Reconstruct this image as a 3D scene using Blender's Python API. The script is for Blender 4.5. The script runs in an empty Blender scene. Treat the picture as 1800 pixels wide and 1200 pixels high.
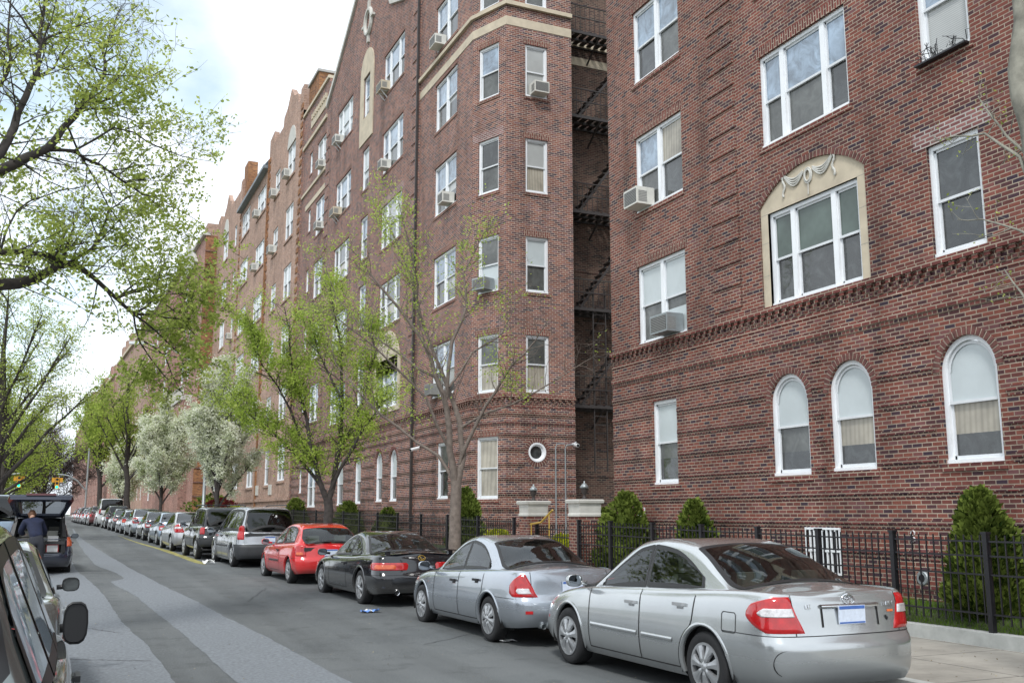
import bpy, math, random
from mathutils import Vector, Matrix
R = math.radians
random.seed(7)
SC = bpy.context.scene
COL = SC.collection
V = Vector

# ---------------------------------------------------------------- objects
def tag(o, label=None, cat=None, group=None, kind=None):
    if label: o['label'] = label
    if cat: o['category'] = cat
    if group: o['group'] = group
    if kind: o['kind'] = kind
    return o

def empty(name, loc=(0, 0, 0), rz=0, label=None, cat=None, group=None):
    o = bpy.data.objects.new(name, None)
    COL.objects.link(o)
    o.location = loc
    o.rotation_euler = (0, 0, rz)
    o.empty_display_size = .2
    tag(o, label, cat, group)
    return o

def copy_tree(o, parent=None):
    c = o.copy()
    COL.objects.link(c)
    c.parent = parent
    for ch in o.children:
        copy_tree(ch, c)
    return c

class MB:
    """collects faces; build() links them as one mesh object"""
    def __init__(s):
        s.v = []; s.f = []; s.m = []; s.uv = {}
    def face(s, pts, m=0, uv=None):
        b = len(s.v)
        s.v.extend([tuple(p) for p in pts])
        s.f.append(tuple(range(b, b + len(pts))))
        s.m.append(m)
        if uv: s.uv[len(s.f) - 1] = uv
    def grid(s, rows, m=0, closed=False, flip=False):
        b = len(s.v); n = len(rows[0])
        for r in rows: s.v.extend([tuple(p) for p in r])
        for i in range(len(rows) - 1):
            for j in range(n if closed else n - 1):
                j2 = (j + 1) % n
                q = (b + i*n + j, b + i*n + j2, b + (i+1)*n + j2, b + (i+1)*n + j)
                s.f.append(q[::-1] if flip else q); s.m.append(m)
    def obox(s, c, ax, ay, az, m=0):
        """box from centre and three half-axis vectors"""
        c = V(c); ax = V(ax); ay = V(ay); az = V(az)
        if ax.cross(ay).dot(az) < 0: ax = -ax
        b = len(s.v)
        for k in (-1, 1):
            for j in (-1, 1):
                for i in (-1, 1):
                    s.v.append(tuple(c + ax*i + ay*j + az*k))
        for q in ((0,2,3,1), (4,5,7,6), (0,1,5,4), (2,6,7,3), (0,4,6,2), (1,3,7,5)):
            s.f.append(tuple(b + i for i in q)); s.m.append(m)
    def box(s, x0, x1, y0, y1, z0, z1, m=0):
        s.obox(((x0+x1)/2, (y0+y1)/2, (z0+z1)/2), ((x1-x0)/2, 0, 0), (0, (y1-y0)/2, 0), (0, 0, (z1-z0)/2), m)
    def bar(s, a, b, w, h=None, m=0):
        a = V(a); b = V(b); d = b - a; h = h or w
        if d.length < 1e-6: return
        up = V((0, 0, 1)) if abs(d.normalized().z) < .95 else V((1, 0, 0))
        x = d.cross(up).normalized(); y = x.cross(d).normalized()
        s.obox((a + b)/2, d/2, x*w/2, y*h/2, m)
    def tube(s, pts, rad, n=8, m=0, caps=True):
        pts = [V(p) for p in pts]
        if not hasattr(rad, '__len__'): rad = [rad]*len(pts)
        rows = []; prev = None
        for i, p in enumerate(pts):
            d = (pts[min(i+1, len(pts)-1)] - pts[max(i-1, 0)])
            if d.length < 1e-9: d = V((0, 0, 1))
            d.normalize()
            if prev is None:
                up = V((0, 0, 1)) if abs(d.z) < .9 else V((1, 0, 0))
                x = d.cross(up).normalized()
            else:
                x = (prev - d*prev.dot(d))
                x = x.normalized() if x.length > 1e-6 else d.orthogonal().normalized()
            prev = x; y = d.cross(x)
            rows.append([p + (x*math.cos(2*math.pi*k/n) + y*math.sin(2*math.pi*k/n))*rad[i] for k in range(n)])
        s.grid(rows, m, closed=True)
        if caps:
            s.face(rows[0][::-1], m); s.face(rows[-1], m)
    def lathe(s, prof, c=(0,0,0), axis='z', n=24, m=0):
        """prof: list of (r, h)"""
        rows = []
        for r, h in prof:
            row = []
            for k in range(n):
                a = 2*math.pi*k/n
                if axis == 'z': p = (c[0]+r*math.cos(a), c[1]+r*math.sin(a), c[2]+h)
                elif axis == 'x': p = (c[0]+h, c[1]+r*math.cos(a), c[2]+r*math.sin(a))
                else: p = (c[0]+r*math.sin(a), c[1]+h, c[2]+r*math.cos(a))
                row.append(p)
            rows.append(row)
        s.grid(rows, m, closed=True)
    def prism(s, poly, P, d, m=0):
        """extrude polygon poly [(a,b)] mapped by P(a,b)->Vector along vector d"""
        a = [V(P(*q)) for q in poly]; b = [p + V(d) for p in a]
        s.face(a[::-1], m); s.face(b, m)
        for i in range(len(a)):
            j = (i+1) % len(a)
            s.face([a[i], a[j], b[j], b[i]], m)
    def build(s, name, mats, parent=None, off=None, smooth=False, uvrot=False, angle=None, weld=False):
        if not isinstance(mats, (list, tuple)): mats = [mats]
        me = bpy.data.meshes.new(name)
        o_ = V(off) if off is not None else None
        vs = [(p[0]-o_.x, p[1]-o_.y, p[2]-o_.z) for p in s.v] if o_ is not None else s.v
        me.from_pydata(vs, [], s.f)
        for mm in mats: me.materials.append(mm)
        me.polygons.foreach_set('material_index', s.m)
        uvl = me.uv_layers.new(name='UVMap')
        data = [0.0]*(2*len(me.loops))
        for pi, p in enumerate(me.polygons):
            nn = p.normal
            if pi in s.uv:
                for k, li in enumerate(p.loop_indices):
                    data[2*li], data[2*li+1] = s.uv[pi][k]
                continue
            if abs(nn.z) > .75:
                for li in p.loop_indices:
                    c = s.v[me.loops[li].vertex_index]
                    data[2*li], data[2*li+1] = c[0], c[1]
            else:
                t = V((-nn.y, nn.x, 0)).normalized()
                if abs(t.x) > abs(t.y): t = t if t.x > 0 else -t
                else: t = t if t.y > 0 else -t
                for li in p.loop_indices:
                    c = s.v[me.loops[li].vertex_index]
                    u = c[0]*t.x + c[1]*t.y; w = c[2]
                    if uvrot: u, w = w, u
                    data[2*li], data[2*li+1] = u, w
        uvl.data.foreach_set('uv', data)
        if smooth:
            me.polygons.foreach_set('use_smooth', [True]*len(me.polygons))
        me.update()
        if weld:
            import bmesh
            bm = bmesh.new(); bm.from_mesh(me)
            bmesh.ops.remove_doubles(bm, verts=bm.verts, dist=1e-4)
            bm.to_mesh(me); bm.free()
        o = bpy.data.objects.new(name, me)
        COL.objects.link(o)
        if parent is not None: o.parent = parent
        if angle is not None:
            try: me.set_sharp_from_angle(angle=angle)
            except Exception: pass
        return o

# ---------------------------------------------------------------- materials
def newmat(name):
    m = bpy.data.materials.new(name); m.use_nodes = True
    nt = m.node_tree; nt.nodes.clear()
    out = nt.nodes.new('ShaderNodeOutputMaterial')
    return m, nt, out
def N(nt, t, **kw):
    n = nt.nodes.new(t)
    for k, v in kw.items():
        if k in n.inputs: n.inputs[k].default_value = v
        else: setattr(n, k, v)
    return n
def L(nt, a, b): nt.links.new(a, b)
def c4(c): return (c[0], c[1], c[2], 1)
def ramp(nt, fac, stops, interp='LINEAR'):
    r = nt.nodes.new('ShaderNodeValToRGB'); r.color_ramp.interpolation = interp
    e = r.color_ramp.elements
    while len(e) < len(stops): e.new(.5)
    for i, (p, c) in enumerate(stops):
        e[i].position = p; e[i].color = c4(c) if len(c) == 3 else c
    if fac is not None: L(nt, fac, r.inputs[0])
    return r
def mixc(nt, fac, a, b, mode='MIX'):
    n = nt.nodes.new('ShaderNodeMix'); n.data_type = 'RGBA'; n.blend_type = mode
    for s, v in ((0, fac), (6, a), (7, b)):
        if hasattr(v, 'is_output'): L(nt, v, n.inputs[s])
        elif s == 0: n.inputs[0].default_value = v
        else: n.inputs[s].default_value = c4(v)
    return n.outputs[2]
def bump(nt, h, strength, dist, normal=None):
    b = nt.nodes.new('ShaderNodeBump'); b.inputs['Strength'].default_value = strength
    b.inputs['Distance'].default_value = dist
    L(nt, h, b.inputs['Height'])
    if normal: L(nt, normal, b.inputs['Normal'])
    return b.outputs[0]

def plain(name, col, rough=.6, metal=0, var=.15, vscale=6, spec=.5, bmp=0, coord='Object', coat=0):
    m, nt, out = newmat(name)
    p = N(nt, 'ShaderNodeBsdfPrincipled', Roughness=rough, Metallic=metal)
    p.inputs['Specular IOR Level'].default_value = spec
    p.inputs['Coat Weight'].default_value = coat
    tc = N(nt, 'ShaderNodeTexCoord')
    no = N(nt, 'ShaderNodeTexNoise', Scale=vscale, Detail=6.0, Roughness=.6)
    L(nt, tc.outputs[coord], no.inputs['Vector'])
    a = tuple(max(0, c*(1-var)) for c in col); b = tuple(min(1, c*(1+var)) for c in col)
    r = ramp(nt, no.outputs[0], [(.3, a), (.7, b)])
    L(nt, r.outputs[0], p.inputs['Base Color'])
    if bmp: L(nt, bump(nt, no.outputs[0], bmp, .01), p.inputs['Normal'])
    L(nt, p.outputs[0], out.inputs[0])
    return m

def brickmat(name, stops, mortar, bw=.2, bh=.0677, ms=.011, rough=.85, mottle=.35, offset=.5, bs=.5):
    m, nt, out = newmat(name)
    p = N(nt, 'ShaderNodeBsdfPrincipled', Roughness=rough)
    p.inputs['Specular IOR Level'].default_value = .25
    tc = N(nt, 'ShaderNodeTexCoord')
    br = N(nt, 'ShaderNodeTexBrick', Scale=1.0)
    br.offset = offset; br.squash = 1.0
    br.inputs['Color1'].default_value = (0, 0, 0, 1); br.inputs['Color2'].default_value = (1, 1, 1, 1)
    br.inputs['Mortar'].default_value = (.5, .5, .5, 1)
    br.inputs['Mortar Size'].default_value = ms; br.inputs['Mortar Smooth'].default_value = .3
    br.inputs['Brick Width'].default_value = bw; br.inputs['Row Height'].default_value = bh
    L(nt, tc.outputs['UV'], br.inputs['Vector'])
    r = ramp(nt, br.outputs['Color'], stops)
    no = N(nt, 'ShaderNodeTexNoise', Scale=.45, Detail=5.0, Roughness=.65)
    L(nt, tc.outputs['UV'], no.inputs['Vector'])
    no2 = N(nt, 'ShaderNodeTexNoise', Scale=22.0, Detail=4.0, Roughness=.6)
    L(nt, tc.outputs['UV'], no2.inputs['Vector'])
    g1 = ramp(nt, no.outputs[0], [(.3, (1-mottle,)*3), (.7, (1+mottle*.4,)*3)])
    g2 = ramp(nt, no2.outputs[0], [(.3, (.82,)*3), (.7, (1.12,)*3)])
    c = mixc(nt, 1.0, r.outputs[0], g2.outputs[0], 'MULTIPLY')
    mo = N(nt, 'ShaderNodeTexNoise', Scale=3.0, Detail=3.0)
    L(nt, tc.outputs['UV'], mo.inputs['Vector'])
    mr = ramp(nt, mo.outputs[0], [(.3, tuple(x*.7 for x in mortar)), (.7, tuple(x*1.1 for x in mortar))])
    c = mixc(nt, br.outputs['Fac'], c, mr.outputs[0])
    # streaks of weather running down the wall
    mp = N(nt, 'ShaderNodeMapping'); mp.inputs['Scale'].default_value = (1.6, .12, 1)
    L(nt, tc.outputs['UV'], mp.inputs[0])
    st = N(nt, 'ShaderNodeTexNoise', Scale=1.0, Detail=4.0)
    L(nt, mp.outputs[0], st.inputs['Vector'])
    g3 = ramp(nt, st.outputs[0], [(.30, (.66,)*3), (.44, (.95,)*3), (.7, (1.12,)*3)])
    c = mixc(nt, 1.0, c, g1.outputs[0], 'MULTIPLY')
    c = mixc(nt, .8, c, g3.outputs[0], 'MULTIPLY')
    L(nt, c, p.inputs['Base Color'])
    inv = N(nt, 'ShaderNodeMath', operation='SUBTRACT'); inv.inputs[0].default_value = 1
    L(nt, br.outputs['Fac'], inv.inputs[1])
    add = N(nt, 'ShaderNodeMath', operation='MULTIPLY_ADD'); L(nt, no2.outputs[0], add.inputs[0])
    add.inputs[1].default_value = .25; L(nt, inv.outputs[0], add.inputs[2])
    L(nt, bump(nt, add.outputs[0], bs, .008), p.inputs['Normal'])
    L(nt, p.outputs[0], out.inputs[0])
    return m

M = {}
RED = [(0, (.05, .034, .05)), (.2, (.105, .042, .040)), (.5, (.188, .060, .048)), (.8, (.235, .080, .058)), (1, (.165, .075, .078))]
M['brick_a'] = brickmat('red_brick', RED, (.41, .34, .265), mottle=.3, ms=.0088)
M['brick_a_s'] = brickmat('soldier_brick', [(0, (.12, .038, .036)), (1, (.23, .07, .056))], (.44, .36, .28))
M['brick_w'] = brickmat('whitened_brick', [(0, (.16, .06, .06)), (1, (.30, .14, .13))], (.50, .46, .42), ms=.013)
M['brick_p'] = plain('single_brick_faces', (.13, .05, .042), .85, var=.5, vscale=7)
M['mortar'] = plain('lime_mortar', (.46, .39, .31), .95, var=.12, vscale=20)
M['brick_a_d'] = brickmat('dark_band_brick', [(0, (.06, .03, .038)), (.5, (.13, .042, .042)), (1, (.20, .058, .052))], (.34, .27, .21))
M['brick_h'] = brickmat('header_brick', [(0, (.035, .02, .028)), (.5, (.10, .04, .042)), (1, (.23, .08, .065))], (.32, .25, .19), bw=.1, ms=.012)  # dark tones also carry the alternating shadow on the headers
M['brick_b'] = brickmat('red_brick_multicolour', [(0, (.05, .038, .06)), (.25, (.11, .05, .055)), (.5, (.225, .080, .062)), (.8, (.29, .118, .085)), (1, (.19, .10, .12))], (.48, .39, .32), mottle=.25)
M['brick_c'] = brickmat('tan_red_brick', [(0, (.24, .14, .105)), (.4, (.43, .255, .185)), (.8, (.50, .315, .235)), (1, (.36, .235, .20))], (.46, .37, .31), mottle=.25)  # tan brick, lightened so the colour carries distance haze
M['brick_o'] = brickmat('orange_brick', [(0, (.12, .05, .03)), (.4, (.30, .12, .05)), (.8, (.42, .19, .07)), (1, (.3, .13, .07))], (.30, .20, .13))
M['brick_f'] = brickmat('far_brick', [(0, (.16, .07, .05)), (.5, (.43, .21, .17)), (1, (.50, .27, .22))], (.46, .36, .31))  # distance haze put into the colour as paler, pinker brick
M['stone'] = plain('limestone', (.52, .45, .34), .85, var=.14, vscale=2.5, bmp=.3)
M['stone_w'] = plain('white_cast_stone', (.52, .51, .47), .8, var=.12, vscale=3, bmp=.2)
M['white'] = plain('white_painted_wood', (.80, .82, .84), .45, var=.05, vscale=3)
M['white_d'] = plain('white_sash_paint', (.66, .68, .70), .5, var=.06, vscale=5)
M['iron'] = plain('black_painted_iron', (.012, .012, .015), .4, var=.3, vscale=20)
M['escape'] = plain('dark_painted_steel', (.035, .028, .026), .6, var=.3, vscale=9)
M['grey_steel'] = plain('galvanised_steel', (.34, .37, .38), .45, metal=.6, var=.15, vscale=4)
M['slate'] = plain('slate_roofing', (.20, .23, .25), .7, var=.3, vscale=6, bmp=.3)
M['ac_white'] = plain('air_conditioner_enamel', (.62, .61, .56), .5, var=.1, vscale=8)
M['ac_dark'] = plain('air_conditioner_coil', (.05, .05, .05), .7, var=.4, vscale=60)
M['louver'] = plain('air_conditioner_louver', (.25, .25, .24), .6, var=.2, vscale=30)
M['concrete'] = plain('concrete_pavement', (.36, .35, .33), .9, var=.14, vscale=1.6, bmp=.3)
M['kerbstone'] = plain('kerb_concrete', (.42, .43, .41), .85, var=.16, vscale=5, bmp=.3)
M['asph_light'] = plain('old_asphalt_patch', (.160, .174, .188), .9, var=.3, vscale=26, bmp=.4)
M['soil'] = plain('lawn_soil', (.045, .06, .02), .95, var=.5, vscale=5)
M['gold'] = plain('brass_handrail', (.65, .42, .09), .35, metal=.7, var=.15)
M['dark'] = plain('dark_opening', (.012, .013, .015), .6, var=.2)

def asphalt():
    m, nt, out = newmat('asphalt')
    p = N(nt, 'ShaderNodeBsdfPrincipled', Roughness=.85)
    p.inputs['Specular IOR Level'].default_value = .3
    tc = N(nt, 'ShaderNodeTexCoord')
    a = N(nt, 'ShaderNodeTexNoise', Scale=.35, Detail=6.0, Roughness=.6)
    b = N(nt, 'ShaderNodeTexNoise', Scale=70.0, Detail=3.0, Roughness=.7)
    mp = N(nt, 'ShaderNodeMapping'); mp.inputs['Scale'].default_value = (1.4, .07, 1)
    L(nt, tc.outputs['Object'], mp.inputs[0]); 
    w = N(nt, 'ShaderNodeTexNoise', Scale=1.0, Detail=4.0)
    L(nt, mp.outputs[0], w.inputs['Vector'])
    for n in (a, b): L(nt, tc.outputs['Object'], n.inputs['Vector'])
    r = ramp(nt, a.outputs[0], [(.3, (.092, .099, .102)), (.7, (.132, .140, .140))])
    g = ramp(nt, b.outputs[0], [(.3, (.6,)*3), (.7, (1.4,)*3)])
    c = mixc(nt, 1.0, r.outputs[0], g.outputs[0], 'MULTIPLY')
    oi = N(nt, 'ShaderNodeTexNoise', Scale=1.7, Detail=5.0, Roughness=.7); L(nt, tc.outputs['Object'], oi.inputs['Vector'])
    og = ramp(nt, oi.outputs[0], [(.34, (.62,)*3), (.46, (1,)*3)])
    c = mixc(nt, .6, c, og.outputs[0], 'MULTIPLY')
    h = ramp(nt, w.outputs[0], [(.35, (.82,)*3), (.62, (1.12,)*3)])
    c = mixc(nt, 1.0, c, h.outputs[0], 'MULTIPLY')
    L(nt, c, p.inputs['Base Color'])
    L(nt, bump(nt, b.outputs[0], .5, .006), p.inputs['Normal'])
    L(nt, p.outputs[0], out.inputs[0])
    return m
M['asphalt'] = asphalt()

def panemat(name, col, rough=.04, wave=.015, ior=1.75, stripes=0, streaks=None, folds=0):
    """opaque window pane: room view and painted reflections as base colour under a glossy glass coat"""
    m, nt, out = newmat(name)
    p = N(nt, 'ShaderNodeBsdfPrincipled', Roughness=rough)
    p.inputs['IOR'].default_value = ior
    tc = N(nt, 'ShaderNodeTexCoord')
    no = N(nt, 'ShaderNodeTexNoise', Scale=1.1, Detail=4.0, Roughness=.6)
    L(nt, tc.outputs['Object'], no.inputs['Vector'])
    kk = .6 if sum(col) < 1 else .88
    r = ramp(nt, no.outputs[0], [(.3, tuple(c*kk for c in col)), (.7, tuple(min(1, c*(1.9-kk if kk < .8 else 1.06)) for c in col))])
    c = r.outputs[0]
    if streaks:      # reflections painted as broken light and dark shapes in the colour
        wv = N(nt, 'ShaderNodeTexNoise', Scale=2.6, Detail=9.0, Roughness=.68, Distortion=1.1); L(nt, tc.outputs['Object'], wv.inputs['Vector'])
        s2 = ramp(nt, wv.outputs[0], [(.36, (streaks[0],)*3), (.5, (1,)*3), (.62, (streaks[1],)*3)])
        c = mixc(nt, 1.0, c, s2.outputs[0], 'MULTIPLY')
    if folds:  # shade of curtain folds put into the colour as soft bands
        w = N(nt, 'ShaderNodeTexWave', Scale=folds, Distortion=1.5); w.bands_direction = 'DIAGONAL'
        mpf = N(nt, 'ShaderNodeMapping'); mpf.inputs['Scale'].default_value = (1, 1, .04); L(nt, tc.outputs['Object'], mpf.inputs[0]); L(nt, mpf.outputs[0], w.inputs['Vector'])
        s3 = ramp(nt, w.outputs[0], [(0, (.84,)*3), (.7, (1.04,)*3)])
        c = mixc(nt, 1.0, c, s3.outputs[0], 'MULTIPLY')
    if stripes:
        w = N(nt, 'ShaderNodeTexWave', Scale=stripes); w.bands_direction = 'Z'
        L(nt, tc.outputs['Object'], w.inputs['Vector'])
        s = ramp(nt, w.outputs[0], [(.0, (.75,)*3), (.6, (1.05,)*3)])
        c = mixc(nt, 1.0, c, s.outputs[0], 'MULTIPLY')
    L(nt, c, p.inputs['Base Color'])
    n2 = N(nt, 'ShaderNodeTexNoise', Scale=2.3, Detail=1.0)
    L(nt, tc.outputs['Object'], n2.inputs['Vector'])
    L(nt, bump(nt, n2.outputs[0], wave*10, .02), p.inputs['Normal'])
    L(nt, p.outputs[0], out.inputs[0])
    return m
M['p_dark'] = panemat('window_glass_dark_room', (.034, .038, .038), streaks=(.6, 1.7))
M['p_grey'] = panemat('window_glass_grey_screen', (.10, .105, .10), rough=.10, ior=1.55, streaks=(.75, 1.25))
M['p_blue'] = panemat('window_glass_painted_sky', (.22, .29, .37), ior=1.9, streaks=(.6, 1.3))  # sky reflection of the upper sashes put into the base colour
M['p_tan'] = panemat('window_glass_beige_shade', (.36, .33, .27), rough=.12, ior=1.5, folds=6)
M['p_pale'] = panemat('side_glass_painted_sky', (.30, .38, .44), ior=2.0)  # pale base colour stands in for sky reflected in the side windows
M['p_blind'] = panemat('window_glass_white_shade', (.50, .55, .56), rough=.15, ior=1.5)
M['p_slat'] = panemat('window_glass_slatted_blind', (.42, .43, .42), rough=.1, ior=1.5, stripes=9)
M['p_screen'] = panemat('window_glass_green_mesh', (.09, .12, .105), rough=.2, ior=1.5)

# car materials
def paint(name, col, metal=.0, rough=.28, coat=1.0, flake=.0):
    m, nt, out = newmat(name)
    p = N(nt, 'ShaderNodeBsdfPrincipled', Roughness=rough, Metallic=metal)
    p.inputs['Coat Weight'].default_value = coat
    p.inputs['Coat Roughness'].default_value = .04
    tc = N(nt, 'ShaderNodeTexCoord')
    no = N(nt, 'ShaderNodeTexNoise', Scale=1.3, Detail=6.0, Roughness=.7)
    L(nt, tc.outputs['Object'], no.inputs['Vector'])
    # road dirt gathers low on the body
    sp = N(nt, 'ShaderNodeSeparateXYZ'); L(nt, tc.outputs['Object'], sp.inputs[0])
    mr = N(nt, 'ShaderNodeMapRange'); mr.inputs['From Min'].default_value = .55; mr.inputs['From Max'].default_value = .2
    L(nt, sp.outputs[2], mr.inputs['Value'])
    mu = N(nt, 'ShaderNodeMath', operation='MULTIPLY'); L(nt, mr.outputs[0], mu.inputs[0]); L(nt, no.outputs[0], mu.inputs[1])
    r = ramp(nt, no.outputs[0], [(.3, tuple(c*.93 for c in col)), (.7, tuple(min(1, c*1.05) for c in col))])
    c = mixc(nt, mu.outputs[0], r.outputs[0], (.10, .095, .085))
    L(nt, c, p.inputs['Base Color'])
    rr = N(nt, 'ShaderNodeMath', operation='MULTIPLY_ADD'); L(nt, mu.outputs[0], rr.inputs[0])
    rr.inputs[1].default_value = .5; rr.inputs[2].default_value = rough
    L(nt, rr.outputs[0], p.inputs['Roughness'])
    L(nt, p.outputs[0], out.inputs[0])
    return m
def carglass(name, tint, mixf=.55):
    m, nt, out = newmat(name)
    tr = N(nt, 'ShaderNodeBsdfTransparent', Color=c4(tint))
    gl = N(nt, 'ShaderNodeBsdfGlossy', Roughness=.02); gl.inputs['Color'].default_value = (.95, .98, 1, 1)
    fr = N(nt, 'ShaderNodeFresnel', IOR=1.62)
    mx = N(nt, 'ShaderNodeMixShader')
    L(nt, fr.outputs[0], mx.inputs[0]); L(nt, tr.outputs[0], mx.inputs[1]); L(nt, gl.outputs[0], mx.inputs[2])
    L(nt, mx.outputs[0], out.inputs[0])
    return m
M['glass'] = carglass('car_window_glass', (.50, .56, .53))
M['glass_t'] = carglass('tinted_car_window_glass', (.16, .17, .18))
M['trim'] = plain('black_rubber_trim', (.012, .012, .013), .45, var=.2)
M['seam'] = plain('panel_gap', (.008, .008, .008), .8, var=.1)
M['plastic'] = plain('dark_grey_bumper_plastic', (.035, .037, .04), .55, var=.15)
M['tyre'] = plain('tyre_rubber', (.013, .013, .014), .75, var=.25, vscale=30)
M['alloy'] = plain('silver_wheel_cover', (.48, .49, .50), .3, metal=.75, var=.1)
M['well'] = plain('wheel_well_dark', (.006, .006, .006), .9, var=.1)
M['chrome'] = plain('chrome', (.75, .76, .78), .12, metal=1, var=.03)
M['mirror'] = plain('mirror_glass', (.22, .24, .26), .05, metal=1, var=.03)
M['lamp_red'] = plain('red_tail_lamp_lens', (.42, .008, .01), .12, var=.25, vscale=14, coat=1)
M['lamp_or'] = plain('orange_lamp_lens', (.62, .10, .02), .12, var=.2, vscale=14, coat=1)
M['lamp_cl'] = plain('clear_lamp_lens', (.62, .60, .60), .12, metal=.3, var=.25, vscale=30, coat=1)
M['plate'] = plain('licence_plate_white', (.62, .68, .78), .4, var=.12, vscale=25)
M['plate_b'] = plain('licence_plate_blue', (.06, .14, .42), .4, var=.2, vscale=15)
M['seat'] = plain('grey_seat_fabric', (.22, .22, .20), .9, var=.15)
M['seat_d'] = plain('dark_seat_fabric', (.04, .04, .042), .9, var=.2)
M['paper'] = plain('white_paper', (.75, .75, .74), .7, var=.05)
# ================================================================ cars
def interp(tab, x):
    if x <= tab[0][0]: return tab[0][1]
    if x >= tab[-1][0]: return tab[-1][1]
    for i in range(len(tab)-1):
        if tab[i][0] <= x <= tab[i+1][0]:
            x0, y0 = tab[i]; x1, y1 = tab[i+1]
            d = (y1-y0)/(x1-x0)
            def sl(k):
                if k <= 0 or k >= len(tab)-1: return None
                a = (tab[k][1]-tab[k-1][1])/(tab[k][0]-tab[k-1][0]); b = (tab[k+1][1]-tab[k][1])/(tab[k+1][0]-tab[k][0])
                if a*b <= 0: return 0.
                return 2*a*b/(a+b)
            m0 = sl(i); m1 = sl(i+1)
            if m0 is None: m0 = d
            if m1 is None: m1 = d
            h = x1-x0; t = (x-x0)/h
            return y0*(2*t**3-3*t*t+1) + h*m0*(t**3-2*t*t+t) + y1*(-2*t**3+3*t*t) + h*m1*(t**3-t*t)
    return tab[-1][1]

def smoothline(pts, n):
    """Catmull-Rom through pts, resampled to n points by arc length"""
    out = []
    P = [V(p) for p in pts]
    P = [P[0]*2-P[1]] + P + [P[-1]*2-P[-2]]
    P[0] = V((-P[2][0], P[2][1])) if abs(pts[0][0]) < 1e-6 else P[0]
    P[-1] = V((-P[-3][0], P[-3][1])) if abs(pts[-1][0]) < 1e-6 else P[-1]
    for i in range(1, len(P)-2):
        for k in range(20):
            t = k/20
            a, b, c, d = P[i-1], P[i], P[i+1], P[i+2]
            out.append(.5*((2*b) + (-a+c)*t + (2*a-5*b+4*c-d)*t*t + (-a+3*b-3*c+d)*t**3))
    out.append(P[-2])
    ac = [0]
    for i in range(1, len(out)): ac.append(ac[-1] + (out[i]-out[i-1]).length)
    res = []; T = ac[-1]; j = 0
    for k in range(n):
        s = T*k/(n-1)
        while j < len(ac)-2 and ac[j+1] < s: j += 1
        f = (s-ac[j])/max(1e-9, ac[j+1]-ac[j])
        res.append(out[j].lerp(out[j+1], min(1, max(0, f))))
    return res, T

def rim_mesh(style, r, side):
    """wheel cover in the local x-out frame; side=+1 outer face to +x. returns MB with 2 mats (alloy, dark)"""
    mb = MB(); w = .012
    def P(rr, a, h): return (side*h, rr*math.cos(a), rr*math.sin(a))
    n = 40
    def ring(r0, h0, r1, h1, m=0):
        rows = [[P(r0, 2*math.pi*k/n, h0) for k in range(n)], [P(r1, 2*math.pi*k/n, h1) for k in range(n)]]
        mb.grid(rows, m, closed=True, flip=side < 0)
    mb.face([P(r*.9, 2*math.pi*k/n, -.035) for k in range(n)][::-side], 1)
    ring(r, -.02, r*.985, .006); ring(r*.985, .006, r*.88, .006); ring(r*.88, .006, r*.86, -.035)
    ns = {'cover7': 7, 'cover5': 5, 'disc8': 8, 'spoke6': 6, 'spoke5': 5}.get(style, 6)
    wide = {'cover7': .70, 'cover5': .72, 'disc8': .80, 'spoke6': .42, 'spoke5': .5}.get(style, .5)
    for k in range(ns):
        a = 2*math.pi*(k+.25)/ns; da = math.pi/ns*wide
        prof = [(r*.16, da*1.6 if ns < 7 else da*1.35, .016), (r*.34, da*1.15, .02), (r*.6, da*.9, .012), (r*.89, da*1.02, .004)]
        rows = []
        for rr, w_, h in prof:
            rows.append([P(rr, a-w_, h-.03), P(rr, a-w_*.85, h), P(rr, a, h+.004), P(rr, a+w_*.85, h), P(rr, a+w_, h-.03)])
        mb.grid(rows, 0, flip=side > 0)
    # hub
    prof = [(.0001, .03), (r*.09, .03), (r*.16, .022), (r*.24, .012), (r*.24, -.03)]
    rows = [[P(rr, 2*math.pi*k/n, h) for k in range(n)] for rr, h in prof]
    mb.grid(rows, 0, closed=True, flip=side > 0)
    return mb

def hs_rise(sp, y):
    """rise of the greenhouse side above the shoulder line at y"""
    gy0, gy1, gy2, gy3 = sp['green']
    if y <= gy0 or y >= gy3: return 0
    z0 = interp(sp['zs'], y); zr = max(z for _, z in sp['zt'])
    front = y > (gy1+gy2)/2
    ys = y + (sp.get('cwf', .28) if front else -sp.get('cwr', .16))
    ge = gy3 if front else gy0
    c0 = interp(sp['zt'], ge) - interp(sp['zs'], ge)
    h = interp(sp['zt'], ys) - z0; H = zr - z0
    if h <= c0: return 0
    return (h-c0)/(H-c0)*H

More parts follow.
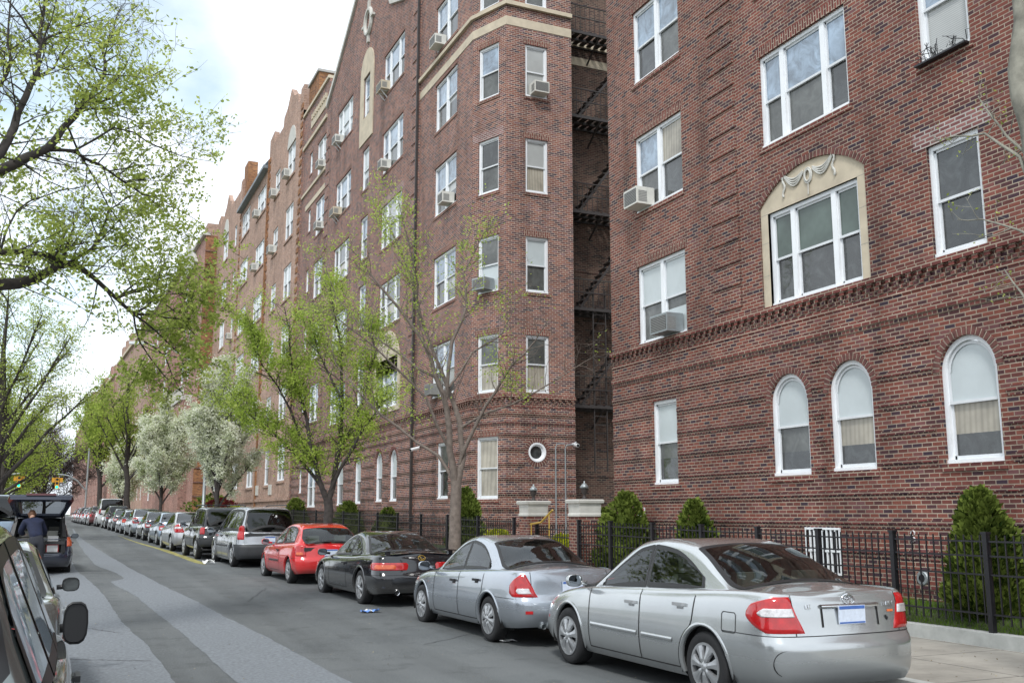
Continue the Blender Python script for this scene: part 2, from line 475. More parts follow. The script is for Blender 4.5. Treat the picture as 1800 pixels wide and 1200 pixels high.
def make_car(name, sp, label, cat='car', loc=(0, 0, 0), rz=0, group=None, hi=True, paintm=None, only_shell=False):
    Ln, W, = sp['L'], sp['W']
    root = empty(name, loc, rz, label, cat, group)
    yo = Ln/2
    ZS = sp['zs']; ZT = sp['zt']; ZB = sp.get('zb', [(0, .26), (.6, .22), (1.6, .19), (Ln-1.6, .19), (Ln-.5, .2), (Ln, .24)])
    tum, zroof = sp['tumble'], max(z for _, z in ZT)
    gy0, gy1, gy2, gy3 = sp['green']      # rear glass base, rear glass top, windscreen top, windscreen base
    bowr, bowf = sp.get('bowr', .16), sp.get('bowf', .22)
    cr = sp.get('corner', .0)
    base = sp.get('outline') or [(0, 0), (.45*W, .015), (.72*W, .035+bowr*.15), (.885*W, .09+bowr*.3), (.96*W, .25+bowr*.3), (.985*W, .75), (W, 1.5), (W, Ln*.5), (.99*W, Ln-1.3), (.965*W, Ln-.72), (.90*W, Ln-.36), (.76*W, Ln-.15), (.48*W, Ln-.035), (0, Ln)]
    res = .036 if hi else .1
    no = int((Ln+W*2)/res)
    out, Tlen = smoothline(base, no)
    nq = 20 if hi else 8
    # inward offset of the body side from rocker (q=0) to shoulder (q=1)
    PROF = sp.get('prof', [(0, .085), (.08, .045), (.25, .012), (.45, .0), (.62, .006), (.80, .018), (.93, .034), (1, .066)])
    LR = sp.get('leanr', .10); LF = sp.get('leanf', .12)
    nrm = []
    for i in range(no):
        a = out[max(0, i-1)]; b = out[min(no-1, i+1)]
        if i == 0: t = V((1, 0))
        elif i == no-1: t = V((-1, 0))
        else: t = (b-a).normalized()
        nrm.append(V((t[1], -t[0])))     # outward (x right side, going rear->front)
    def band(fi, z, off=0.):
        """fi: fractional outline index, z: height"""
        fi = min(no-1.0001, max(0, fi)); i = int(fi); f = fi-i
        p = out[i].lerp(out[i+1], f); n = nrm[i].lerp(nrm[i+1], f).normalized()
        zb_, zs_ = interp(ZB, p[1]), interp(ZS, p[1])
        q = min(1, max(0, (z-zb_)/(zs_-zb_)))
        ins = interp(PROF, q)
        wr = max(0, -n[1]); wf = max(0, n[1])
        # ends: bumper stands out, upper part leans in
        er = interp(sp.get('endr', [(0, .07), (.12, .015), (.3, 0), (.48, .0), (.52, .035), (.95, .035+LR*.8), (1, .045+LR)]), q)
        ef = interp(sp.get('endf', [(0, .1), (.15, .03), (.35, 0), (.6, .02), (.85, .07), (1, LF+.06)]), q)
        d = ins*(1-wr-wf if wr+wf < 1 else 0) + er*wr + ef*wf - off
        return V((max(0, p[0]-n[0]*d), p[1]-n[1]*d, z))
    def fi_y(y):  # outline index on the long side at y
        best = 0
        for i in range(no-1):
            if out[i][1] <= y <= out[i+1][1] and out[i][0] > .6*W:
                return i + (y-out[i][1])/max(1e-9, out[i+1][1]-out[i][1])
        return best
    def outx(y):
        rng = range(no-1) if y < Ln*.5 else range(no-2, -1, -1)
        for i in rng:
            a, b = out[i][1], out[i+1][1]
            if (y < Ln*.5 and a <= y <= b) or (y >= Ln*.5 and a <= y <= b):
                f = (y-a)/max(1e-9, b-a)
                return band(i+f, interp(ZS, y)).x
        return .3*W
    def fi_s(s): return s/Tlen*(no-1)
    yr = sp['yr']; yf = sp['yf']; rw = sp['rw']; ra = sp.get('ra', rw+.055)
    # shoulder points
    sh = [band(i, interp(ZS, out[i][1])) for i in range(no)]
    cwr, cwf = sp.get('cwr', .16), sp.get('cwf', .28)
    k2 = sp.get('k2', .12)
    shelf = sp.get('shelf', .035)
    def ztop(y): return interp(ZT, y)
    def section(P0, nv):
        x0, y, z0 = P0
        c = interp(ZT, y)
        zc = max(c, z0+.004)
        # side height: glass curves round in plan
        h = hs_rise(sp, y)
        H = zroof - z0
        g = min(1, max(0, h/.22))
        x1 = max(0, x0 - shelf)
        def sx(dz): 
            t = dz/max(.1, H)
            return x1 - tum*(t*(1-k2) + k2*t*t)
        if h > .01:
            zr = z0 + .90*h
            x2 = sx(.9*h)
        else:
            zr = z0; x2 = x1
        pts = [(0, V((x0, y, z0)))]
        ns = nv//2
        pts = [V((x0, y, z0)), V((x1, y, z0+.012))]
        for k in range(1, ns+1):
            dz = .90*h*k/ns
            pts.append(V((max(0, sx(dz)), y, z0+.012*(1-k/ns)+dz)))
        # over the rail and across the roof / bonnet: quadratic-ish
        xr = pts[-1][0]; zr = pts[-1][2]
        nc = nv - ns
        rc = min(.13, xr*.5)
        ztr = z0 + h
        for k in range(1, nc+1):
            u = k/nc
            u = u**1.25
            x = xr*(1-u)
            # rail rounding
            a = min(1, (xr-x)/max(1e-6, rc))
            rise = (1-(1-a)**2.2)
            zbase = zr + (ztr + .006*h - zr)*rise
            t = 1-(x/max(1e-6, xr))
            zz = zbase + (zc - zbase)*(1-(1-t)**2) if zc > zbase else zbase + (zc-zbase)*(1-(1-t)**2)
            pts.append(V((x, y, zz)))
        return pts, ns, h
    nv = 30 if hi else 12
    # ---- vertex pool (right side x>0, then mirrored)
    verts = []; faces = []; tags = []
    ring = []
    for j in range(nq+1):
        q = j/nq; row = []
        q = 1-(1-q)**1.15
        for i in range(no):
            zb_, zs_ = interp(ZB, out[i][1]), interp(ZS, out[i][1])
            row.append(len(verts)); verts.append(band(i, zb_+q*(zs_-zb_)))
        ring.append(row)
    for j in range(nq):
        for i in range(no-1):
            faces.append((ring[j][i], ring[j][i+1], ring[j+1][i+1], ring[j+1][i])); tags.append('band')
    prev = None
    top = []
    for i in range(no):
        pts, ns, h = section(sh[i], nv)
        row = [ring[nq][i]]
        for p in pts[1:]:
            row.append(len(verts)); verts.append(p)
        top.append(row)
    zl = sp.get('dlo_off', .0)
    def hside(y):
        return hs_rise(sp, y)
    pa, pc = sp.get('apil', .07), sp.get('cpil', .30)
    side_lo = sp.get('sill', .035)
    def dlo(y):
        return min(hside(y), hside(y+pa), hside(y-pc))*.92 - sp.get('rail', .02)
    wins = sp['wins']   # list of (y at sill rear, y at sill front, slant rear, slant front)
    for i in range(no-1):
        for k in range(len(top[i])-1):
            faces.append((top[i][k], top[i+1][k], top[i+1][k+1], top[i][k+1])); tags.append('top')
    # ---- wheel arches: drop and snap
    keep = []
    for fi_, (f, t) in enumerate(zip(faces, tags)):
        drop = False
        c = sum((verts[i] for i in f), V((0, 0, 0)))/len(f)
        if t == 'band' and c.x > W*.6:
            for yw in (yr, yf):
                if (c.y-yw)**2 + (c.z-rw)**2 < ra*ra: drop = True
        if t == 'top':
            z0 = interp(ZS, c.y)
            # side windows
            h = hside(c.y)
            if h > .12 and c.x > W*.45 and z0+.0 < c.z < z0+.88*h:
                dz = c.z-z0
                top_ = dlo(c.y)
                for (a, b, sa_, sb_) in wins:
                    if a+sa_*dz+.02 < c.y < b+sb_*dz-.01 and side_lo < dz < top_: drop = True
            # front and rear glass
            for kind in ('r', 'f'):
                g = glass_zone(sp, kind)
                if g and g[0] < c.y < g[1]:
                    z0 = interp(ZS, c.y); hh = interp(ZT, c.y)-z0
                    xe = min(edge_x(sp, c.y, W, shelf, tum, k2, zroof, z0, cwf if kind == 'f' else cwr, kind), outx(c.y)-.035) - g[2]
                    if abs(c.x) < xe-.01 and c.z > z0+.02: drop = True
        keep.append(not drop)
    used = set()
    for f, k_ in zip(faces, keep):
        if k_: used.update(f)
    for vi in range(len(verts)):
        v = verts[vi]
        if v.x > W*.6 and vi < no*(nq+1):
            for yw in (yr, yf):
                d = math.hypot(v.y-yw, v.z-rw)
                if ra-.07*max(.7, res/.05) < d < ra+.012 and v.z > rw-.1:
                    s = ra/max(d, 1e-6); v.y = yw+(v.y-yw)*s; v.z = rw+(v.z-rw)*s
    # ---- classify into panels
    def panel(c, t):
        y, z, x = c.y, c.z, c.x
        zs_ = interp(ZS, y)
        if t == 'band':
            if y < sp['rbump'][0] and z < sp['rbump'][1]: return 'rear_bumper'
            if y > Ln-sp['fbump'][0] and z < sp['fbump'][1]: return 'front_bumper'
            if x > W*.6:
                for k, (a, b, sl) in enumerate(sp['doors']):
                    if a + sl*max(0, z-.55) + max(0, .6-z)*0 < y < b and z > sp.get('rocker', .27):
                        if abs(y-yr) > ra+.02 or math.hypot(y-yr, z-rw) > ra+.03: return 'door'+str(k)
        if y < gy0-.02 and (t == 'top' and x < W*.80 or t == 'band' and x < sp.get('trunkw', .66)) and z > sp['rbump'][1]-.01: return sp.get('lidname', 'trunk_lid')
        if y > gy3+.02 and t == 'top' and x < W*.86: return 'bonnet'
        if sp.get('hatch') and y < gy1 and (t == 'band' and x < sp.get('trunkw', .66) and z > sp['rbump'][1]-.01): return sp.get('lidname', 'trunk_lid')
        return 'body'
    pan = []
    for f, t in zip(faces, tags):
        c = sum((verts[i] for i in f), V((0, 0, 0)))/len(f)
        pan.append(panel(c, t))
    # dent / custom hook
    if 'hook' in sp: sp['hook'](verts)
    # vertex normals on the whole
    def addn(sign):
        vs = [V((v.x*sign, v.y-yo, v.z)) for v in verts]
        vn = [V((0, 0, 0)) for _ in vs]
        for f in faces:
            a, b, c, d = (vs[i] for i in f)
            n = (c-a).cross(d-b)*sign
            for i in f: vn[i] += n
        for i, n in enumerate(vn):
            if abs(vs[i].x) < 1e-3: n.x = 0
            if n.length > 1e-12: n.normalize()
            else: vn[i] = V((0, 0, 1))
        return vs, vn
    R_ = addn(1); L_ = addn(-1)
    matb = paintm or M['trim']
    def emit(nm, pn, sides, parent=root, mats=None):
        vv = []; ff = []; nn = []
        for sign, (vs, vn) in ((1, R_), (-1, L_)):
            if sign not in sides: continue
            mp = {}
            for f, k_, pp in zip(faces, keep, pan):
                if not k_ or pp not in pn: continue
                idx = []
                for i in f:
                    if i not in mp:
                        mp[i] = len(vv); vv.append(vs[i]); nn.append(vn[i])
                    idx.append(mp[i])
                if len(set(idx)) < 3: continue
                ff.append(tuple(idx) if sign > 0 else tuple(idx[::-1]))
        if not ff: return None
        me = bpy.data.meshes.new(nm); me.from_pydata([tuple(v) for v in vv], [], ff)
        me.materials.append(mats or matb)
        me.polygons.foreach_set('use_smooth', [True]*len(me.polygons))
        me.update()
        try: me.normals_split_custom_set_from_vertices([tuple(n) for n in nn])
        except Exception: pass
        o = bpy.data.objects.new(nm, me); COL.objects.link(o); o.parent = parent
        return o
    pm = sp.get('panelmats', {})
    emit('body', ('body',), (1, -1))
    emit(sp.get('lidname', 'trunk_lid'), (sp.get('lidname', 'trunk_lid'),), (1, -1))
    emit('bonnet', ('bonnet',), (1, -1))
    emit('rear_bumper', ('rear_bumper',), (1, -1), mats=pm.get('rear_bumper'))
    emit('front_bumper', ('front_bumper',), (1, -1), mats=pm.get('front_bumper'))
    seam = MB()
    def ribbon(mb, pts, w, m=0, side=1):
        """flat ribbon along pts, facing outward (side face)"""
        rows = []
        for i, p in enumerate(pts):
            d = pts[min(i+1, len(pts)-1)]-pts[max(i-1, 0)]
            nn_ = V((side, 0, 0)) if abs(p.x) > W*.75 else V((0, -1 if p.y < 0 else 1, .3))
            t = d.cross(nn_)
            t = t.normalized()*w/2 if t.length > 1e-6 else V((0, 0, w/2))
            rows.append([p-t, p+t])
        mb.grid(rows, m)
    def sidept(y, z, sgn, off=.004):
        p = band(fi_y(y), z, off); return V((p.x*sgn, p.y-yo, p.z))
    def rearpt(s, z, sgn, off=.004):
        p = band(fi_s(s), z, off); return V((p.x*sgn, p.y-yo, p.z))
    def ghpt(y, dz, sgn, off=.005):
        """point on the greenhouse side"""
        i = fi_y(y); z0 = interp(ZS, y)
        x0 = band(i, z0).x; x1 = x0-shelf; H = zroof-z0; t = dz/max(.1, H)
        x = x1 - tum*(t*(1-k2)+k2*t*t)
        return V(((x+off)*sgn, y-yo, z0+dz+.012*(1-dz/max(.01, .9*max(.05, hside(y))))))
    doors = []
    for sgn in (1, -1):
        for k, (a, b, sl) in enumerate(sp['doors']):
            d = emit('door', ('door'+str(k),), (sgn,))
            if d is None: continue
            doors.append(d)
            if hi:
                zt_ = interp(ZS, (a+b)/2)-.01
                zlo = sp.get('rocker', .27)
                path = []
                for t in range(13):
                    z = zt_ + (zlo-zt_)*t/12
                    y = a + sl*max(0, z-.55)
                    if math.hypot(y-yr, z-rw) < ra+.03 and abs(y-yr) < ra+.03:
                        dz = z-rw
                        y = yr + math.sqrt(max(0, (ra+.03)**2-dz*dz))
                    path.append(sidept(y, z, sgn))
                ribbon(seam, path, .012, side=sgn)
                ribbon(seam, [sidept(y_, zlo, sgn) for y_ in [path[-1].y+yo + (b-path[-1].y-yo)*t/8 for t in range(9)]], .012, side=sgn)
                ribbon(seam, [sidept(b, zt_+(zlo-zt_)*t/8, sgn) for t in range(9)], .012, side=sgn)
                # handle
                hz = zt_ - .10; hy = a+.17
                hm = MB()
                p = sidept(hy, hz, sgn, .025)
                hm.obox(p, (0.012, 0, 0), (0, .085, 0), (0, 0, .016), 0)
                p2 = sidept(hy-.01, hz-.015, sgn, .002)
                hm.obox(p2, (0.006, 0, 0), (0, .05, 0), (0, 0, .03), 0)
                for e in (-.07, .07): hm.obox(p+V((-.012*sgn, e, 0)), (.014, 0, 0), (0, .013, 0), (0, 0, .012), 0)
                hm.build('handle', sp.get('handlemat', M['trim']), d)
    if hi:
        # bonnet / boot seams
        for sgn in (1, -1):
            z_ = sp['rbump'][1]
            ss = [sp['rbump'][0]*1.0+W*.75]
            ribbon(seam, [rearpt(s, z_, sgn) for s in [i*.05 for i in range(int((W*.86+sp['rbump'][0])/.05))]], .007, side=sgn)
            tw = sp.get('trunkw', .66)
            ribbon(seam, [rearpt(tw + (z-z_)*.08, z, sgn) for z in [z_+(interp(ZS, .2)-z_)*t/8 for t in range(9)]], .008, side=sgn)
            zf = sp['fbump'][1]
        if sp.get('mould'):
            zm = sp['mould']
            for sgn in (1, -1):
                for a, b, _ in sp['doors']:
                    ml = MB()
                    ys = [a+.05+(b-a-.1)*t/10 for t in range(11)]
                    if min(abs(y-yr) for y in ys) < ra: ys = [y for y in ys if abs(y-yr) > ra+.06]
                    rows = [[sidept(y, zm-.022, sgn, .001), sidept(y, zm-.018, sgn, .009), sidept(y, zm+.014, sgn, .007), sidept(y, zm+.024, sgn, .001)] for y in ys]
                    if len(rows) > 1: ml.grid(rows, 0, flip=sgn > 0)
                    ml.build('side_moulding', sp.get('mouldmat', matb), root, smooth=True)
    if seam.f: seam.build('panel_seams', M['seam'], root)
    # ---- glass
    gm = sp.get('glass', M['glass'])
    def patch(name, rowsf, nu, nvv, bord, lu, lv, mats, sides=(1, -1), parent=root):
        """rowsf(u,v)->V ; border of width bord in metres is black trim"""
        us = [0, bord/lu] + [bord/lu + (1-2*bord/lu)*i/nu for i in range(1, nu)] + [1-bord/lu, 1]
        vs_ = [0, bord/lv] + [bord/lv + (1-2*bord/lv)*i/nvv for i in range(1, nvv)] + [1-bord/lv, 1]
        objs = []
        for sgn in sides:
            g = MB(); t = MB()
            P = [[rowsf(u, v, sgn) for v in vs_] for u in us]
            for i in range(len(us)-1):
                for j in range(len(vs_)-1):
                    b_ = i in (0, len(us)-2) or j in (0, len(vs_)-2)
                    q = [P[i][j], P[i+1][j], P[i+1][j+1], P[i][j+1]]
                    if sgn < 0: q = q[::-1]
                    (t if b_ else g).face(q)
            o = g.build(name, mats[0], parent, smooth=True, weld=True)
            t.build('rubber_seal', mats[1], o, smooth=True, weld=True)
            objs.append(o)
        return objs
    fr = sp.get('frit', .04) if hi else .045
    for (a, b, sa_, sb_) in wins:
        # trim range so that the opening has some height
        n_ = 60
        def hgt(y): return dlo(y)
        ya, yb = a, b
        for _ in range(80):
            if hgt(yb) < side_lo+.05: yb -= .02
            if hgt(ya) < side_lo+.05: ya += .02
        if yb-ya < .1: continue
        def rf(u, v, sgn, ya=ya, yb=yb, sa_=sa_, sb_=sb_):
            y = ya + (yb-ya)*u
            sl = sa_*(1-u) + sb_*u
            dz = 0
            tp = dlo(y)
            for _ in range(3):
                yy = y + sl*(tp)*1.0
                tp = max(side_lo+.03, dlo(min(max(yy, gy0), gy3)))
            lo = side_lo-.012
            dz = lo + (tp+.012-lo)*v
            return ghpt(y+sl*dz, dz, sgn, .006)
        patch('side_window', rf, 14 if hi else 8, 5, fr, yb-ya, .35, (gm, M['trim']))
    for kind, nm in (('r', 'rear_window'), ('f', 'windscreen')):
        g = glass_zone(sp, kind)
        y0, y1, inset = g
        cw = cwf if kind == 'f' else cwr
        ssec = {}
        def rf(u, v, sgn, y0=y0, y1=y1, inset=inset, kind=kind, cw=cw):
            y = y0+(y1-y0)*v
            z0 = interp(ZS, y)
            P0 = band(fi_y(min(max(y, .45), Ln-.45)), z0) if True else None
            P0 = V((band_x(y), y, z0))
            pts, ns, h = section(P0, 40)
            xe = max(.1, min(edge_x(sp, y, W, shelf, tum, k2, zroof, z0, cw, kind), outx(y)-.035)-inset+.012)
            x = xe*(2*u-1)
            ax = abs(x)
            z = pts[-1].z
            for k in range(len(pts)-1):
                if pts[k+1].x <= ax <= pts[k].x:
                    f_ = (pts[k].x-ax)/max(1e-6, pts[k].x-pts[k+1].x)
                    z = pts[k].z+(pts[k+1].z-pts[k].z)*f_; break
            else:
                z = pts[-1].z
            dy = -.006 if kind == 'r' else .006
            return V((x, y+dy-yo, z+.006))
        def band_x(y):
            return outx(y)
        patch(nm, rf, 20 if hi else 10, 12 if hi else 6, fr*1.1, 1.2, .6, (sp.get('glass_'+kind, gm), M['trim']), sides=(1,))
    # ---- underbody and interior
    ub = MB()
    ub.box(-W*.8, W*.8, .45-yo, Ln-.5-yo, .19, .27)
    for yw in (yr, yf):
        for sgn in (1, -1):
            prof = [(ra+.03, 0), (ra+.03, -.26), (.02, -.26)]
            rows = []
            for r_, h_ in prof:
                rows.append([V((sgn*(W-.045+h_), yw-yo + r_*math.cos(t), rw + r_*math.sin(t))) for t in [math.pi*(k/20)*1.16-.25 for k in range(21)]])
            ub.grid(rows)
    ub.build('underbody', M['well'], root)
    arch = MB()
    if hi:
        for yw in (yr, yf):
            for sgn in (1, -1):
                rows = []; arch = MB()
                for k in range(29):
                    a_ = -.25 + (math.pi+.5)*k/28
                    y = yw+ra*math.cos(a_); z = rw+ra*math.sin(a_)
                    zc_ = max(z, interp(ZB, y)+.0)
                    o_ = V((sgn, 0, 0)); rd = V((0, math.cos(a_), math.sin(a_)))
                    p = sidept(min(max(y, .1), Ln-.1), zc_, sgn, 0)
                    p = V((p.x, y-yo, zc_))
                    lip = sp.get('lip', .012)
                    rows.append([p+rd*.03+o_*.001, p+rd*.012+o_*lip, p-rd*.004+o_*(lip-.002), p-rd*.006-o_*.04])
                arch.grid(rows, 0, flip=sgn > 0)
                arch.build('wheel_arch_lip', sp.get('archmat', matb), root, smooth=True)
        it = MB()
        zf_ = .42; sm = 0
        it.box(-W*.8, W*.8, gy0+.15-yo, gy3-.05-yo, .3, .34, 1)
        zb_ = interp(ZS, (gy0+gy3)/2)
        it.box(-W*.74, W*.74, gy0+.05-yo, gy0+.55-yo, zb_-.12, zb_-.04, 1)      # shelf
        it.box(-W*.8, W*.8, gy3-.62-yo, gy3-.08-yo, zb_-.25, zb_-.03, 1)        # dashboard
        for sgn in (1, -1):
            it.box(*sorted((sgn*W*.80, sgn*W*.84)), gy0+.2-yo, gy3-.1-yo, .34, zb_-.03, 1)
            sy = gy3-1.55
            def seat(cx, cy, w_, hb, dn):
                it.box(cx-w_/2, cx+w_/2, cy-yo, cy+.5-yo, .45, .60, dn)
                rows = []
                for t, (yy, zz, ww, th) in enumerate([(0, .5, 1, .09), (-.06, .75, 1, .10), (-.14, hb-.12, .9, .09), (-.17, hb, .72, .04)]):
                    X_ = w_/2*ww
                    rows.append([V((cx-X_, cy+yy-yo-th, zz)), V((cx+X_, cy+yy-yo-th, zz)), V((cx+X_, cy+yy-yo+th, zz)), V((cx-X_, cy+yy-yo+th, zz))])
                it.grid(rows, dn, closed=True); it.face(rows[-1], dn)
                it.obox((cx, cy-.19-yo, hb+.09), (.13, 0, 0), (0, .045, 0), (0, 0, .075), dn)
            seat(sgn*W*.42, sy, .5, zb_+.16, 0)
            if gy0+.7 < sy-.6: seat(sgn*W*.38, gy0+.62, .56, zb_+.06, 0)
        rr = [V((-W*.42+.18*math.cos(a_), gy3-.75-yo+.06*math.sin(a_), zb_+.02+.17*math.sin(a_))) for a_ in [2*math.pi*k/16 for k in range(17)]]
        it.tube(rr, .013, 6, 1, caps=False)
        it.build('interior', [sp.get('seatm', M['seat']), M['seat_d']], root)
    # ---- wheels
    tw_ = sp.get('tw', .2)
    for yw in (yr, yf):
        for sgn in (1, -1):
            t = MB()
            x1 = .0; prof = [(rw*.62, -.02), (rw*.70, 0), (rw*.88, .002), (rw*.97, -.012), (rw, -.035), (rw, -tw_+.035), (rw*.97, -tw_+.01), (rw*.7, -tw_), (rw*.62, -tw_+.02)]
            t.lathe([(r_, sgn*h_) for r_, h_ in prof], (0, 0, 0), 'x', 36 if hi else 20)
            o = t.build('wheel', M['tyre'], root, smooth=True)
            o.location = (sgn*(W-.03), yw-yo, rw)
            rm = rim_mesh(sp.get('rim', 'cover7'), rw*sp.get('rimr', .69), sgn)
            rm.build('wheel_rim', [sp.get('rimmat', M['alloy']), M['dark']], o, smooth=False)
    # ---- lamps
    def lamp(nm, rows_, mats, sgns=(1, -1), off=.010, fn=rearpt, parent=root):
        """rows_: (z, s0, s1) bottom to top"""
        res_ = []
        for sgn in sgns:
            mb = MB(); nr = 14
            Z = [r_[0] for r_ in rows_]
            rows = []
            for k in range(nr+1):
                z = Z[0]+(Z[-1]-Z[0])*k/nr
                a = interp([(r_[0], r_[1]) for r_ in rows_], z); b = interp([(r_[0], r_[2]) for r_ in rows_], z)
                edge = .35 if k in (0, nr) else 1
                row = [fn(a+(b-a)*t/12, z, sgn, (off if 0 < t < 12 else .001)*edge) for t in range(13)]
                rows.append(row)
            mb.grid(rows, 0, flip=sgn < 0)
            res_.append(mb.build(nm, mats, parent, smooth=True))
        return res_
    for (nm, rows_, mt, off) in sp.get('lamps', []):
        os_ = lamp(nm, rows_, mt, off=off)
        for nm2, r2, m2, off2 in sp.get('sub_'+nm, []):
            for sgn, o_ in zip((1, -1), os_):
                lamp(nm2, r2, m2, (sgn,), off2, parent=o_)
    # ---- mirrors
    if sp.get('mirror', True):
        my, mz = gy3-.28 if 'my' not in sp else sp['my'], interp(ZS, gy3-.3)+.085
        for sgn in (1, -1):
            mb = MB(); cx = W-.02+sp.get('mx', .10)
            ms_ = sp.get('msize', 1)
            n = 14
            def ringm(y, s_, cx=cx):
                return [V((sgn*(cx + .095*ms_*s_*(abs(math.cos(t))**.7)*(1 if math.cos(t) > 0 else -1)), y-yo, mz + sp.get('mh', .07)*s_*(abs(math.sin(t))**.7)*(1 if math.sin(t) > 0 else -1))) for t in [2*math.pi*k/n for k in range(n)]]
            rs = [ringm(my, .93), ringm(my+.0, 1), ringm(my+.05, 1), ringm(my+.10, .8), ringm(my+.125, .3)]
            mb.grid(rs, 0, closed=True, flip=sgn > 0); mb.face(rs[-1], 0)
            mb.bar((sgn*(W-.09), my+.05-yo, mz-.03), (sgn*(W+.03), my+.04-yo, mz-.02), .05, .05)
            o = mb.build('side_mirror', sp.get('mirrormat', matb), root, smooth=True)
            g = MB(); q = ringm(my+.012, .9); g.face(q if sgn < 0 else q[::-1])
            g.build('mirror_glass', sp.get('mirrorglass', M['mirror']), o)
    # ---- plate
    if sp.get('plate'):
        px, pz, = 0, sp['plate']
        p = band(0, pz, .012)
        mb = MB(); y = p.y-yo
        mb.box(-.155, .155, y-.012, y, pz-.08, pz+.08, 0)
        mb.box(-.15, .15, y-.0135, y-.0105, pz+.048, pz+.076, 1)
        mb.box(-.15, .15, y-.0135, y-.0105, pz-.076, pz-.062, 1)
        mb.build('licence_plate', [M['plate'], M['plate_b']], root)
    root['_'] = 0; del root['_']
    return root, dict(band=band, rearpt=rearpt, sidept=sidept, ghpt=ghpt, yo=yo, ribbon=ribbon, zs=lambda y: interp(ZS, y), zt=ztop, section=section, lamp=lamp)

def glass_zone(sp, kind):
    gy0, gy1, gy2, gy3 = sp['green']
    return (gy0+.04, gy1-.03, sp.get('cpin', .07)) if kind == 'r' else (gy2+.02, gy3-.05, .05)
def edge_x(sp, y, W, shelf, tum, k2, zroof, z0, cw, kind):
    h = hs_rise(sp, y)
    H = zroof-z0; t = .9*h/max(.1, H)
    return W*.93 - shelf - tum*(t*(1-k2)+k2*t*t)
# ---------------------------------------------------------------- car shapes
def sedan(**kw):
    W = kw.get('W', .9); Ln = kw.get('L', 4.8)
    d = dict(L=4.80, W=.90, yr=1.09, yf=3.81, rw=.325, tumble=.21, leanr=.06,
        zs=[(0, 1.01), (.12, 1.035), (.5, 1.05), (.9, 1.035), (1.5, .995), (2.6, .945), (3.5, .895), (4.1, .81), (4.5, .70), (4.8, .56)],
        zt=[(0, 1.01), (.05, 1.05), (.35, 1.085), (.62, 1.11), (.9, 1.215), (1.2, 1.35), (1.5, 1.445), (1.85, 1.483), (2.2, 1.49), (2.55, 1.48), (2.82, 1.445), (3.1, 1.315), (3.4, 1.14), (3.66, 1.0), (4.2, .90), (4.6, .74), (4.8, .56)],
        green=(.60, 1.56, 2.80, 3.70), wins=[(1.16, 2.185, .42, .12), (2.20, 3.62, .12, 0)],
        doors=[(1.30, 2.2, -.18), (2.2, 3.28, 0)], rbump=(.78, .69), fbump=(.7, .5), cpil=.16, sill=.03,
        trunkw=.62, lidname='boot_lid', plate=.86)
    d.update(kw)
    return d

def camry_dent(verts):
    # crumpled corner of the rear bumper
    for v in verts:
        if v.x > .45:
            continue
C_CAMRY = sedan(rim='cover7', handlemat='chromeh', mould=.52, hi=True,
    lamps=[('tail_lamp', [(.715, .53, .93), (.78, .56, 1.08), (.86, .60, 1.17), (.95, .635, 1.12), (1.025, .66, .86)], 'lamp_red', .014)],
    sub_tail_lamp=[('reversing_lens', [(.85, .61, .98), (.88, .62, 1.04), (.93, .64, .96)], 'lamp_cl', .020)],
    seatm='seat')
C_MITS = sedan(L=4.43, W=.85, yr=.98, yf=3.56, rw=.305, tumble=.23, rim='disc8',
    zs=[(0, .955), (.35, .975), (.9, .955), (1.6, .92), (2.6, .865), (3.3, .83), (3.8, .76), (4.2, .67), (4.43, .54)],
    zt=[(0, .955), (.06, .995), (.35, 1.03), (.60, 1.055), (.85, 1.16), (1.1, 1.28), (1.35, 1.36), (1.7, 1.405), (2.05, 1.415), (2.35, 1.40), (2.6, 1.36), (2.9, 1.235), (3.15, 1.09), (3.38, .96), (3.8, .87), (4.2, .73), (4.43, .54)],
    green=(.58, 1.42, 2.6, 3.42), wins=[(1.05, 1.99, .42, .12), (2.005, 3.36, .12, 0)], doors=[(1.2, 2.02, -.15), (2.02, 3.0, 0)],
    rbump=(.75, .62), trunkw=.60, plate=.76,
    lamps=[('tail_lamp', [(.645, .52, .92), (.70, .56, 1.0), (.78, .60, 1.0), (.86, .65, .93), (.935, .70, .80)], 'lamp_red', .014)],
    sub_tail_lamp=[('reversing_lens', [(.685, .60, .82), (.72, .62, .86), (.76, .64, .84)], 'lamp_cl', .020)])
C_COUPE = sedan(L=4.87, W=.90, yr=1.06, yf=3.75, rw=.32, tumble=.27, rim='spoke6', cpil=.20, apil=.06,
    zs=[(0, .90), (.35, .925), (.9, .915), (1.6, .87), (2.6, .84), (3.4, .81), (4.1, .73), (4.55, .62), (4.87, .48)],
    zt=[(0, .90), (.12, .96), (.4, .985), (.72, 1.0), (1.0, 1.10), (1.3, 1.215), (1.6, 1.295), (1.95, 1.335), (2.25, 1.34), (2.55, 1.315), (2.8, 1.26), (3.1, 1.13), (3.35, 1.0), (3.55, .92), (4.1, .82), (4.55, .68), (4.87, .48)],
    green=(.70, 1.62, 2.72, 3.58), wins=[(1.12, 1.90, .3, .15), (1.95, 3.48, .15, 0)], doors=[(1.9, 3.12, 0)],
    rbump=(.8, .58), trunkw=.70, plate=None, glass='glass_t',
    lamps=[('tail_lamp', [(.665, .30, 1.10), (.70, .28, 1.16), (.76, .27, 1.16), (.80, .30, 1.08)], 'lamp_red', .014)],
    sub_tail_lamp=[('indicator_lens', [(.685, .50, .98), (.73, .48, 1.0), (.765, .52, .96)], 'lamp_or', .020)])
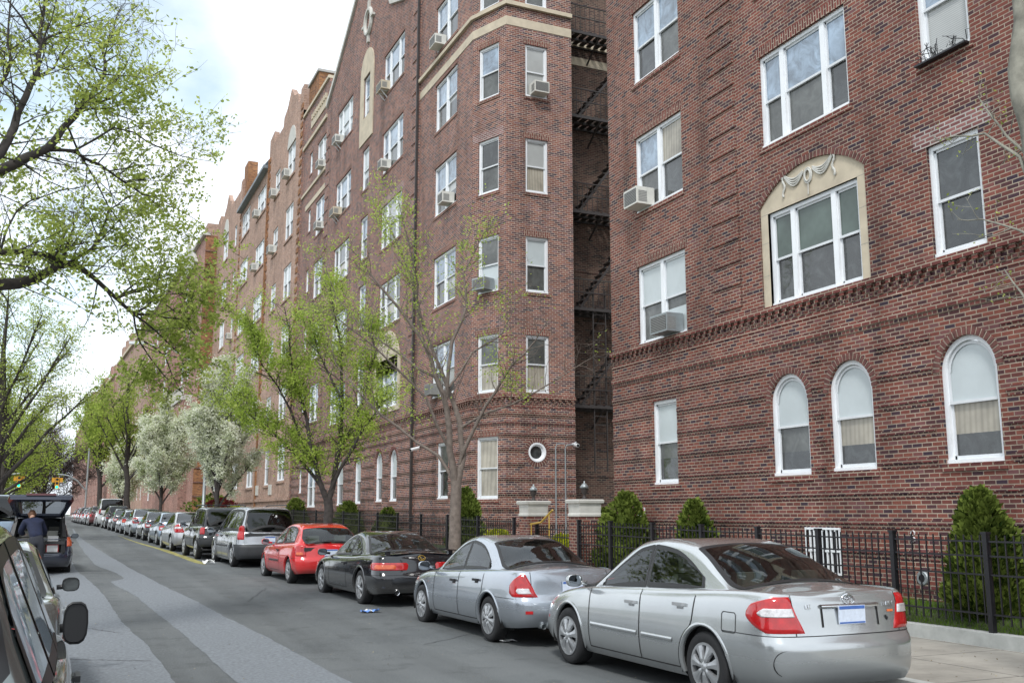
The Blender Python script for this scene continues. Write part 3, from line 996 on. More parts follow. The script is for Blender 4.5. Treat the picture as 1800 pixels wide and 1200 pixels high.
C_HATCH = sedan(L=4.18, W=.848, yr=.80, yf=3.42, rw=.295, tumble=.21, rim='spoke6', hatch=True, lidname='tailgate', cpil=.16,
    zs=[(0, .90), (.35, .93), (.9, .91), (1.6, .88), (2.4, .855), (3.1, .82), (3.6, .76), (3.95, .66), (4.18, .52)],
    zt=[(0, .90), (.10, .99), (.25, 1.12), (.42, 1.24), (.62, 1.32), (.9, 1.365), (1.4, 1.385), (1.85, 1.375), (2.15, 1.345), (2.45, 1.25), (2.75, 1.10), (3.0, .97), (3.5, .87), (3.95, .72), (4.18, .52)],
    green=(.04, .56, 2.25, 3.02), cwr=.08, wins=[(.62, 1.62, .35, .1), (1.67, 2.94, .1, 0)], doors=[(1.64, 2.72, 0)],
    rbump=(.7, .60), trunkw=.60, plate=.72, mould=.50, mouldmat='plastic',
    lamps=[('tail_lamp', [(.65, .60, .90), (.76, .60, .96), (.86, .62, .96), (.90, .66, .88)], 'lamp_red', .014)],
    sub_tail_lamp=[('indicator_lens', [(.67, .66, .86), (.71, .66, .88), (.74, .68, .88)], 'lamp_or', .020)])
C_VAN = sedan(L=4.80, W=.96, yr=.90, yf=3.78, rw=.33, tumble=.235, rim='spoke6', hatch=True, lidname='tailgate', cpil=.10, leanr=.05,
    zs=[(0, .98), (.35, 1.02), (1.5, 1.02), (2.6, 1.0), (3.5, .97), (4.1, .90), (4.5, .78), (4.8, .58)],
    zt=[(0, .98), (.06, 1.15), (.16, 1.40), (.26, 1.58), (.40, 1.68), (.8, 1.735), (1.6, 1.75), (2.4, 1.74), (2.8, 1.70), (3.1, 1.60), (3.5, 1.37), (3.9, 1.13), (4.15, 1.02), (4.5, .85), (4.8, .58)],
    green=(.02, .42, 2.80, 4.12), cwr=.05, wins=[(.30, 1.25, .08, .06), (1.30, 2.30, .06, .06), (2.35, 3.7, .06, 0)], doors=[(1.42, 2.32, 0), (2.32, 3.3, 0)],
    rbump=(.9, .66), trunkw=.74, plate=.80, mould=.60, mouldmat='plastic', glass='glass_t', msize=1.15, mh=.085,
    lamps=[('tail_lamp', [(.80, .76, 1.00), (.9, .76, 1.06), (1.05, .76, 1.08), (1.15, .77, 1.04), (1.2, .80, .94)], 'lamp_red', .016)],
    panelmats={'rear_bumper': 'plastic'})
C_SUV = sedan(L=4.25, W=.87, yr=.80, yf=3.30, rw=.36, tumble=.15, rim='spoke5', hatch=True, lidname='tailgate', cpil=.10, leanr=.03,
    zb=[(0, .42), (.6, .38), (1.6, .33), (2.8, .33), (3.8, .36), (4.25, .4)],
    zs=[(0, 1.03), (.35, 1.06), (1.5, 1.05), (2.5, 1.03), (3.2, 1.0), (3.7, .94), (4.05, .85), (4.25, .68)],
    zt=[(0, 1.03), (.05, 1.2), (.12, 1.45), (.22, 1.62), (.35, 1.67), (.9, 1.70), (1.6, 1.71), (2.1, 1.69), (2.4, 1.62), (2.7, 1.43), (2.95, 1.22), (3.15, 1.09), (3.7, 1.01), (4.05, .9), (4.25, .68)],
    green=(.02, .34, 2.2, 3.16), cwr=.04, cwf=.2, wins=[(.22, .85, .05, .05), (.92, 1.72, .05, .05), (1.78, 2.98, .05, 0)], doors=[(.98, 1.75, 0), (1.75, 2.72, 0)],
    rbump=(.85, .68), trunkw=.66, plate=.62, rocker=.42, glass='glass_t', msize=1.1, mh=.09,
    lamps=[('tail_lamp', [(.82, .70, .90), (.95, .70, .93), (1.04, .70, .90)], 'lamp_red', .016)],
    panelmats={'rear_bumper': 'plastic'})
C_WAGON = sedan(L=4.45, W=.865, yr=.90, yf=3.42, rw=.32, tumble=.19, rim='spoke6', hatch=True, lidname='tailgate', cpil=.12, leanr=.04,
    zs=[(0, .95), (.35, .98), (1.5, .96), (2.5, .93), (3.2, .90), (3.8, .83), (4.2, .74), (4.45, .58)],
    zt=[(0, .95), (.05, 1.1), (.14, 1.32), (.25, 1.46), (.45, 1.54), (.9, 1.57), (1.6, 1.58), (2.1, 1.55), (2.45, 1.46), (2.8, 1.26), (3.1, 1.06), (3.25, .98), (3.8, .90), (4.2, .8), (4.45, .58)],
    green=(.02, .42, 2.3, 3.26), cwr=.05, wins=[(.25, 1.05, .06, .06), (1.1, 1.95, .06, .06), (2.0, 3.15, .06, 0)], doors=[(1.15, 2.0, 0), (2.0, 2.95, 0)],
    rbump=(.8, .60), trunkw=.66, plate=.78, glass='glass_t',
    lamps=[('tail_lamp', [(.72, .70, .96), (.85, .70, 1.0), (.93, .72, .96)], 'lamp_red', .016)])
C_CARGO = sedan(L=5.2, W=1.0, yr=1.0, yf=4.2, rw=.36, tumble=.15, rim='spoke6', hatch=True, lidname='rear_doors', cpil=.10, leanr=.02,
    zs=[(0, 1.2), (.35, 1.22), (3.5, 1.18), (4.3, 1.1), (4.9, .95), (5.2, .7)],
    zt=[(0, 1.2), (.04, 1.5), (.1, 1.8), (.2, 1.98), (.4, 2.05), (1.5, 2.08), (3.0, 2.06), (3.4, 1.95), (3.9, 1.6), (4.4, 1.28), (4.9, 1.05), (5.2, .7)],
    green=(.02, .3, 3.1, 4.42), cwr=.03, wins=[(.4, 1.6, .04, .04), (1.7, 2.7, .04, .04), (2.75, 4.1, .04, 0)], doors=[(2.7, 3.7, 0)],
    rbump=(.9, .62), trunkw=.74, plate=.7, glass='glass_t',
    lamps=[('tail_lamp', [(.95, .80, 1.0), (1.15, .80, 1.02), (1.3, .80, 1.0)], 'lamp_red', .016)])
M['chromeh'] = plain('satin_silver_handle', (.5, .51, .52), .25, metal=.6, var=.08)

def resolve(sp):
    d = dict(sp)
    for k in ('glass', 'mouldmat', 'seatm', 'handlemat', 'mirrormat'):
        if isinstance(d.get(k), str): d[k] = M[d[k]]
    if 'panelmats' in d: d['panelmats'] = {k: M[v] for k, v in d['panelmats'].items()}
    d['lamps'] = [(a, b, M[c], o) for a, b, c, o in d.get('lamps', [])]
    for k in list(d):
        if k.startswith('sub_'): d[k] = [(a, b, M[c], o) for a, b, c, o in d[k]]
    return d
def car(name, spec, paintm, label, cat, rear_left, rz, gz_, hi=True, group='cars parked along the right kerb', **kw):
    """rear_left: ground x,y of the left rear wheel contact"""
    sp = resolve(dict(spec, **kw))
    Wx, yr, Ln = sp['W']-.03, sp['yr'], sp['L']
    loc = V((rear_left[0], rear_left[1])) - V((math.cos(rz)*-Wx - math.sin(rz)*(yr-Ln/2), math.sin(rz)*-Wx + math.cos(rz)*(yr-Ln/2)))
    return make_car(name, sp, label, cat, (loc[0], loc[1], gz_), rz, group, hi, paintm)
P_SILVER = paint('silver_car_paint_warm', (.52, .54, .545), metal=.75, rough=.22)
P_SILVERB = paint('blue_silver_car_paint', (.42, .455, .50), metal=.72, rough=.23)
P_BLACK = paint('black_car_paint', (.006, .007, .010), rough=.12)
P_RED = paint('red_car_paint', (.60, .012, .014), rough=.2)
P_GREY = paint('pale_silver_car_paint', (.43, .445, .47), metal=.65, rough=.27)
P_DGREY = paint('dark_grey_car_paint', (.07, .08, .09), metal=.4, rough=.3)
P_OLIVE = paint('grey_green_silver_car_paint', (.20, .225, .22), metal=.8, rough=.2)
P_NAVY = paint('dark_navy_car_paint', (.018, .024, .045), metal=.3, rough=.25)
P_WHITE = paint('white_van_paint', (.66, .67, .67), rough=.4)
P_BLUE = paint('light_blue_car_paint', (.26, .33, .42), metal=.5, rough=.33)
P_MAROON = paint('maroon_car_paint', (.10, .012, .016), metal=.2, rough=.3)
# ================================================================ ground profile (the street climbs gently away from the camera)
def gz(Y):
    if Y < 12: return 0.
    if Y < 80: return .012*(Y-12)
    return .816 + min(.5, (Y-80)*.001)

# ---------------------------------------------------------------- wall with real openings
class Facade:
    def __init__(s, p0, u, n):
        s.p0 = V(p0); s.u = V(u).normalized(); s.n = V(n).normalized()
        s.mat = Matrix(((s.u.x, s.n.x, 0), (s.u.y, s.n.y, 0), (0, 0, 1)))
    def P(s, u, z, d=0.):
        """point u metres along, height z, d metres in front of the wall"""
        return V((s.p0.x + s.u.x*u + s.n.x*d, s.p0.y + s.u.y*u + s.n.y*d, z))
    def box(s, mb, u0, u1, z0, z1, d0, d1, m=0):
        c = s.P((u0+u1)/2, (z0+z1)/2, (d0+d1)/2)
        mb.obox(c, s.u*((u1-u0)/2), s.n*((d1-d0)/2), V((0, 0, (z1-z0)/2)), m)
    def quad(s, mb, pts, m=0, d=0.):
        q = [s.P(a, b, d) for a, b in pts]
        nn = (q[1]-q[0]).cross(q[2]-q[1])
        if nn.dot(s.n) < 0: q = q[::-1]
        mb.face(q, m)

def wall(mb, F, u0, u1, z0, z1, holes, m=0, depth=.14, top=None):
    us = sorted({u0, u1} | {h[0] for h in holes} | {h[1] for h in holes})
    us = [u for u in us if u0-1e-6 <= u <= u1+1e-6]
    zs = sorted({z0, z1} | {h[2] for h in holes} | {h[3] for h in holes})
    zs = [z for z in zs if z0-1e-6 <= z <= z1+1e-6]
    for i in range(len(us)-1):
        run = None
        for j in range(len(zs)-1):
            cu, cz = (us[i]+us[i+1])/2, (zs[j]+zs[j+1])/2
            inside = any(h[0] < cu < h[1] and h[2] < cz < h[3] for h in holes)
            if not inside:
                if run is None: run = zs[j]
            if (inside or j == len(zs)-2) and run is not None:
                ze = zs[j] if inside else zs[j+1]
                F.quad(mb, [(us[i], run), (us[i+1], run), (us[i+1], ze), (us[i], ze)], m)
                run = None
    for h in holes:
        a, b, c, d = h[:4]; kind = h[4] if len(h) > 4 else ''
        def rev(p, q, toward):
            pts = [F.P(*p, 0), F.P(*q, 0), F.P(*q, -depth), F.P(*p, -depth)]
            nn = (pts[1]-pts[0]).cross(pts[2]-pts[1])
            mid = (pts[0]+pts[2])/2
            if nn.dot(F.P(*toward, -depth/2)-mid) < 0: pts = pts[::-1]
            mb.face(pts, m)
        cen = ((a+b)/2, (c+d)/2)
        if kind == 'round':
            r = (b-a)/2; n = 24; cz = (c+d)/2
            arc = [(cen[0]+r*math.cos(2*math.pi*k/n), cz+r*math.sin(2*math.pi*k/n)) for k in range(n+1)]
            cor = [(b, d), (a, d), (a, c), (b, c)]
            for q in range(4):
                seg = arc[q*6:q*6+7]
                for k in range(6): F.quad(mb, [seg[k], seg[k+1], cor[q]], m)
            for k in range(n): rev(arc[k], arc[k+1], cen)
            continue
        if kind in ('arch', 'seg'):
            if kind == 'arch':
                r = (b-a)/2; cz = d-r; a0, a1 = 0, math.pi; cc = (cen[0], cz)
            else:   # flat segmental: rise h[5]
                rise = h[5]; w = (b-a)/2; r = (w*w+rise*rise)/(2*rise); cz = d-r
                a0 = math.acos(w/r); a1 = math.pi-a0; cc = (cen[0], cz)
            n = 16
            arc = [(cc[0]+r*math.cos(a0+(a1-a0)*k/n), cc[1]+r*math.sin(a0+(a1-a0)*k/n)) for k in range(n+1)]
            for k in range(n):
                cor = (b, d) if k < n/2 else (a, d)
                F.quad(mb, [arc[k], arc[k+1], cor], m)
                rev(arc[k], arc[k+1], cen)
            zsp = arc[0][1]
            rev((a, c), (b, c), cen); rev((a, c), (a, zsp), cen); rev((b, c), (b, zsp), cen)
            continue
        rev((a, c), (b, c), cen); rev((a, d), (b, d), cen); rev((a, c), (a, d), cen); rev((b, c), (b, d), cen)

def arc_pts(uc, zc, r, a0, a1, n):
    return [(uc+r*math.cos(a0+(a1-a0)*k/n), zc+r*math.sin(a0+(a1-a0)*k/n)) for k in range(n+1)]

def window(F, bld, off, u0, u1, z0, z1, lights=(1,), arch=False, pane=('p_blue', 'p_grey'), detail=2, label=None, setb=.09, meet=.5, panes=None, name='window', rail=True):
    """double-hung window. lights: relative widths of mulled units. detail 2 near, 1 far"""
    fr = MB(); pn = MB()
    mats = []
    def mi(k):
        if k not in mats: mats.append(k)
        return mats.index(k)
    cw = .075 if detail > 1 else .085
    d0, d1 = -setb-.05, -setb+.035       # outer casing
    ztop = z1 - ((u1-u0)/2 if arch else 0)
    # casing
    F.box(fr, u0, u0+cw, z0, ztop, d0, d1); F.box(fr, u1-cw, u1, z0, ztop, d0, d1)
    F.box(fr, u0-.02, u1+.02, z0-.012, z0+.055, d0, d1+.03)
    if not arch: F.box(fr, u0+cw, u1-cw, z1-cw, z1, d0, d1)
    else:
        r = (u1-u0)/2; n = 18; uc = (u0+u1)/2
        o_ = arc_pts(uc, ztop, r, 0, math.pi, n); i_ = arc_pts(uc, ztop, r-cw, 0, math.pi, n)
        for k in range(n):
            q = [o_[k], o_[k+1], i_[k+1], i_[k]]
            F.quad(fr, q, 0, d1)
            fr.face([F.P(*i_[k], d1), F.P(*i_[k+1], d1), F.P(*i_[k+1], d0), F.P(*i_[k], d0)])
    tot = sum(lights); mull = .12 if len(lights) > 1 else 0
    inner0, inner1 = u0+cw, u1-cw
    W_ = inner1-inner0-mull*(len(lights)-1)
    x = inner0
    for li, w in enumerate(lights):
        wd = W_*w/tot; a, b = x, x+wd
        if li < len(lights)-1:
            F.box(fr, b, b+mull, z0+.055, z1-(0 if arch else cw), d0, d1+.006)
        x = b+mull
        zb, zt = z0+.055, (ztop if arch else z1-cw)
        zm = zb+(zt-zb)*meet if not arch else z0+.055+(z1-cw-z0)*.47
        s = .042
        du0, du1 = -setb-.03, -setb-.0
        dl0, dl1 = -setb-.06, -setb-.028
        if rail:
            F.box(fr, a, b, zm-.022, zm+.022, du0-.01, du1+.004, 1)
        F.box(fr, a, b, zb, zb+.06, dl0, dl1, 1)
        for (p, q) in ((a, a+s*.8), (b-s*.8, b)):
            F.box(fr, p, q, zb, zm, dl0, dl1, 1)
            F.box(fr, p, q, zm, zt, du0, du1, 1)
        if not arch: F.box(fr, a, b, zt-s, zt, du0, du1, 1)
        pp = (panes[li] if panes else pane)
        up, lo = pp[0], pp[1]
        # panes
        if arch:
            n = 18; uc = (u0+u1)/2; r = (u1-u0)/2-cw-.01
            A = arc_pts(uc, ztop, r, 0, math.pi, n)
            poly = [(uc+r, zm)] + A + [(uc-r, zm)]
            F.quad(pn, poly, mi(up), -setb-.022)
            i2 = arc_pts(uc, ztop, r, 0, math.pi, n); i3 = arc_pts(uc, ztop, r-.045, 0, math.pi, n)
            for k in range(n): F.quad(fr, [i2[k], i2[k+1], i3[k+1], i3[k]], 1, -setb-.004)
        else:
            F.quad(pn, [(a, zm), (b, zm), (b, zt), (a, zt)], mi(up), -setb-.022)
        if len(pp) > 2:   # shade pulled part way down behind the lower sash
            zc = zb+(zm-zb)*pp[3]
            F.quad(pn, [(a, zc), (b, zc), (b, zm), (a, zm)], mi(pp[2]), -setb-.05)
            F.quad(pn, [(a, zb), (b, zb), (b, zc), (a, zc)], mi(lo), -setb-.05)
        else:
            F.quad(pn, [(a, zb), (b, zb), (b, zm), (a, zm)], mi(lo), -setb-.05)
    w_ = fr.build(name, [M['white'], M['white_d']], bld, off)
    if label: w_['label'] = label
    pn.build('pane', [M[k] for k in mats], w_, off)
    return w_

def sill(mb, F, u0, u1, z, over=.06):
    """row of brick headers on edge below a window"""
    F.box(mb, u0-over, u1+over, z-.115, z-.012, -.08, .028)
def lintel(mb, F, u0, u1, z, over=.08, h=.2):
    F.box(mb, u0-over, u1+over, z, z+h, -.02, .006)
def voussoirs(mb, F, uc, zc, r, a0=0, a1=math.pi, n=22, h=.11, m=0, m2=1):
    """ring of radial bricks"""
    for k in range(n):
        t0 = a0+(a1-a0)*(k+.14)/n; t1 = a0+(a1-a0)*(k+.86)/n
        q = [(uc+r*math.cos(t0), zc+r*math.sin(t0)), (uc+(r+h)*math.cos(t0), zc+(r+h)*math.sin(t0)), (uc+(r+h)*math.cos(t1), zc+(r+h)*math.sin(t1)), (uc+r*math.cos(t1), zc+r*math.sin(t1))]
        mb.prism(q, lambda a, b: F.P(a, b, -.01), F.n*.026, m)
    for k in range(n):
        t0 = a0+(a1-a0)*k/n; t1 = a0+(a1-a0)*(k+1)/n
        F.quad(mb, [(uc+r*math.cos(t0), zc+r*math.sin(t0)), (uc+(r+h)*math.cos(t0), zc+(r+h)*math.sin(t0)), (uc+(r+h)*math.cos(t1), zc+(r+h)*math.sin(t1)), (uc+r*math.cos(t1), zc+r*math.sin(t1))], m2, .004)

def minus(a, b, cuts):
    """interval a..b with cut intervals removed"""
    segs = [(a, b)]
    for c, d in cuts:
        ns = []
        for p, q in segs:
            if d <= p or c >= q: ns.append((p, q)); continue
            if c > p: ns.append((p, c))
            if d < q: ns.append((d, q))
        segs = ns
    return [(p, q) for p, q in segs if q-p > .04]

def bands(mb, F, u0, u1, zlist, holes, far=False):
    """projecting string courses, header course below each with shadow put into its colour"""
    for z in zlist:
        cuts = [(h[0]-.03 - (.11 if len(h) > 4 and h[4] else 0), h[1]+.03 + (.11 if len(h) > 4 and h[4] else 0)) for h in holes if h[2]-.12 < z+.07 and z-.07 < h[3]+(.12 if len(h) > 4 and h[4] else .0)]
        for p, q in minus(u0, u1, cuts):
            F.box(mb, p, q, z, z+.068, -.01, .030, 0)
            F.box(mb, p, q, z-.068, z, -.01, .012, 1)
def corbel(mb, F, u0, u1, z, holes=()):
    """rowlock course over two staggered rows of corbelled headers"""
    F.box(mb, u0, u1, z, z+.10, -.01, .075, 0)
    n = int((u1-u0)/.215)
    for r, (dz, sh, pr) in enumerate(((-.07, 0, .055), (-.14, .5, .04), (-.21, 0, .026))):
        for k in range(n):
            c = u0 + (k+.25+sh*.5+ .0)*(u1-u0)/n
            F.box(mb, c, min(u1, c+.105), z+dz, z+dz+.066, -.01, pr, 1 if r else 0)
    F.box(mb, u0, u1, z-.30, z-.235, -.01, .014, 0)
def quoins(mb, F, u0, u1, z0, z1, pitch=.474, pr=.028, h=.40):
    z = z0
    while z+h < z1:
        F.box(mb, u0, u1, z, z+h, -.01, pr, 0)
        z += pitch

def air_con(F, u, z, w=.62, h=.40, out=.38, label='', mat='ac_white', bracket=False, parent=None, group='window air conditioners'):
    w *= .88; h *= .9; out *= .88
    p = F.P(u, z, 0)
    root = empty('air_conditioner', p, 0, label, 'air conditioner', group)
    mb = MB()
    d0 = -.10
    F.box(mb, u-w/2, u+w/2, z, z+h, d0, out, 0)
    o = mb.build('casing', M[mat], root, p)
    g = MB()
    for k in range(9):
        zz = z+.05+(h-.1)*k/8.5
        F.box(g, u-w/2+.04, u+w/2-.04, zz, zz+.018, out, out+.008, 0)
    for sgn in (-1, 1):
        for k in range(7):
            zz = z+.07+(h-.14)*k/7
            c = F.P(u+sgn*w/2, zz, (out)/2+.03)
            g.obox(c, F.n*(out*.30), F.u*.006, V((0, 0, .012)), 0)
    g.build('louvre', M['louver'], o, p)
    b = MB()
    F.box(b, u-w/2+.03, u+w/2-.03, z+.04, z+h-.04, out+.0005, out+.003, 0)
    b.build('coil_grille', M['ac_dark'], root, p)
    if bracket:
        k = MB()
        for s_ in (-.2, .2):
            k.bar(F.P(u+s_, z-.01, out*.8), F.P(u+s_, z-.32, .01), .03)
            k.bar(F.P(u+s_, z-.01, 0), F.P(u+s_, z-.01, out), .03)
        k.build('bracket', M['white_d'], root, p)
    return root
# ================================================================ buildings
RR = random.Random(3)
# ---- near building on the right
bA = empty('apartment_building', (12.2, 21.2, .1), 0, 'near red brick apartment building with stone swag arch window', 'building')
oA = V((12.2, 21.2, .1))
FA = Facade((12.2, 0, 0), (0, 1, 0), (-1, 0, 0))
rowsA = [8.88, 12.17, 15.42, 18.7]
hA = [(18.42, 19.42, 2.40, 4.28), (14.17, 15.22, 2.45, 4.33, 'arch'), (12.58, 13.62, 2.48, 4.36, 'arch'), (10.12, 11.16, 2.50, 4.40, 'arch'),
      (6.6, 7.64, 2.5, 4.4, 'arch'), (13.5, 14.38, .72, 1.52), (10.55, 11.1, .95, 1.52), (12.45, 15.30, 5.68, 8.22, 'seg', .55)]
LA = (17.92, 19.94); TA = (12.70, 15.14); RA = (10.11, 11.10); SA = (6.2, 8.2)
hA += [(LA[0], LA[1], 5.66, 7.55), (RA[0], RA[1], 5.69, 7.50), (SA[0], SA[1], 5.69, 7.5)]
for z in rowsA:
    for c in (LA, TA, RA, SA): hA.append((c[0], c[1], z, z+1.90))
w = MB(); wall(w, FA, 2.0, 21.2, .1, 21.5, hA, 0)
FA2 = Facade((12.2, 21.2, 0), (1, 0, 0), (0, 1, 0)); wall(w, FA2, 0, 9, .1, 21.5, [], 0)
FA3 = Facade((12.2, 2.0, 0), (1, 0, 0), (0, -1, 0)); wall(w, FA3, 0, 9, .1, 21.5, [], 0)
w.box(12.3, 21.2, 2.1, 21.1, 21.3, 21.5, 1)
w.build('wall', [M['brick_a'], M['concrete']], bA, oA)
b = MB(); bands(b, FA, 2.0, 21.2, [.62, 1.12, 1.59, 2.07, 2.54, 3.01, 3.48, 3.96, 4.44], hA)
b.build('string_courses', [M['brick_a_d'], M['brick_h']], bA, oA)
b = MB(); corbel(b, FA, 2.0, 21.2, 5.56); F = FA
FA.box(b, 2.0, 21.2, 4.88, 4.98, -.01, .035, 0); FA.box(b, 2.0, 21.2, 4.81, 4.88, -.01, .016, 1)
b.build('corbel_course', [M['brick_a_s'], M['brick_h']], bA, oA)
q = MB(); quoins(q, FA, 15.95, 16.86, 5.85, 21, .474)
q.build('quoin_pilaster', [M['brick_a']], bA, oA)
def sills(F_, hh, bld, off, skip=lambda h: False, lskip=lambda h: False):
    for h in hh:
        if len(h) > 4 and h[4] != 'arch': continue
        if not skip(h):
            s_ = MB(); sill(s_, F_, h[0], h[1], h[2]); s_.build('sill', [M['brick_a_s']], bld, off)
        if len(h) == 4 and not lskip(h):
            wh = (F_ is FA and h[0] == RA[0] and h[2] < 6) or (F_ is not FA and RR.random() < .16)
            s_ = MB(); lintel(s_, F_, h[0], h[1], h[3], .25 if wh else .08, .3 if wh else .2); s_.build('lintel', [M['brick_w' if wh else 'brick_a_s']], bld, off, uvrot=not wh)
sills(FA, hA, bA, oA, lambda h: h[2] < 2 or h[2] in (5.66, 5.69), lambda h: h[2] < 4.5)
for (a, b_, c, d, *k) in [h for h in hA if len(h) > 4 and h[4] == 'arch']:
    v = MB(); r = (b_-a)/2
    voussoirs(v, FA, (a+b_)/2, d-r, r, 0, math.pi, 21, .12)
    v.build('brick_arch', [M['brick_p'], M['mortar']], bA, oA)
# stone surround with swag
st = MB(); ia, ib, iz0, iz1 = 12.66, 15.08, 5.68, 7.52
oa, ob, oz1, rise = 12.45, 15.30, 8.22, .55
wv = (ob-oa)/2; r = (wv*wv+rise*rise)/(2*rise); cz = oz1-r; a0 = math.acos(wv/r)
arc = arc_pts((oa+ob)/2, cz, r-.004, a0, math.pi-a0, 20)
D = -.03
FA.quad(st, [(oa, iz0), (ia, iz0), (ia, iz1), (oa, iz1)], 0, D); FA.quad(st, [(ib, iz0), (ob, iz0), (ob, iz1), (ib, iz1)], 0, D)
zsp = arc[0][1]
FA.quad(st, [(oa, iz1), (ob, iz1), (ob, zsp), (oa, zsp)], 0, D)
FA.quad(st, arc, 0, D)
for (p, q_) in (((ia, iz0), (ia, iz1)), ((ib, iz0), (ib, iz1)), ((ia, iz1), (ib, iz1))):
    st.face([FA.P(*p, D), FA.P(*q_, D), FA.P(*q_, -.14), FA.P(*p, -.14)])
    st.face([FA.P(*p, D), FA.P(*q_, D), FA.P(*q_, -.14), FA.P(*p, -.14)][::-1])
for u_ in (12.56, 15.19):
    for z_ in (6.3, 6.95, 7.52): FA.box(st, u_-.10, u_+.10, z_-.003, z_+.003, D, D+.0015, 1)
so = st.build('stone_surround', [M['stone'], M['louver']], bA, oA)
sw = MB(); uc = 13.87; zc = 7.93
for sg in (1, -1):
    for k in range(4):
        pts = [FA.P(uc+sg*(.13+.52*t), zc+.13-(.10+.035*k)*math.sin(math.pi*t)+.06*t-.012*k, D+.02) for t in [i/12 for i in range(13)]]
        sw.tube(pts, .017, 6)
    pts = [FA.P(uc+sg*(.68+.03*math.sin(t*9)), zc+.20-.42*t, D+.02) for t in [i/14 for i in range(15)]]
    sw.tube(pts, [.014+.014*abs(math.sin(i*1.1)) for i in range(15)], 6)
for rr_, hh in ((.10, .03), (.075, .045)):
    rg = [FA.P(uc+rr_*math.cos(t), zc+.0+rr_*1.45*math.sin(t), D+hh*.6) for t in [2*math.pi*i/20 for i in range(21)]]
    sw.tube(rg, .018, 6, caps=False)
sw.tube([FA.P(uc, zc-.15, D+.02), FA.P(uc+.015, zc-.36, D+.015)], .012, 6)
sw.build('carved_swag', [M['stone_w']], so, oA, smooth=True)
v = MB(); voussoirs(v, FA, (oa+ob)/2, cz, r, a0-.02, math.pi-a0+.02, 34, .11)
v.build('brick_arch', [M['brick_p'], M['mortar']], bA, oA)
WB = ('p_blind', 'p_dark', 'p_grey', .45)
window(FA, bA, oA, 18.42, 19.42, 2.40, 4.28, pane=('p_blind', 'p_dark', 'p_grey', .6))
for a, b_, c, d in ((14.17, 15.22, 2.45, 4.33), (12.58, 13.62, 2.48, 4.36), (10.12, 11.16, 2.50, 4.40), (6.6, 7.64, 2.5, 4.4)):
    window(FA, bA, oA, a, b_, c, d, arch=True, pane=('p_blind', 'p_dark', 'p_tan' if a < 14 else 'p_grey', .45))
window(FA, bA, oA, ia, ib, iz0, iz1, (.8, 1.5, .8), panes=[('p_screen', 'p_dark')]*3, setb=.12)
window(FA, bA, oA, *LA, 5.66, 7.55, (1, 1), panes=[('p_blind', 'p_blind', 'p_grey', .7), ('p_blind', 'p_grey')])
window(FA, bA, oA, *RA, 5.69, 7.50, panes=[('p_dark', 'p_dark')])
window(FA, bA, oA, *SA, 5.69, 7.50, (1, 1))
for i, z in enumerate(rowsA):
    window(FA, bA, oA, *LA, z, z+1.9, (1, 1), panes=[('p_tan', 'p_dark'), ('p_blue', 'p_grey')] if i == 0 else [('p_blue', 'p_grey'), ('p_blue', 'p_dark')])
    window(FA, bA, oA, *TA, z, z+1.9, (.75, 1.5, .75), panes=[('p_blue', 'p_dark'), ('p_blue', 'p_grey'), ('p_blue', 'p_grey')])
    window(FA, bA, oA, *RA, z, z+1.9, pane=('p_blue', 'p_slat') if i == 0 else ('p_blue', 'p_grey'))
    window(FA, bA, oA, *SA, z, z+1.9, (1, 1))
# basement windows behind white bars
for a, b_, c, d in ((13.5, 14.38, .72, 1.52), (10.55, 11.1, .95, 1.52)):
    g = MB(); FA.box(g, a, b_, c, d, -.20, -.14)
    o = g.build('basement_window', [M['dark']], bA, oA)
    g = MB()
    for zz in (c+.02, (c+d)/2, d-.02): FA.box(g, a, b_, zz-.018, zz+.018, .01, .04)
    n = 8 if b_-a > .7 else 4
    for k in range(n+1):
        uu = a+.015+(b_-a-.03)*k/n; FA.box(g, uu-.014, uu+.014, c, d, .008, .036)
    g.build('window_bars', [M['white']], o, oA)
g = MB(); FA.box(g, 19.82, 20.12, 1.66, 1.90, .0, .012, 0); FA.box(g, 19.85, 20.09, 1.80, 1.88, .0125, .0135, 1)
for k in range(3): FA.box(g, 19.86, 20.06, 1.69+.03*k, 1.70+.03*k, .0125, .0135, 1)
sg_ = g.build('wall_notice', [M['white'], plain('faded_red_print', (.5, .12, .12), .6)], None, None)
tag(sg_, 'small white notice with faded red print on near building', 'sign')
g = MB()
for z_ in (1.46, 1.36): g.lathe([(.0001, .03), (.03, .03), (.04, .0), (.04, -.03)], (12.2, 11.9, z_), 'x', 10)
tag(g.build('wall_tap', [M['white']], None), 'two small white pipe stubs on brick above the fence rail', 'pipe')
g = MB(); g.lathe([(.06, -.045), (.10, -.045), (.115, -.03), (.12, .0)], (12.2, 11.75, .78), 'x', 20, 0); g.lathe([(.0001, -.03), (.06, -.03)], (12.2, 11.75, .78), 'x', 20, 1)
tag(g.build('vent_cap', [M['grey_steel'], M['dark']], None), 'round grey vent cap low on the brick wall', 'vent')
air_con(FA, 19.55, 8.93, .68, .46, .44, 'large two-tone window air conditioner at corner of near building', mat='ac_white')
air_con(FA, 18.55, 5.72, .78, .46, .38, 'big grey window air conditioner above the small white notice', mat='grey_steel')
# window box of dry twigs
g = MB()
for k in range(26):
    u_ = RR.uniform(10.1, 11.1); z0_ = 8.84
    g.tube([FA.P(u_, z0_, .05), FA.P(u_+RR.uniform(-.1, .1), z0_+RR.uniform(.05, .2), .1+RR.uniform(-.05, .08)), FA.P(u_+RR.uniform(-.25, .25), z0_+RR.uniform(.05, .3), .12)], .006, 4)
FA.box(g, 10.1, 11.1, 8.83, 8.86, .0, .14)
tag(g.build('window_rack', [M['iron']], None), 'wire rack with dry twigs under top right window', 'rack')

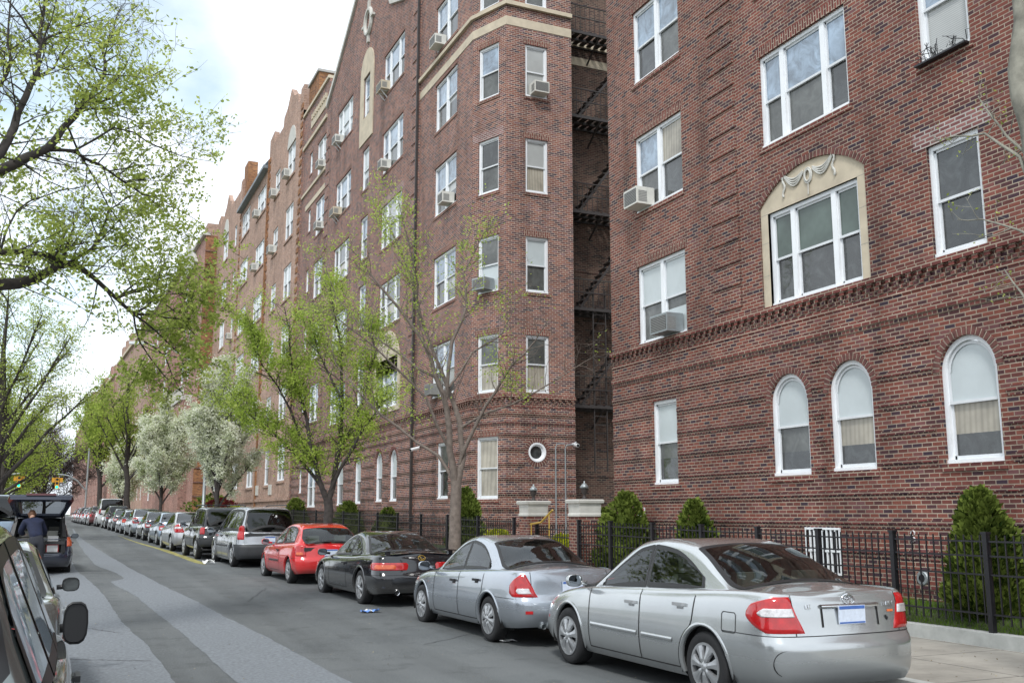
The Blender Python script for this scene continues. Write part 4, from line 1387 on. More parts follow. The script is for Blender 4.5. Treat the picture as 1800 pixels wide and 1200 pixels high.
# ---- middle building
oB = V((12.8, 29.1, .3))
bB = empty('apartment_building', oB, 0, 'tall gabled red brick apartment building with chamfered corner and cream bands', 'building')
FC = Facade((12.8, 29.1, 0), (1, 0, 0), (0, -1, 0))                 # face to the court
FH = Facade((12.8, 29.1, 0), (-.6, 1.55, 0), (-1.55, -.6, 0)); LH = math.hypot(.6, 1.55)
FB = Facade((12.2, 0, 0), (0, 1, 0), (-1, 0, 0))
FG = Facade((12.12, 0, 0), (0, 1, 0), (-1, 0, 0))
FR = Facade((15.3, 31.5, 0), (1, 0, 0), (0, -1, 0))                 # recessed court wall
zc_ = [5.64, 8.98, 12.42, 15.83, 19.2]; zh_ = [5.66, 9.02, 12.47, 15.88, 19.25]; zb_ = [5.92, 9.27, 12.82, 16.2, 19.45]
hC = [(.72, 1.56, z, z+1.90) for z in zc_] + [(.80, 1.42, 3.40, 4.02, 'round')]
hH = [(.36, 1.36, z, z+1.92) for z in zh_] + [(.36, 1.36, 2.22, 4.22)]
hB = [(32.2, 34.55, z, z+1.93) for z in zb_] + [(32.72, 33.88, 2.27, 4.25)]
ZT = 23.2
w = MB(); wall(w, FC, 0, 2.5, .3, ZT, hC); wall(w, FH, 0, LH, .3, ZT, hH); wall(w, FB, 30.65, 36.4, .3, ZT, hB)
w.box(12.9, 22, 31.6, 58, ZT-.3, ZT-.1, 1)
w.build('wall', [M['brick_b'], M['concrete']], bB, oB)
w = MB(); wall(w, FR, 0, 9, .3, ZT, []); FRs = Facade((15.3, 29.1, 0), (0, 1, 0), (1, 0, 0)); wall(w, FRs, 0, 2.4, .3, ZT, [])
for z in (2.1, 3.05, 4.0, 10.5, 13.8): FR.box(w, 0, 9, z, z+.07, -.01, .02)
w.build('court_wall', [brickmat('shaded_court_brick', [(0, (.035, .026, .03)), (.5, (.11, .055, .046)), (1, (.15, .085, .068))], (.22, .18, .135))], bB, oB)  # court shade put into this darker copy of the building brick
hG = []
for z in (9.65, 13.2, 16.66, 20.4): hG.append((38.4, 41.4, z, z+1.95))
hG.append((38.4, 41.4, 6.1, 8.15))
for z in (6.15, 9.85, 13.4, 16.95, 20.9): hG.append((46.85, 49.9, z, z+1.9))
for z in (6.6, 10.2, 13.5, 16.9, 20.6): hG.append((43.6, 44.75, z, z+2.05))
hGa = [(38.35, 39.32, 2.25, 4.33, 'arch'), (40.35, 41.32, 2.25, 4.33, 'arch'), (43.62, 44.66, 2.2, 4.3, 'arch'), (46.7, 47.95, 2.15, 4.28, 'arch')]
hG += hGa
w = MB(); wall(w, FG, 36.4, 52.4, .3, 23.2, hG)
prof = [(36.4, 23.2), (52.4, 23.2), (52.4, 24.25), (50.5, 25.3), (48.6, 26.5), (46.4, 27.9), (45.4, 28.9), (44.2, 29.4), (43.0, 28.9), (42.2, 27.6), (41.4, 26.0), (40.4, 24.6), (38.6, 23.9), (36.4, 23.5)]
w.prism(prof, lambda a, b: FG.P(a, b, 0), -FG.n*.35)
for u_ in (36.4, 52.39): FG.box(w, u_, u_+.01, .3, 23.2, -.5, -.001)
w.build('gable_wall', [M['brick_b']], bB, oB)
c_ = MB()
for i in range(2, len(prof)-1):
    a, b_ = prof[i], prof[i+1]
    c_.prism([(a[0], a[1]-.12), (b_[0], b_[1]-.12), (b_[0], b_[1]+.16), (a[0], a[1]+.16)], lambda x, y: FG.P(x, y, .12), -FG.n*.55)
c_.build('gable_coping', [M['stone_w']], bB, oB)
# left wing
hL = []
for z in (6.7, 10.2, 13.7, 17.33, 20.9): hL += [(52.6, 55.0, z, z+2.05), (56.25, 56.95, z+.75, z+2.1)]
hL.append((52.45, 54.75, 2.1, 4.28)); hL.append((56.2, 56.9, 2.9, 4.2))
w = MB(); wall(w, FB, 52.4, 58.9, .3, 26.0, hL); FB.box(w, 52.41, 52.42, .3, 26, -.5, -.001); FB.box(w, 58.88, 58.89, .3, 26, -.5, .095)
w.box(12.75, 13, 31, 58.8, .3, 23, 0)
w.build('wing_wall', [M['brick_b']], bB, oB)
c_ = MB(); FB.box(c_, 52.4, 58.9, 26.0, 26.18, -.3, .10)
FB.box(c_, 52.7, 58.7, 23.75, 23.95, -.01, .10)
FB.box(c_, 52.5, 58.8, 20.68, 20.84, -.01, .08); FB.box(c_, 52.5, 57.6, 19.62, 19.92, -.01, .04)
for k in range(9): FB.box(c_, 52.9+.42*k, 53.1+.42*k, 25.0, 25.3, -.01, .12)
FB.box(c_, 52.7, 56.8, 24.55, 25.0, -.01, .05)
c_.build('stone_courses', [M['stone']], bB, oB)
# cream belts round the corner
for nm, z0_, z1_, pr in (('cream_belt', 18.30, 18.62, .02), ('cream_moulding', 19.02, 19.16, .11)):
    c_ = MB()
    P_ = [(15.3, 29.1-pr), (12.8-pr*.45, 29.1-pr), (12.2-pr, 30.65-pr*.4), (12.2-pr, 36.4)]
    Q_ = [(15.3, 29.2), (12.85, 29.2), (12.3, 30.7), (12.3, 36.4)]
    for i in range(3):
        a, b_, c, d = P_[i], P_[i+1], Q_[i+1], Q_[i]
        for zz, rv in ((z0_, 1), (z1_, 0)):
            f_ = [(a[0], a[1], zz), (b_[0], b_[1], zz), (c[0], c[1], zz), (d[0], d[1], zz)]
            c_.face(f_ if rv else f_[::-1])
        c_.face([(a[0], a[1], z0_), (a[0], a[1], z1_), (b_[0], b_[1], z1_), (b_[0], b_[1], z0_)])
    FR.box(c_, 0, 6, z0_+.3, z1_+.3, -.01, pr)
    c_.build(nm, [M['stone']], bB, oB)
# brick bands
zl = [.95, 1.42, 1.89, 2.36, 2.83, 3.30, 3.77, 4.24, 4.62]
b = MB()
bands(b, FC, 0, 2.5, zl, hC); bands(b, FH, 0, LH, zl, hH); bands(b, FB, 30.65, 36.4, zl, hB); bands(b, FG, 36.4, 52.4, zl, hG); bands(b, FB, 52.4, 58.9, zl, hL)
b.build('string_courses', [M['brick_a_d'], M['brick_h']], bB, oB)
b = MB()
for F_, a, c in ((FC, 0, 2.5), (FH, 0, LH), (FB, 30.65, 36.4), (FG, 36.4, 52.4), (FB, 52.4, 58.9)):
    corbel(b, F_, a, c, 5.45)
    F_.box(b, a, c, 4.92, 5.02, -.01, .035, 0); F_.box(b, a, c, 4.85, 4.92, -.01, .016, 1)
b.build('corbel_course', [M['brick_a_s'], M['brick_h']], bB, oB)
for u_ in (36.4, 51.6):
    q = MB(); quoins(q, FG, u_, u_+.78, 5.8, 23.2, .72, .035, .60); q.build('quoins', [M['brick_b']], bB, oB)
for F_, hh in ((FC, hC), (FH, hH), (FB, hB), (FG, hG), (FB, hL)): sills(F_, hh, bB, oB)
for (a, b_, c, d, *k) in hGa:
    v = MB(); r = (b_-a)/2
    voussoirs(v, FG, (a+b_)/2, d-r, r, 0, math.pi, 15, .13); v.build('brick_arch', [M['brick_p'], M['mortar']], bB, oB)
    window(FG, bB, oB, a, b_, c, d, arch=True, pane=('p_blind', 'p_grey'))
v = MB(); voussoirs(v, FC, 1.11, 3.71, .33, 0, 2*math.pi, 28, .12); v.build('brick_ring', [M['brick_p'], M['mortar']], bB, oB)
v = MB()
rows = []
for r_, d_ in ((.32, -.02), (.31, .02), (.26, .015), (.20, -.10)):
    rows.append([FC.P(1.11+r_*math.cos(2*math.pi*k/28), 3.71+r_*math.sin(2*math.pi*k/28), d_) for k in range(28)])
v.grid(rows, 0, closed=True)
ow = v.build('round_window', [M['white']], bB, oB)
v = MB(); v.face([FC.P(1.11+.22*math.cos(2*math.pi*k/28), 3.71+.22*math.sin(2*math.pi*k/28), -.09) for k in range(28)]); v.face([FC.P(1.11+.22*math.cos(2*math.pi*k/28), 3.71+.22*math.sin(2*math.pi*k/28), -.0901) for k in range(28)][::-1])
v.build('pane', [M['p_dark']], ow, oB)
PC = [('p_grey', 'p_tan'), ('p_blind', 'p_grey'), ('p_slat', 'p_tan'), ('p_slat', 'p_slat'), ('p_blue', 'p_grey')]
PH = [('p_grey', 'p_tan'), ('p_grey', 'p_blind'), ('p_dark', 'p_grey'), ('p_blue', 'p_grey'), ('p_blue', 'p_grey')]
for z, p in zip(zc_, PC): window(FC, bB, oB, .72, 1.56, z, z+1.90, pane=p)
for z, p in zip(zh_, PH): window(FH, bB, oB, .36, 1.36, z, z+1.92, pane=p)
window(FH, bB, oB, .36, 1.36, 2.22, 4.22, pane=('p_tan', 'p_tan'))
for i, z in enumerate(zb_): window(FB, bB, oB, 32.2, 34.55, z, z+1.93, (1, 1), panes=[('p_blue', 'p_dark', 'p_slat', .35+.15*i), ('p_blue', 'p_dark' if i > 3 else 'p_grey')])
window(FB, bB, oB, 32.72, 33.88, 2.27, 4.25, pane=('p_grey', 'p_dark'))
for h in hG:
    if len(h) > 4: continue
    n_ = (.8, 1.4, .8) if h[1]-h[0] > 2 else (1,)
    window(FG, bB, oB, h[0], h[1], h[2], h[3], n_, pane=RR.choice([('p_blue', 'p_grey'), ('p_blue', 'p_dark'), ('p_slat', 'p_grey'), ('p_blind', 'p_dark', 'p_blind', .6), ('p_dark', 'p_dark', 'p_tan', .5), ('p_blue', 'p_dark', 'p_slat', .3)]))
for h in hL:
    window(FB, bB, oB, h[0], h[1], h[2], h[3], (1, 1) if h[1]-h[0] > 2 else (1,), pane=RR.choice([('p_blue', 'p_grey'), ('p_blind', 'p_dark'), ('p_slat', 'p_grey')]))
# stone niche round the top centre window, stone arch low right
def stone_frame(F, a, b_, c, d, ia, ib, ic, id_, bld, off, m='stone', D=.05):
    g = MB(); r = (b_-a)/2; zs_ = d-r
    F.box(g, a, ia, c, zs_, -.01, D); F.box(g, ib, b_, c, zs_, -.01, D)
    if ic > c: F.box(g, ia, ib, c, ic, -.01, D)
    F.box(g, ia, ib, id_, zs_, -.01, D)
    A = arc_pts((a+b_)/2, zs_, r, 0, math.pi, 16)
    g.prism(A, lambda x, y: F.P(x, y, -.01), F.n*(D+.01))
    return g.build('stone_surround', [M[m]], bld, off)
stone_frame(FG, 43.05, 45.3, 19.3, 24.0, 43.6, 44.75, 20.55, 22.66, bB, oB)
stone_frame(FG, 38.1, 41.7, 5.9, 9.35, 38.4, 41.4, 6.1, 8.16, bB, oB)
g = MB()
rg = [FG.P(44.1+.55*math.cos(t), 25.4+.62*math.sin(t), .05) for t in [2*math.pi*i/24 for i in range(25)]]
g.tube(rg, .12, 6, caps=False)
for du, dz in ((0, .95), (0, -.95), (.85, 0), (-.85, 0)): g.bar(FG.P(44.1+du*.75, 25.4+dz*.75, .05), FG.P(44.1+du*1.1, 25.4+dz*1.15, .05), .2, .12)
g.build('stone_ring_ornament', [M['stone_w']], bB, oB)
# chimney
g = MB(); g.box(12.35, 13.6, 55.9, 58.5, 25.5, 27.9, 0); g.box(12.25, 13.7, 55.8, 58.6, 27.9, 28.05, 1)
g.build('chimney', [M['brick_o'], M['concrete']], bB, oB)
g = MB(); FG.box(g, 36.36, 36.46, .3, 23, .0, .09); g.build('downpipe', [M['escape']], bB, oB)
for (F_, u_, z_, w_, lb, mt, br_) in [
    (FB, 34.0, 19.52, .75, 'dark-sided air conditioner above the cream moulding, highest in its column', 'ac_white', False),
    (FC, 1.18, 15.9, .62, 'air conditioner in court-facing window just below the cream belt', 'ac_white', False),
    (FB, 32.9, 12.9, .6, 'small air conditioner in paired window left of the chamfered corner', 'ac_white', False),
    (FH, .95, 9.08, .66, 'air conditioner with dark end in chamfered corner window behind treetop', 'grey_steel', False),
    (FB, 34.0, 6.0, .7, 'shabby dark air conditioner low behind the bare forked tree', 'louver', False),
    (FG, 41.0, 20.5, .95, 'beige air conditioner on bracket beside the stone niche, right of it', 'stone', True),
    (FG, 40.6, 16.72, .6, 'white air conditioner directly below the beige bracketed one', 'ac_white', False),
    (FG, 49.3, 20.95, .85, 'bracketed air conditioner high under the left gable slope', 'ac_white', True),
    (FG, 49.3, 17.0, 1.0, 'wide yellowed air conditioner on bracket, left gable column', 'stone', True),
    (FB, 53.4, 20.98, .85, 'air conditioner in wing window above the thin stone ledge', 'ac_white', False),
    (FB, 53.4, 17.4, .8, 'air conditioner in wing window below the cream strip', 'ac_white', False)]:
    air_con(F_, u_, z_, w_, .44, .42, lb, mat=mt, bracket=br_)

# ---- tan building beyond
oD = V((12.1, 58.9, .6))
bC = empty('apartment_building', oD, 0, 'tan brick apartment building with orange quoins and slate mansard roof', 'building')
FD = Facade((12.1, 0, 0), (0, 1, 0), (-1, 0, 0))
rows_ = [23.25, 19.1, 15.15, 11.3, 7.5]
hD = []
for z in rows_:
    hD += [(60.9, 63.4, z, z+2.2), (65.8, 67.6, z+.1, z+1.9), (71.0, 74.7, z+.45, z+2.4), (78.0, 81.9, z+.75, z+2.8), (84.6, 85.9, z+1, z+3.0), (89.6, 92.6, z+1.2, z+3.6)]
hD += [(60.6, 62.9, 3.75, 6.0), (65.6, 67.2, 3.6, 5.9), (71.5, 74.3, 3.6, 6.0), (78.2, 81.2, 3.6, 6.0), (89.6, 92, 3.7, 6.1)]
w = MB()
wall(w, FD, 58.9, 70.2, .6, 27.2, [h for h in hD if h[1] < 70.2])
wall(w, FD, 70.2, 82.4, .6, 26.7, [h for h in hD if 70.2 < h[0] < 82])
wall(w, FD, 82.4, 97.0, .6, 28.4, [h for h in hD if h[0] > 82.4])
w.box(12.7, 13, 59, 97, .6, 26.4)
for u_ in (58.9, 70.19, 82.39): FD.box(w, u_, u_+.01, .6, 26.6, -.5, -.001)
w.box(12.11, 16, 58.9, 58.95, 26.2, 27.2); w.box(12.11, 16, 82.4, 82.45, 26.2, 28.4)
for a, b_, z0_, zt in ((58.9, 70.2, 27.2, 29.6), (82.4, 97, 28.4, 30.6)):
    m_ = (a+b_)/2+ (-1.6 if a < 60 else 1)
    pr_ = [(a, z0_), (b_, z0_), (b_, z0_+1.3), (b_-1.6, z0_+1.5), (b_-1.7, z0_+.6), (m_+2.4, z0_+.6), (m_+2.2, zt-1.2), (m_+1.1, zt-.9), (m_, zt), (m_-1.1, zt-.9), (m_-2.2, zt-1.2), (m_-2.4, z0_+.5), (a+1.0, z0_+.4), (a+.9, z0_+1.1), (a, z0_+1.1)]
    w.prism(pr_, lambda x, y: FD.P(x, y, 0), -FD.n*.35)
w.build('wall', [M['brick_c']], bC, oD)
for u_ in (58.9, 69.5, 82.4):
    q = MB(); quoins(q, FD, u_, u_+.55, 7.5, 27.3, .62, .05, .34); q.build('orange_quoins', [M['brick_o']], bC, oD)
g = MB()
g.face([FD.P(70.2, 26.7, .35), FD.P(82.4, 26.7, .35), FD.P(82.4, 29.4, -1.6), FD.P(70.2, 29.4, -1.6)][::-1])
g.face([FD.P(70.2, 26.7, .35), FD.P(82.4, 26.7, .35), FD.P(82.4, 29.4, -1.6), FD.P(70.2, 29.4, -1.6)])
FD.box(g, 70.2, 82.4, 26.45, 26.68, -.01, .42)
g.build('mansard_roof', [M['slate']], bC, oD)
g = MB(); g.box(12.3, 13.1, 81.4, 83.2, 27.5, 30.8); g.build('chimney', [M['brick_o']], bC, oD)
g = MB(); FD.box(g, 58.9, 97, 2.55, 2.75, -.01, .10)
for h in hD: FD.box(g, h[0]-.1, h[1]+.1, h[2]-.16, h[2]-.01, -.05, .07)
g.build('stone_courses', [M['brick_c']], bC, oD)
for h in hD:
    wd = h[1]-h[0]
    window(FD, bC, oD, h[0], h[1], h[2], h[3], (.8, 1.3, .8) if wd > 2.9 else ((1, 1) if wd > 2 else (1,)), pane=RR.choice([('p_blind', 'p_dark'), ('p_slat', 'p_grey'), ('p_blue', 'p_dark')]), detail=1)
for a, b_, z in ((60.9, 63.4, 25.45), (89.6, 92.6, 26.85)):
    g = MB(); A = arc_pts((a+b_)/2, z, (b_-a)/2, 0, math.pi, 14); g.prism(A, lambda x, y: FD.P(x, y, -.01), FD.n*.05)
    g.build('arched_tympanum', [M['stone_w']], bC, oD)
for u_, z_ in ((64.3, 2.95), (69.0, 3.0)):
    g = MB(); FD.box(g, u_, u_+.9, z_, z_+.65, 0, .06); g.build('wall_vent', [M['stone_w']], bC, oD)
g = MB(); FD.box(g, 69.9, 70.05, .6, 27, .0, .12); g.build('downpipe', [M['brick_o']], bC, oD)
for (u_, z_, lb) in [(67.0, 23.3, 'air conditioner high on tan building beside the arched top window'), (62.6, 23.3, 'small air conditioner in the arched top window of tan building'), (67.0, 19.3, 'air conditioner one floor below in the narrow column of tan building'),
                     (73.8, 23.75, 'air conditioner just under the slate mansard roof'), (73.8, 19.6, 'air conditioner second below the slate mansard roof'), (80.5, 19.9, 'air conditioner in far column below the slate mansard roof'),
                     (84.9, 16.2, 'air conditioner in the narrow window near the far pier')]:
    air_con(FD, u_, z_, 1.0, .55, .5, lb)

# ---- pier-fronted building
oE = V((11.0, 97.0, .9))
bD = empty('apartment_building', oE, 0, 'brick building with banded pier, white pediment and stone balconies', 'building')
FE = Facade((11.0, 97.0, 0), (-.03, 1, 0), (-1, -.03, 0)); FEs = Facade((11.0, 97.0, 0), (1, 0, 0), (0, -1, 0))
w = MB(); hE = []
for z in (3.4, 7.3, 11.2, 15.2, 19.2, 23.2):
    hE += [(6.5, 8.3, z, z+2.2), (10.5, 12.5, z, z+2.2), (22, 23.8, z, z+2.2), (26, 28, z, z+2.2), (36, 38, z, z+2.2)]
wall(w, FE, 0, 44, .8, 28.3, hE)
w.build('wall', [M['brick_f']], bD, oE)
w = MB(); wall(w, FEs, 0, 1.6, .8, 28.3, [])
for z_ in range(0, 20): FEs.box(w, 0, 1.4, 2+z_*1.3, 2.12+z_*1.3, 0, .08, 1)
w.build('banded_pier', [M['brick_o'], M['brick_a_d']], bD, oE)
w = MB(); FE.box(w, -.1, 44, 28.3, 28.6, -.4, .3); FE.box(w, 5, 15, 26.3, 26.7, -.01, .35)
w.prism([(4.5, 26.7), (15.5, 26.7), (10, 30.6)], lambda x, y: FE.P(x, y, -.3), FE.n*.6)
w.build('pediment', [M['stone_w']], bD, oE)
w = MB(); w.box(11.2, 12.9, 98, 100, 28, 29.8); w.build('chimney', [M['brick_c']], bD, oE)
for h in hE: window(FE, bD, oE, h[0], h[1], h[2], h[3], pane=('p_blind', 'p_dark'), detail=1)
for u_, z_ in ((4, 13.2), (19, 8.6)):
    w = MB(); FE.box(w, u_, u_+10, z_-.5, z_, 0, .9)
    for k in range(20): FE.box(w, u_+.2+.5*k, u_+.4+.5*k, z_, z_+.8, .7, .85)
    FE.box(w, u_, u_+10, z_+.8, z_+.95, .65, .9)
    w.build('balcony', [M['stone_w']], bD, oE)
    w = MB(); FE.box(w, u_, u_+10, .9, z_-.5, 0, .75); w.build('bay_front', [M['brick_f']], bD, oE)
w = MB()
for k in range(9): FE.box(w, 14.6+.9*k, 14.9+.9*k, 6, 26, 0, .25)
w.build('brick_ribs', [M['brick_f']], bD, oE)

# ---- far buildings
def far_building(p, u, n, ln, z0, z1, mat, label, step=4.0, top=None, seed=1):
    rr = random.Random(seed); o_ = V((p[0], p[1], z0)); b_ = empty('apartment_building', o_, 0, label, 'building')
    F_ = Facade((p[0], p[1], 0), u, n); hh = []
    z = z0+2.6
    while z+2.6 < z1:
        x = 1.2
        while x+2.2 < ln:
            hh.append((x, x+1.5, z, z+1.9)); x += step
        z += 3.6
    w_ = MB(); wall(w_, F_, 0, ln, z0, z1, hh, depth=.25)
    P0 = F_.P(0, 0, 0); Fs = Facade((P0.x, P0.y, 0), -F_.n, -F_.u); wall(w_, Fs, 0, 12, z0, z1, [])
    w_.build('wall', [mat], b_, o_)
    c = MB(); F_.box(c, 0, ln, z1, z1+.4, -.5, .35)
    x = 0
    while x < ln-3:
        h_ = rr.uniform(.6, 2.4); F_.box(c, x, x+rr.uniform(1.5, 3), z1+.4, z1+.4+h_, -.6, .1, 1); x += rr.uniform(4, 7)
    c.build('parapet', [M['stone'], mat], b_, o_)
    for h in hh: window(F_, b_, o_, *h, pane=rr.choice([('p_blind', 'p_dark'), ('p_slat', 'p_grey')]), detail=1, setb=.15, rail=False)
    return b_
far_building((9.6, 141, 0), (-.045, 1, 0), (-1, -.045, 0), 46, 1.0, 27.5, M['brick_c'], 'far tan brick building with stepped roofline behind the flowering trees', seed=4)
far_building((7.2, 190, 0), (-.045, 1, 0), (-1, -.045, 0), 60, 1.0, 26, M['brick_f'], 'farther brick building with ragged parapet partly behind roadside trees', 5.0, seed=5)
far_building((4.6, 256, 0), (-.02, 1, 0), (-1, -.02, 0), 90, 1.0, 25, M['brick_f'], 'distant dark brick block at the end of the street', 6.5, seed=6)

# ---- court: fire escape, pipes, cameras
fe = empty('fire_escape', (16.8, 31.4, .5), 0, 'dark iron fire escape with balconies in the shaded court', 'fire escape'); oF = V((16.8, 31.4, .5))
levels = [5.5, 8.95, 12.5, 16.1, 19.4]
for i, z in enumerate(levels):
    g = MB()
    for k in range(14): g.box(15.35+.0+k*.30, 15.35+.2+k*.30, 30.35, 31.48, z-.03, z, 0)
    for y_ in (30.36, 30.9, 31.45): g.box(15.33, 19.6, y_-.03, y_+.03, z-.13, z-.031, 0)
    p = g.build('platform', [M['escape']], fe, oF)
    g = MB()
    for zz in (z+.5, z+.98): g.box(15.33, 19.6, 30.33, 30.37, zz, zz+.035)
    for k in range(22): g.box(15.35+k*.2, 15.365+k*.2, 30.34, 30.36, z, z+.98)
    g.build('railing', [M['escape']], p, oF)
    g = MB()
    if i < 4:
        z2 = levels[i+1]
        for yy in (30.5, 31.0): g.bar((16.3, yy, z), (18.9, yy, z2-.1), .04, .08)
        for k in range(14):
            t = k/14; g.box(16.3+2.6*t-.1, 16.3+2.6*t+.12, 30.5, 31.0, z+(z2-z)*t, z+(z2-z)*t+.03)
        g.build('stair', [M['escape']], fe, oF)
    for xx in (15.6, 17.2):
        g = MB(); g.bar((xx, 30.5, z-.1), (xx, 31.45, z-.75), .05); g.build('bracket', [M['escape']], p, oF)
    pass
g = MB()
for xx in (16.75, 17.25): g.box(xx-.02, xx+.02, 30.40, 30.44, 3.2, 9.6)
for k in range(20): g.box(16.75, 17.25, 30.41, 30.43, 3.3+k*.3, 3.325+k*.3)
g.build('drop_ladder', [M['escape']], fe, oF)
g = MB()
for x_, zt in ((14.53, 4.0), (14.88, 3.98)):
    g.tube([(x_, 29.02, .6), (x_, 29.02, zt-.12), (x_+.04, 29.0, zt-.02), (x_+.14, 28.97, zt), (x_+.3, 28.95, zt)], .022, 8)
tag(g.build('conduit_pipes', [M['grey_steel']], None), 'pair of thin grey conduits curving at top beside the round window', 'pipe')
for i, (p, q_, lb) in enumerate([((15.22, 28.98, 3.98), (-.05, -.3, -.04), 'white security camera at the top of the conduits'), ((12.12, 35.7, 4.2), (-.35, -.12, -.1), 'white security camera on arm by the brick downpipe')]):
    r_ = empty('security_camera', p, 0, lb, 'camera'); g = MB(); p = V(p); q_ = V(q_)
    g.tube([p, p+q_], .06, 10); g.build('housing', [M['white']], r_, p)
    g = MB(); g.tube([p+q_, p+q_*1.08], .045, 10); g.build('lens', [M['dark']], r_, p)
    g = MB(); g.tube([p+V((0, 0, .02)), p+V((.08, .05, .10)), p+V((.1, .9, .10)) if i else p+V((-.1, .05, .02))], .015, 6); g.build('arm', [M['white_d']], r_, p)
g = MB(); g.box(15.35, 15.95, 30.6, 30.85, .5, 2.95); g.box(15.33, 15.97, 30.58, 30.87, 2.95, 3.0)
tag(g.build('utility_cabinet', [M['white_d']], None), 'tall pale utility cabinet in the shaded court', 'cabinet')
# ================================================================ ground, road, pavement
KX = [(-60, 7.75), (11, 7.70), (20, 7.30), (31, 6.75), (40, 6.05), (56, 5.6), (81, 4.75), (100, 3.9), (120, 3.3), (400, 2.6)]
def kx(Y): return interp(KX, Y)
YS = [-60, -30, -10, 0, 6, 12] + [12+4*k for k in range(1, 18)] + [90, 100, 120, 150, 200, 260, 330, 420, 600, 900, 1600]
g = MB()
for i in range(len(YS)-1):
    a, b = YS[i], YS[i+1]
    for x0, x1 in ((-900, -60), (-60, -8), (-8, 3), (3, 14), (14, 60), (60, 900)):
        g.face([(x0, a, gz(a)-.03), (x1, a, gz(a)-.03), (x1, b, gz(b)-.03), (x0, b, gz(b)-.03)])
tag(g.build('ground', M['soil']), kind='structure')
def strip(name, xl, xr, dz, mat, Y0=-60, Y1=600, kind='structure', n=1):
    g = MB(); ys = [y for y in YS if Y0 < y < Y1]; ys = [Y0]+ys+[Y1]
    for a, b in zip(ys[:-1], ys[1:]):
        g.face([(xl(a), a, gz(a)+dz), (xr(a), a, gz(a)+dz), (xr(b), b, gz(b)+dz), (xl(b), b, gz(b)+dz)])
    return tag(g.build(name, mat), kind=kind)
strip('road', lambda y: -2.0, lambda y: kx(y)+.02, 0, M['asphalt'])
def slab(name, xl, xr, z0, z1, mat, Y0, Y1):
    g = MB(); ys = [Y0]+[y for y in YS if Y0 < y < Y1]+[Y1]
    for a, b in zip(ys[:-1], ys[1:]):
        A = [(xl(a), a), (xr(a), a), (xr(b), b), (xl(b), b)]
        ga, gb = gz(a), gz(b); G = [ga, ga, gb, gb]
        g.face([(p[0], p[1], q+z1) for p, q in zip(A, G)])
        g.face([(xl(a), a, ga+z0), (xl(a), a, ga+z1), (xl(b), b, gb+z1), (xl(b), b, gb+z0)][::-1])
        g.face([(xr(a), a, ga+z0), (xr(a), a, ga+z1), (xr(b), b, gb+z1), (xr(b), b, gb+z0)])
    a = Y0; ga = gz(a); g.face([(xl(a), a, ga+z0), (xr(a), a, ga+z0), (xr(a), a, ga+z1), (xl(a), a, ga+z1)])
    return tag(g.build(name, mat), kind='structure')
def pavemat():
    m, nt, out = newmat('pavement_slabs')
    p = N(nt, 'ShaderNodeBsdfPrincipled', Roughness=.9)
    tc = N(nt, 'ShaderNodeTexCoord'); br = N(nt, 'ShaderNodeTexBrick', Scale=1.0); br.offset = 0
    for k, v in (('Color1', (.29, .27, .235, 1)), ('Color2', (.35, .33, .29, 1)), ('Mortar', (.12, .11, .10, 1))): br.inputs[k].default_value = v
    br.inputs['Brick Width'].default_value = 1.5; br.inputs['Row Height'].default_value = 1.5; br.inputs['Mortar Size'].default_value = .012
    L(nt, tc.outputs['Object'], br.inputs[0])
    no = N(nt, 'ShaderNodeTexNoise', Scale=1.2, Detail=8.0, Roughness=.7); L(nt, tc.outputs['Object'], no.inputs[0])
    r = ramp(nt, no.outputs[0], [(.28, (.66,)*3), (.6, (1.12,)*3)])
    L(nt, mixc(nt, 1, br.outputs[0], r.outputs[0], 'MULTIPLY'), p.inputs[0])
    L(nt, bump(nt, no.outputs[0], .3, .01), p.inputs['Normal']); L(nt, p.outputs[0], out.inputs[0]); return m
slab('kerb', kx, lambda y: kx(y)+.15, -.05, .14, M['kerbstone'], -60, 400)
slab('pavement', lambda y: kx(y)+.15, lambda y: 10.56, -.02, .132, pavemat(), -60, 400)
slab('kerb', lambda y: -2.15, lambda y: -2.0, -.05, .14, M['kerbstone'], -60, 400)
slab('pavement', lambda y: -5.0, lambda y: -2.15, -.02, .132, M['concrete'], -60, 400)
# old asphalt bands, irregular edges, laid over the road
def poly_patch(name, left, right, mat, dz, rng):
    g = MB()
    Y0 = max(left[0][0], right[0][0]); Y1 = min(left[-1][0], right[-1][0])
    ys = []; y = Y0
    while y < Y1: ys.append(y); y += .25 if y < 30 else .8
    ys.append(Y1)
    def ed(tab, y, s): return interp(tab, y)+.012*math.sin(y*.9+s)+.007*math.sin(y*3.3+s*2)+rng.uniform(-.012, .012)
    P = [(ed(left, y, 0), ed(right, y, 1.7), y) for y in ys]
    for a, b in zip(P[:-1], P[1:]):
        g.face([(a[0], a[2], gz(a[2])+dz), (a[1], a[2], gz(a[2])+dz), (b[1], b[2], gz(b[2])+dz), (b[0], b[2], gz(b[2])+dz)])
    return tag(g.build(name, mat), kind='structure')
rg_ = random.Random(5)
poly_patch('road_patch', [(6, 1.9), (11.1, 1.84), (15.8, 1.72), (21.8, 1.5), (25.9, 1.22), (27, 1.55), (33.6, 1.05), (53, .82), (75, .8)], [(6, 2.95), (11, 2.92), (13.7, 2.82), (17.9, 2.62), (30.5, 1.95), (64, .95), (75, .9)], M['asph_light'], .004, rg_)
poly_patch('road_patch', [(-5, -1.9), (11, -1.9), (30, -1.6), (36, .3)], [(-5, 1.3), (6, 1.28), (11.4, 1.24), (15, 1.14), (17.6, 1.02), (23.9, .88), (29.8, .56), (36, .4)], M['asph_light'], .004, rg_)
M['yellow'] = plain('worn_yellow_road_paint', (.26, .235, .07), .85, var=.5, vscale=5)
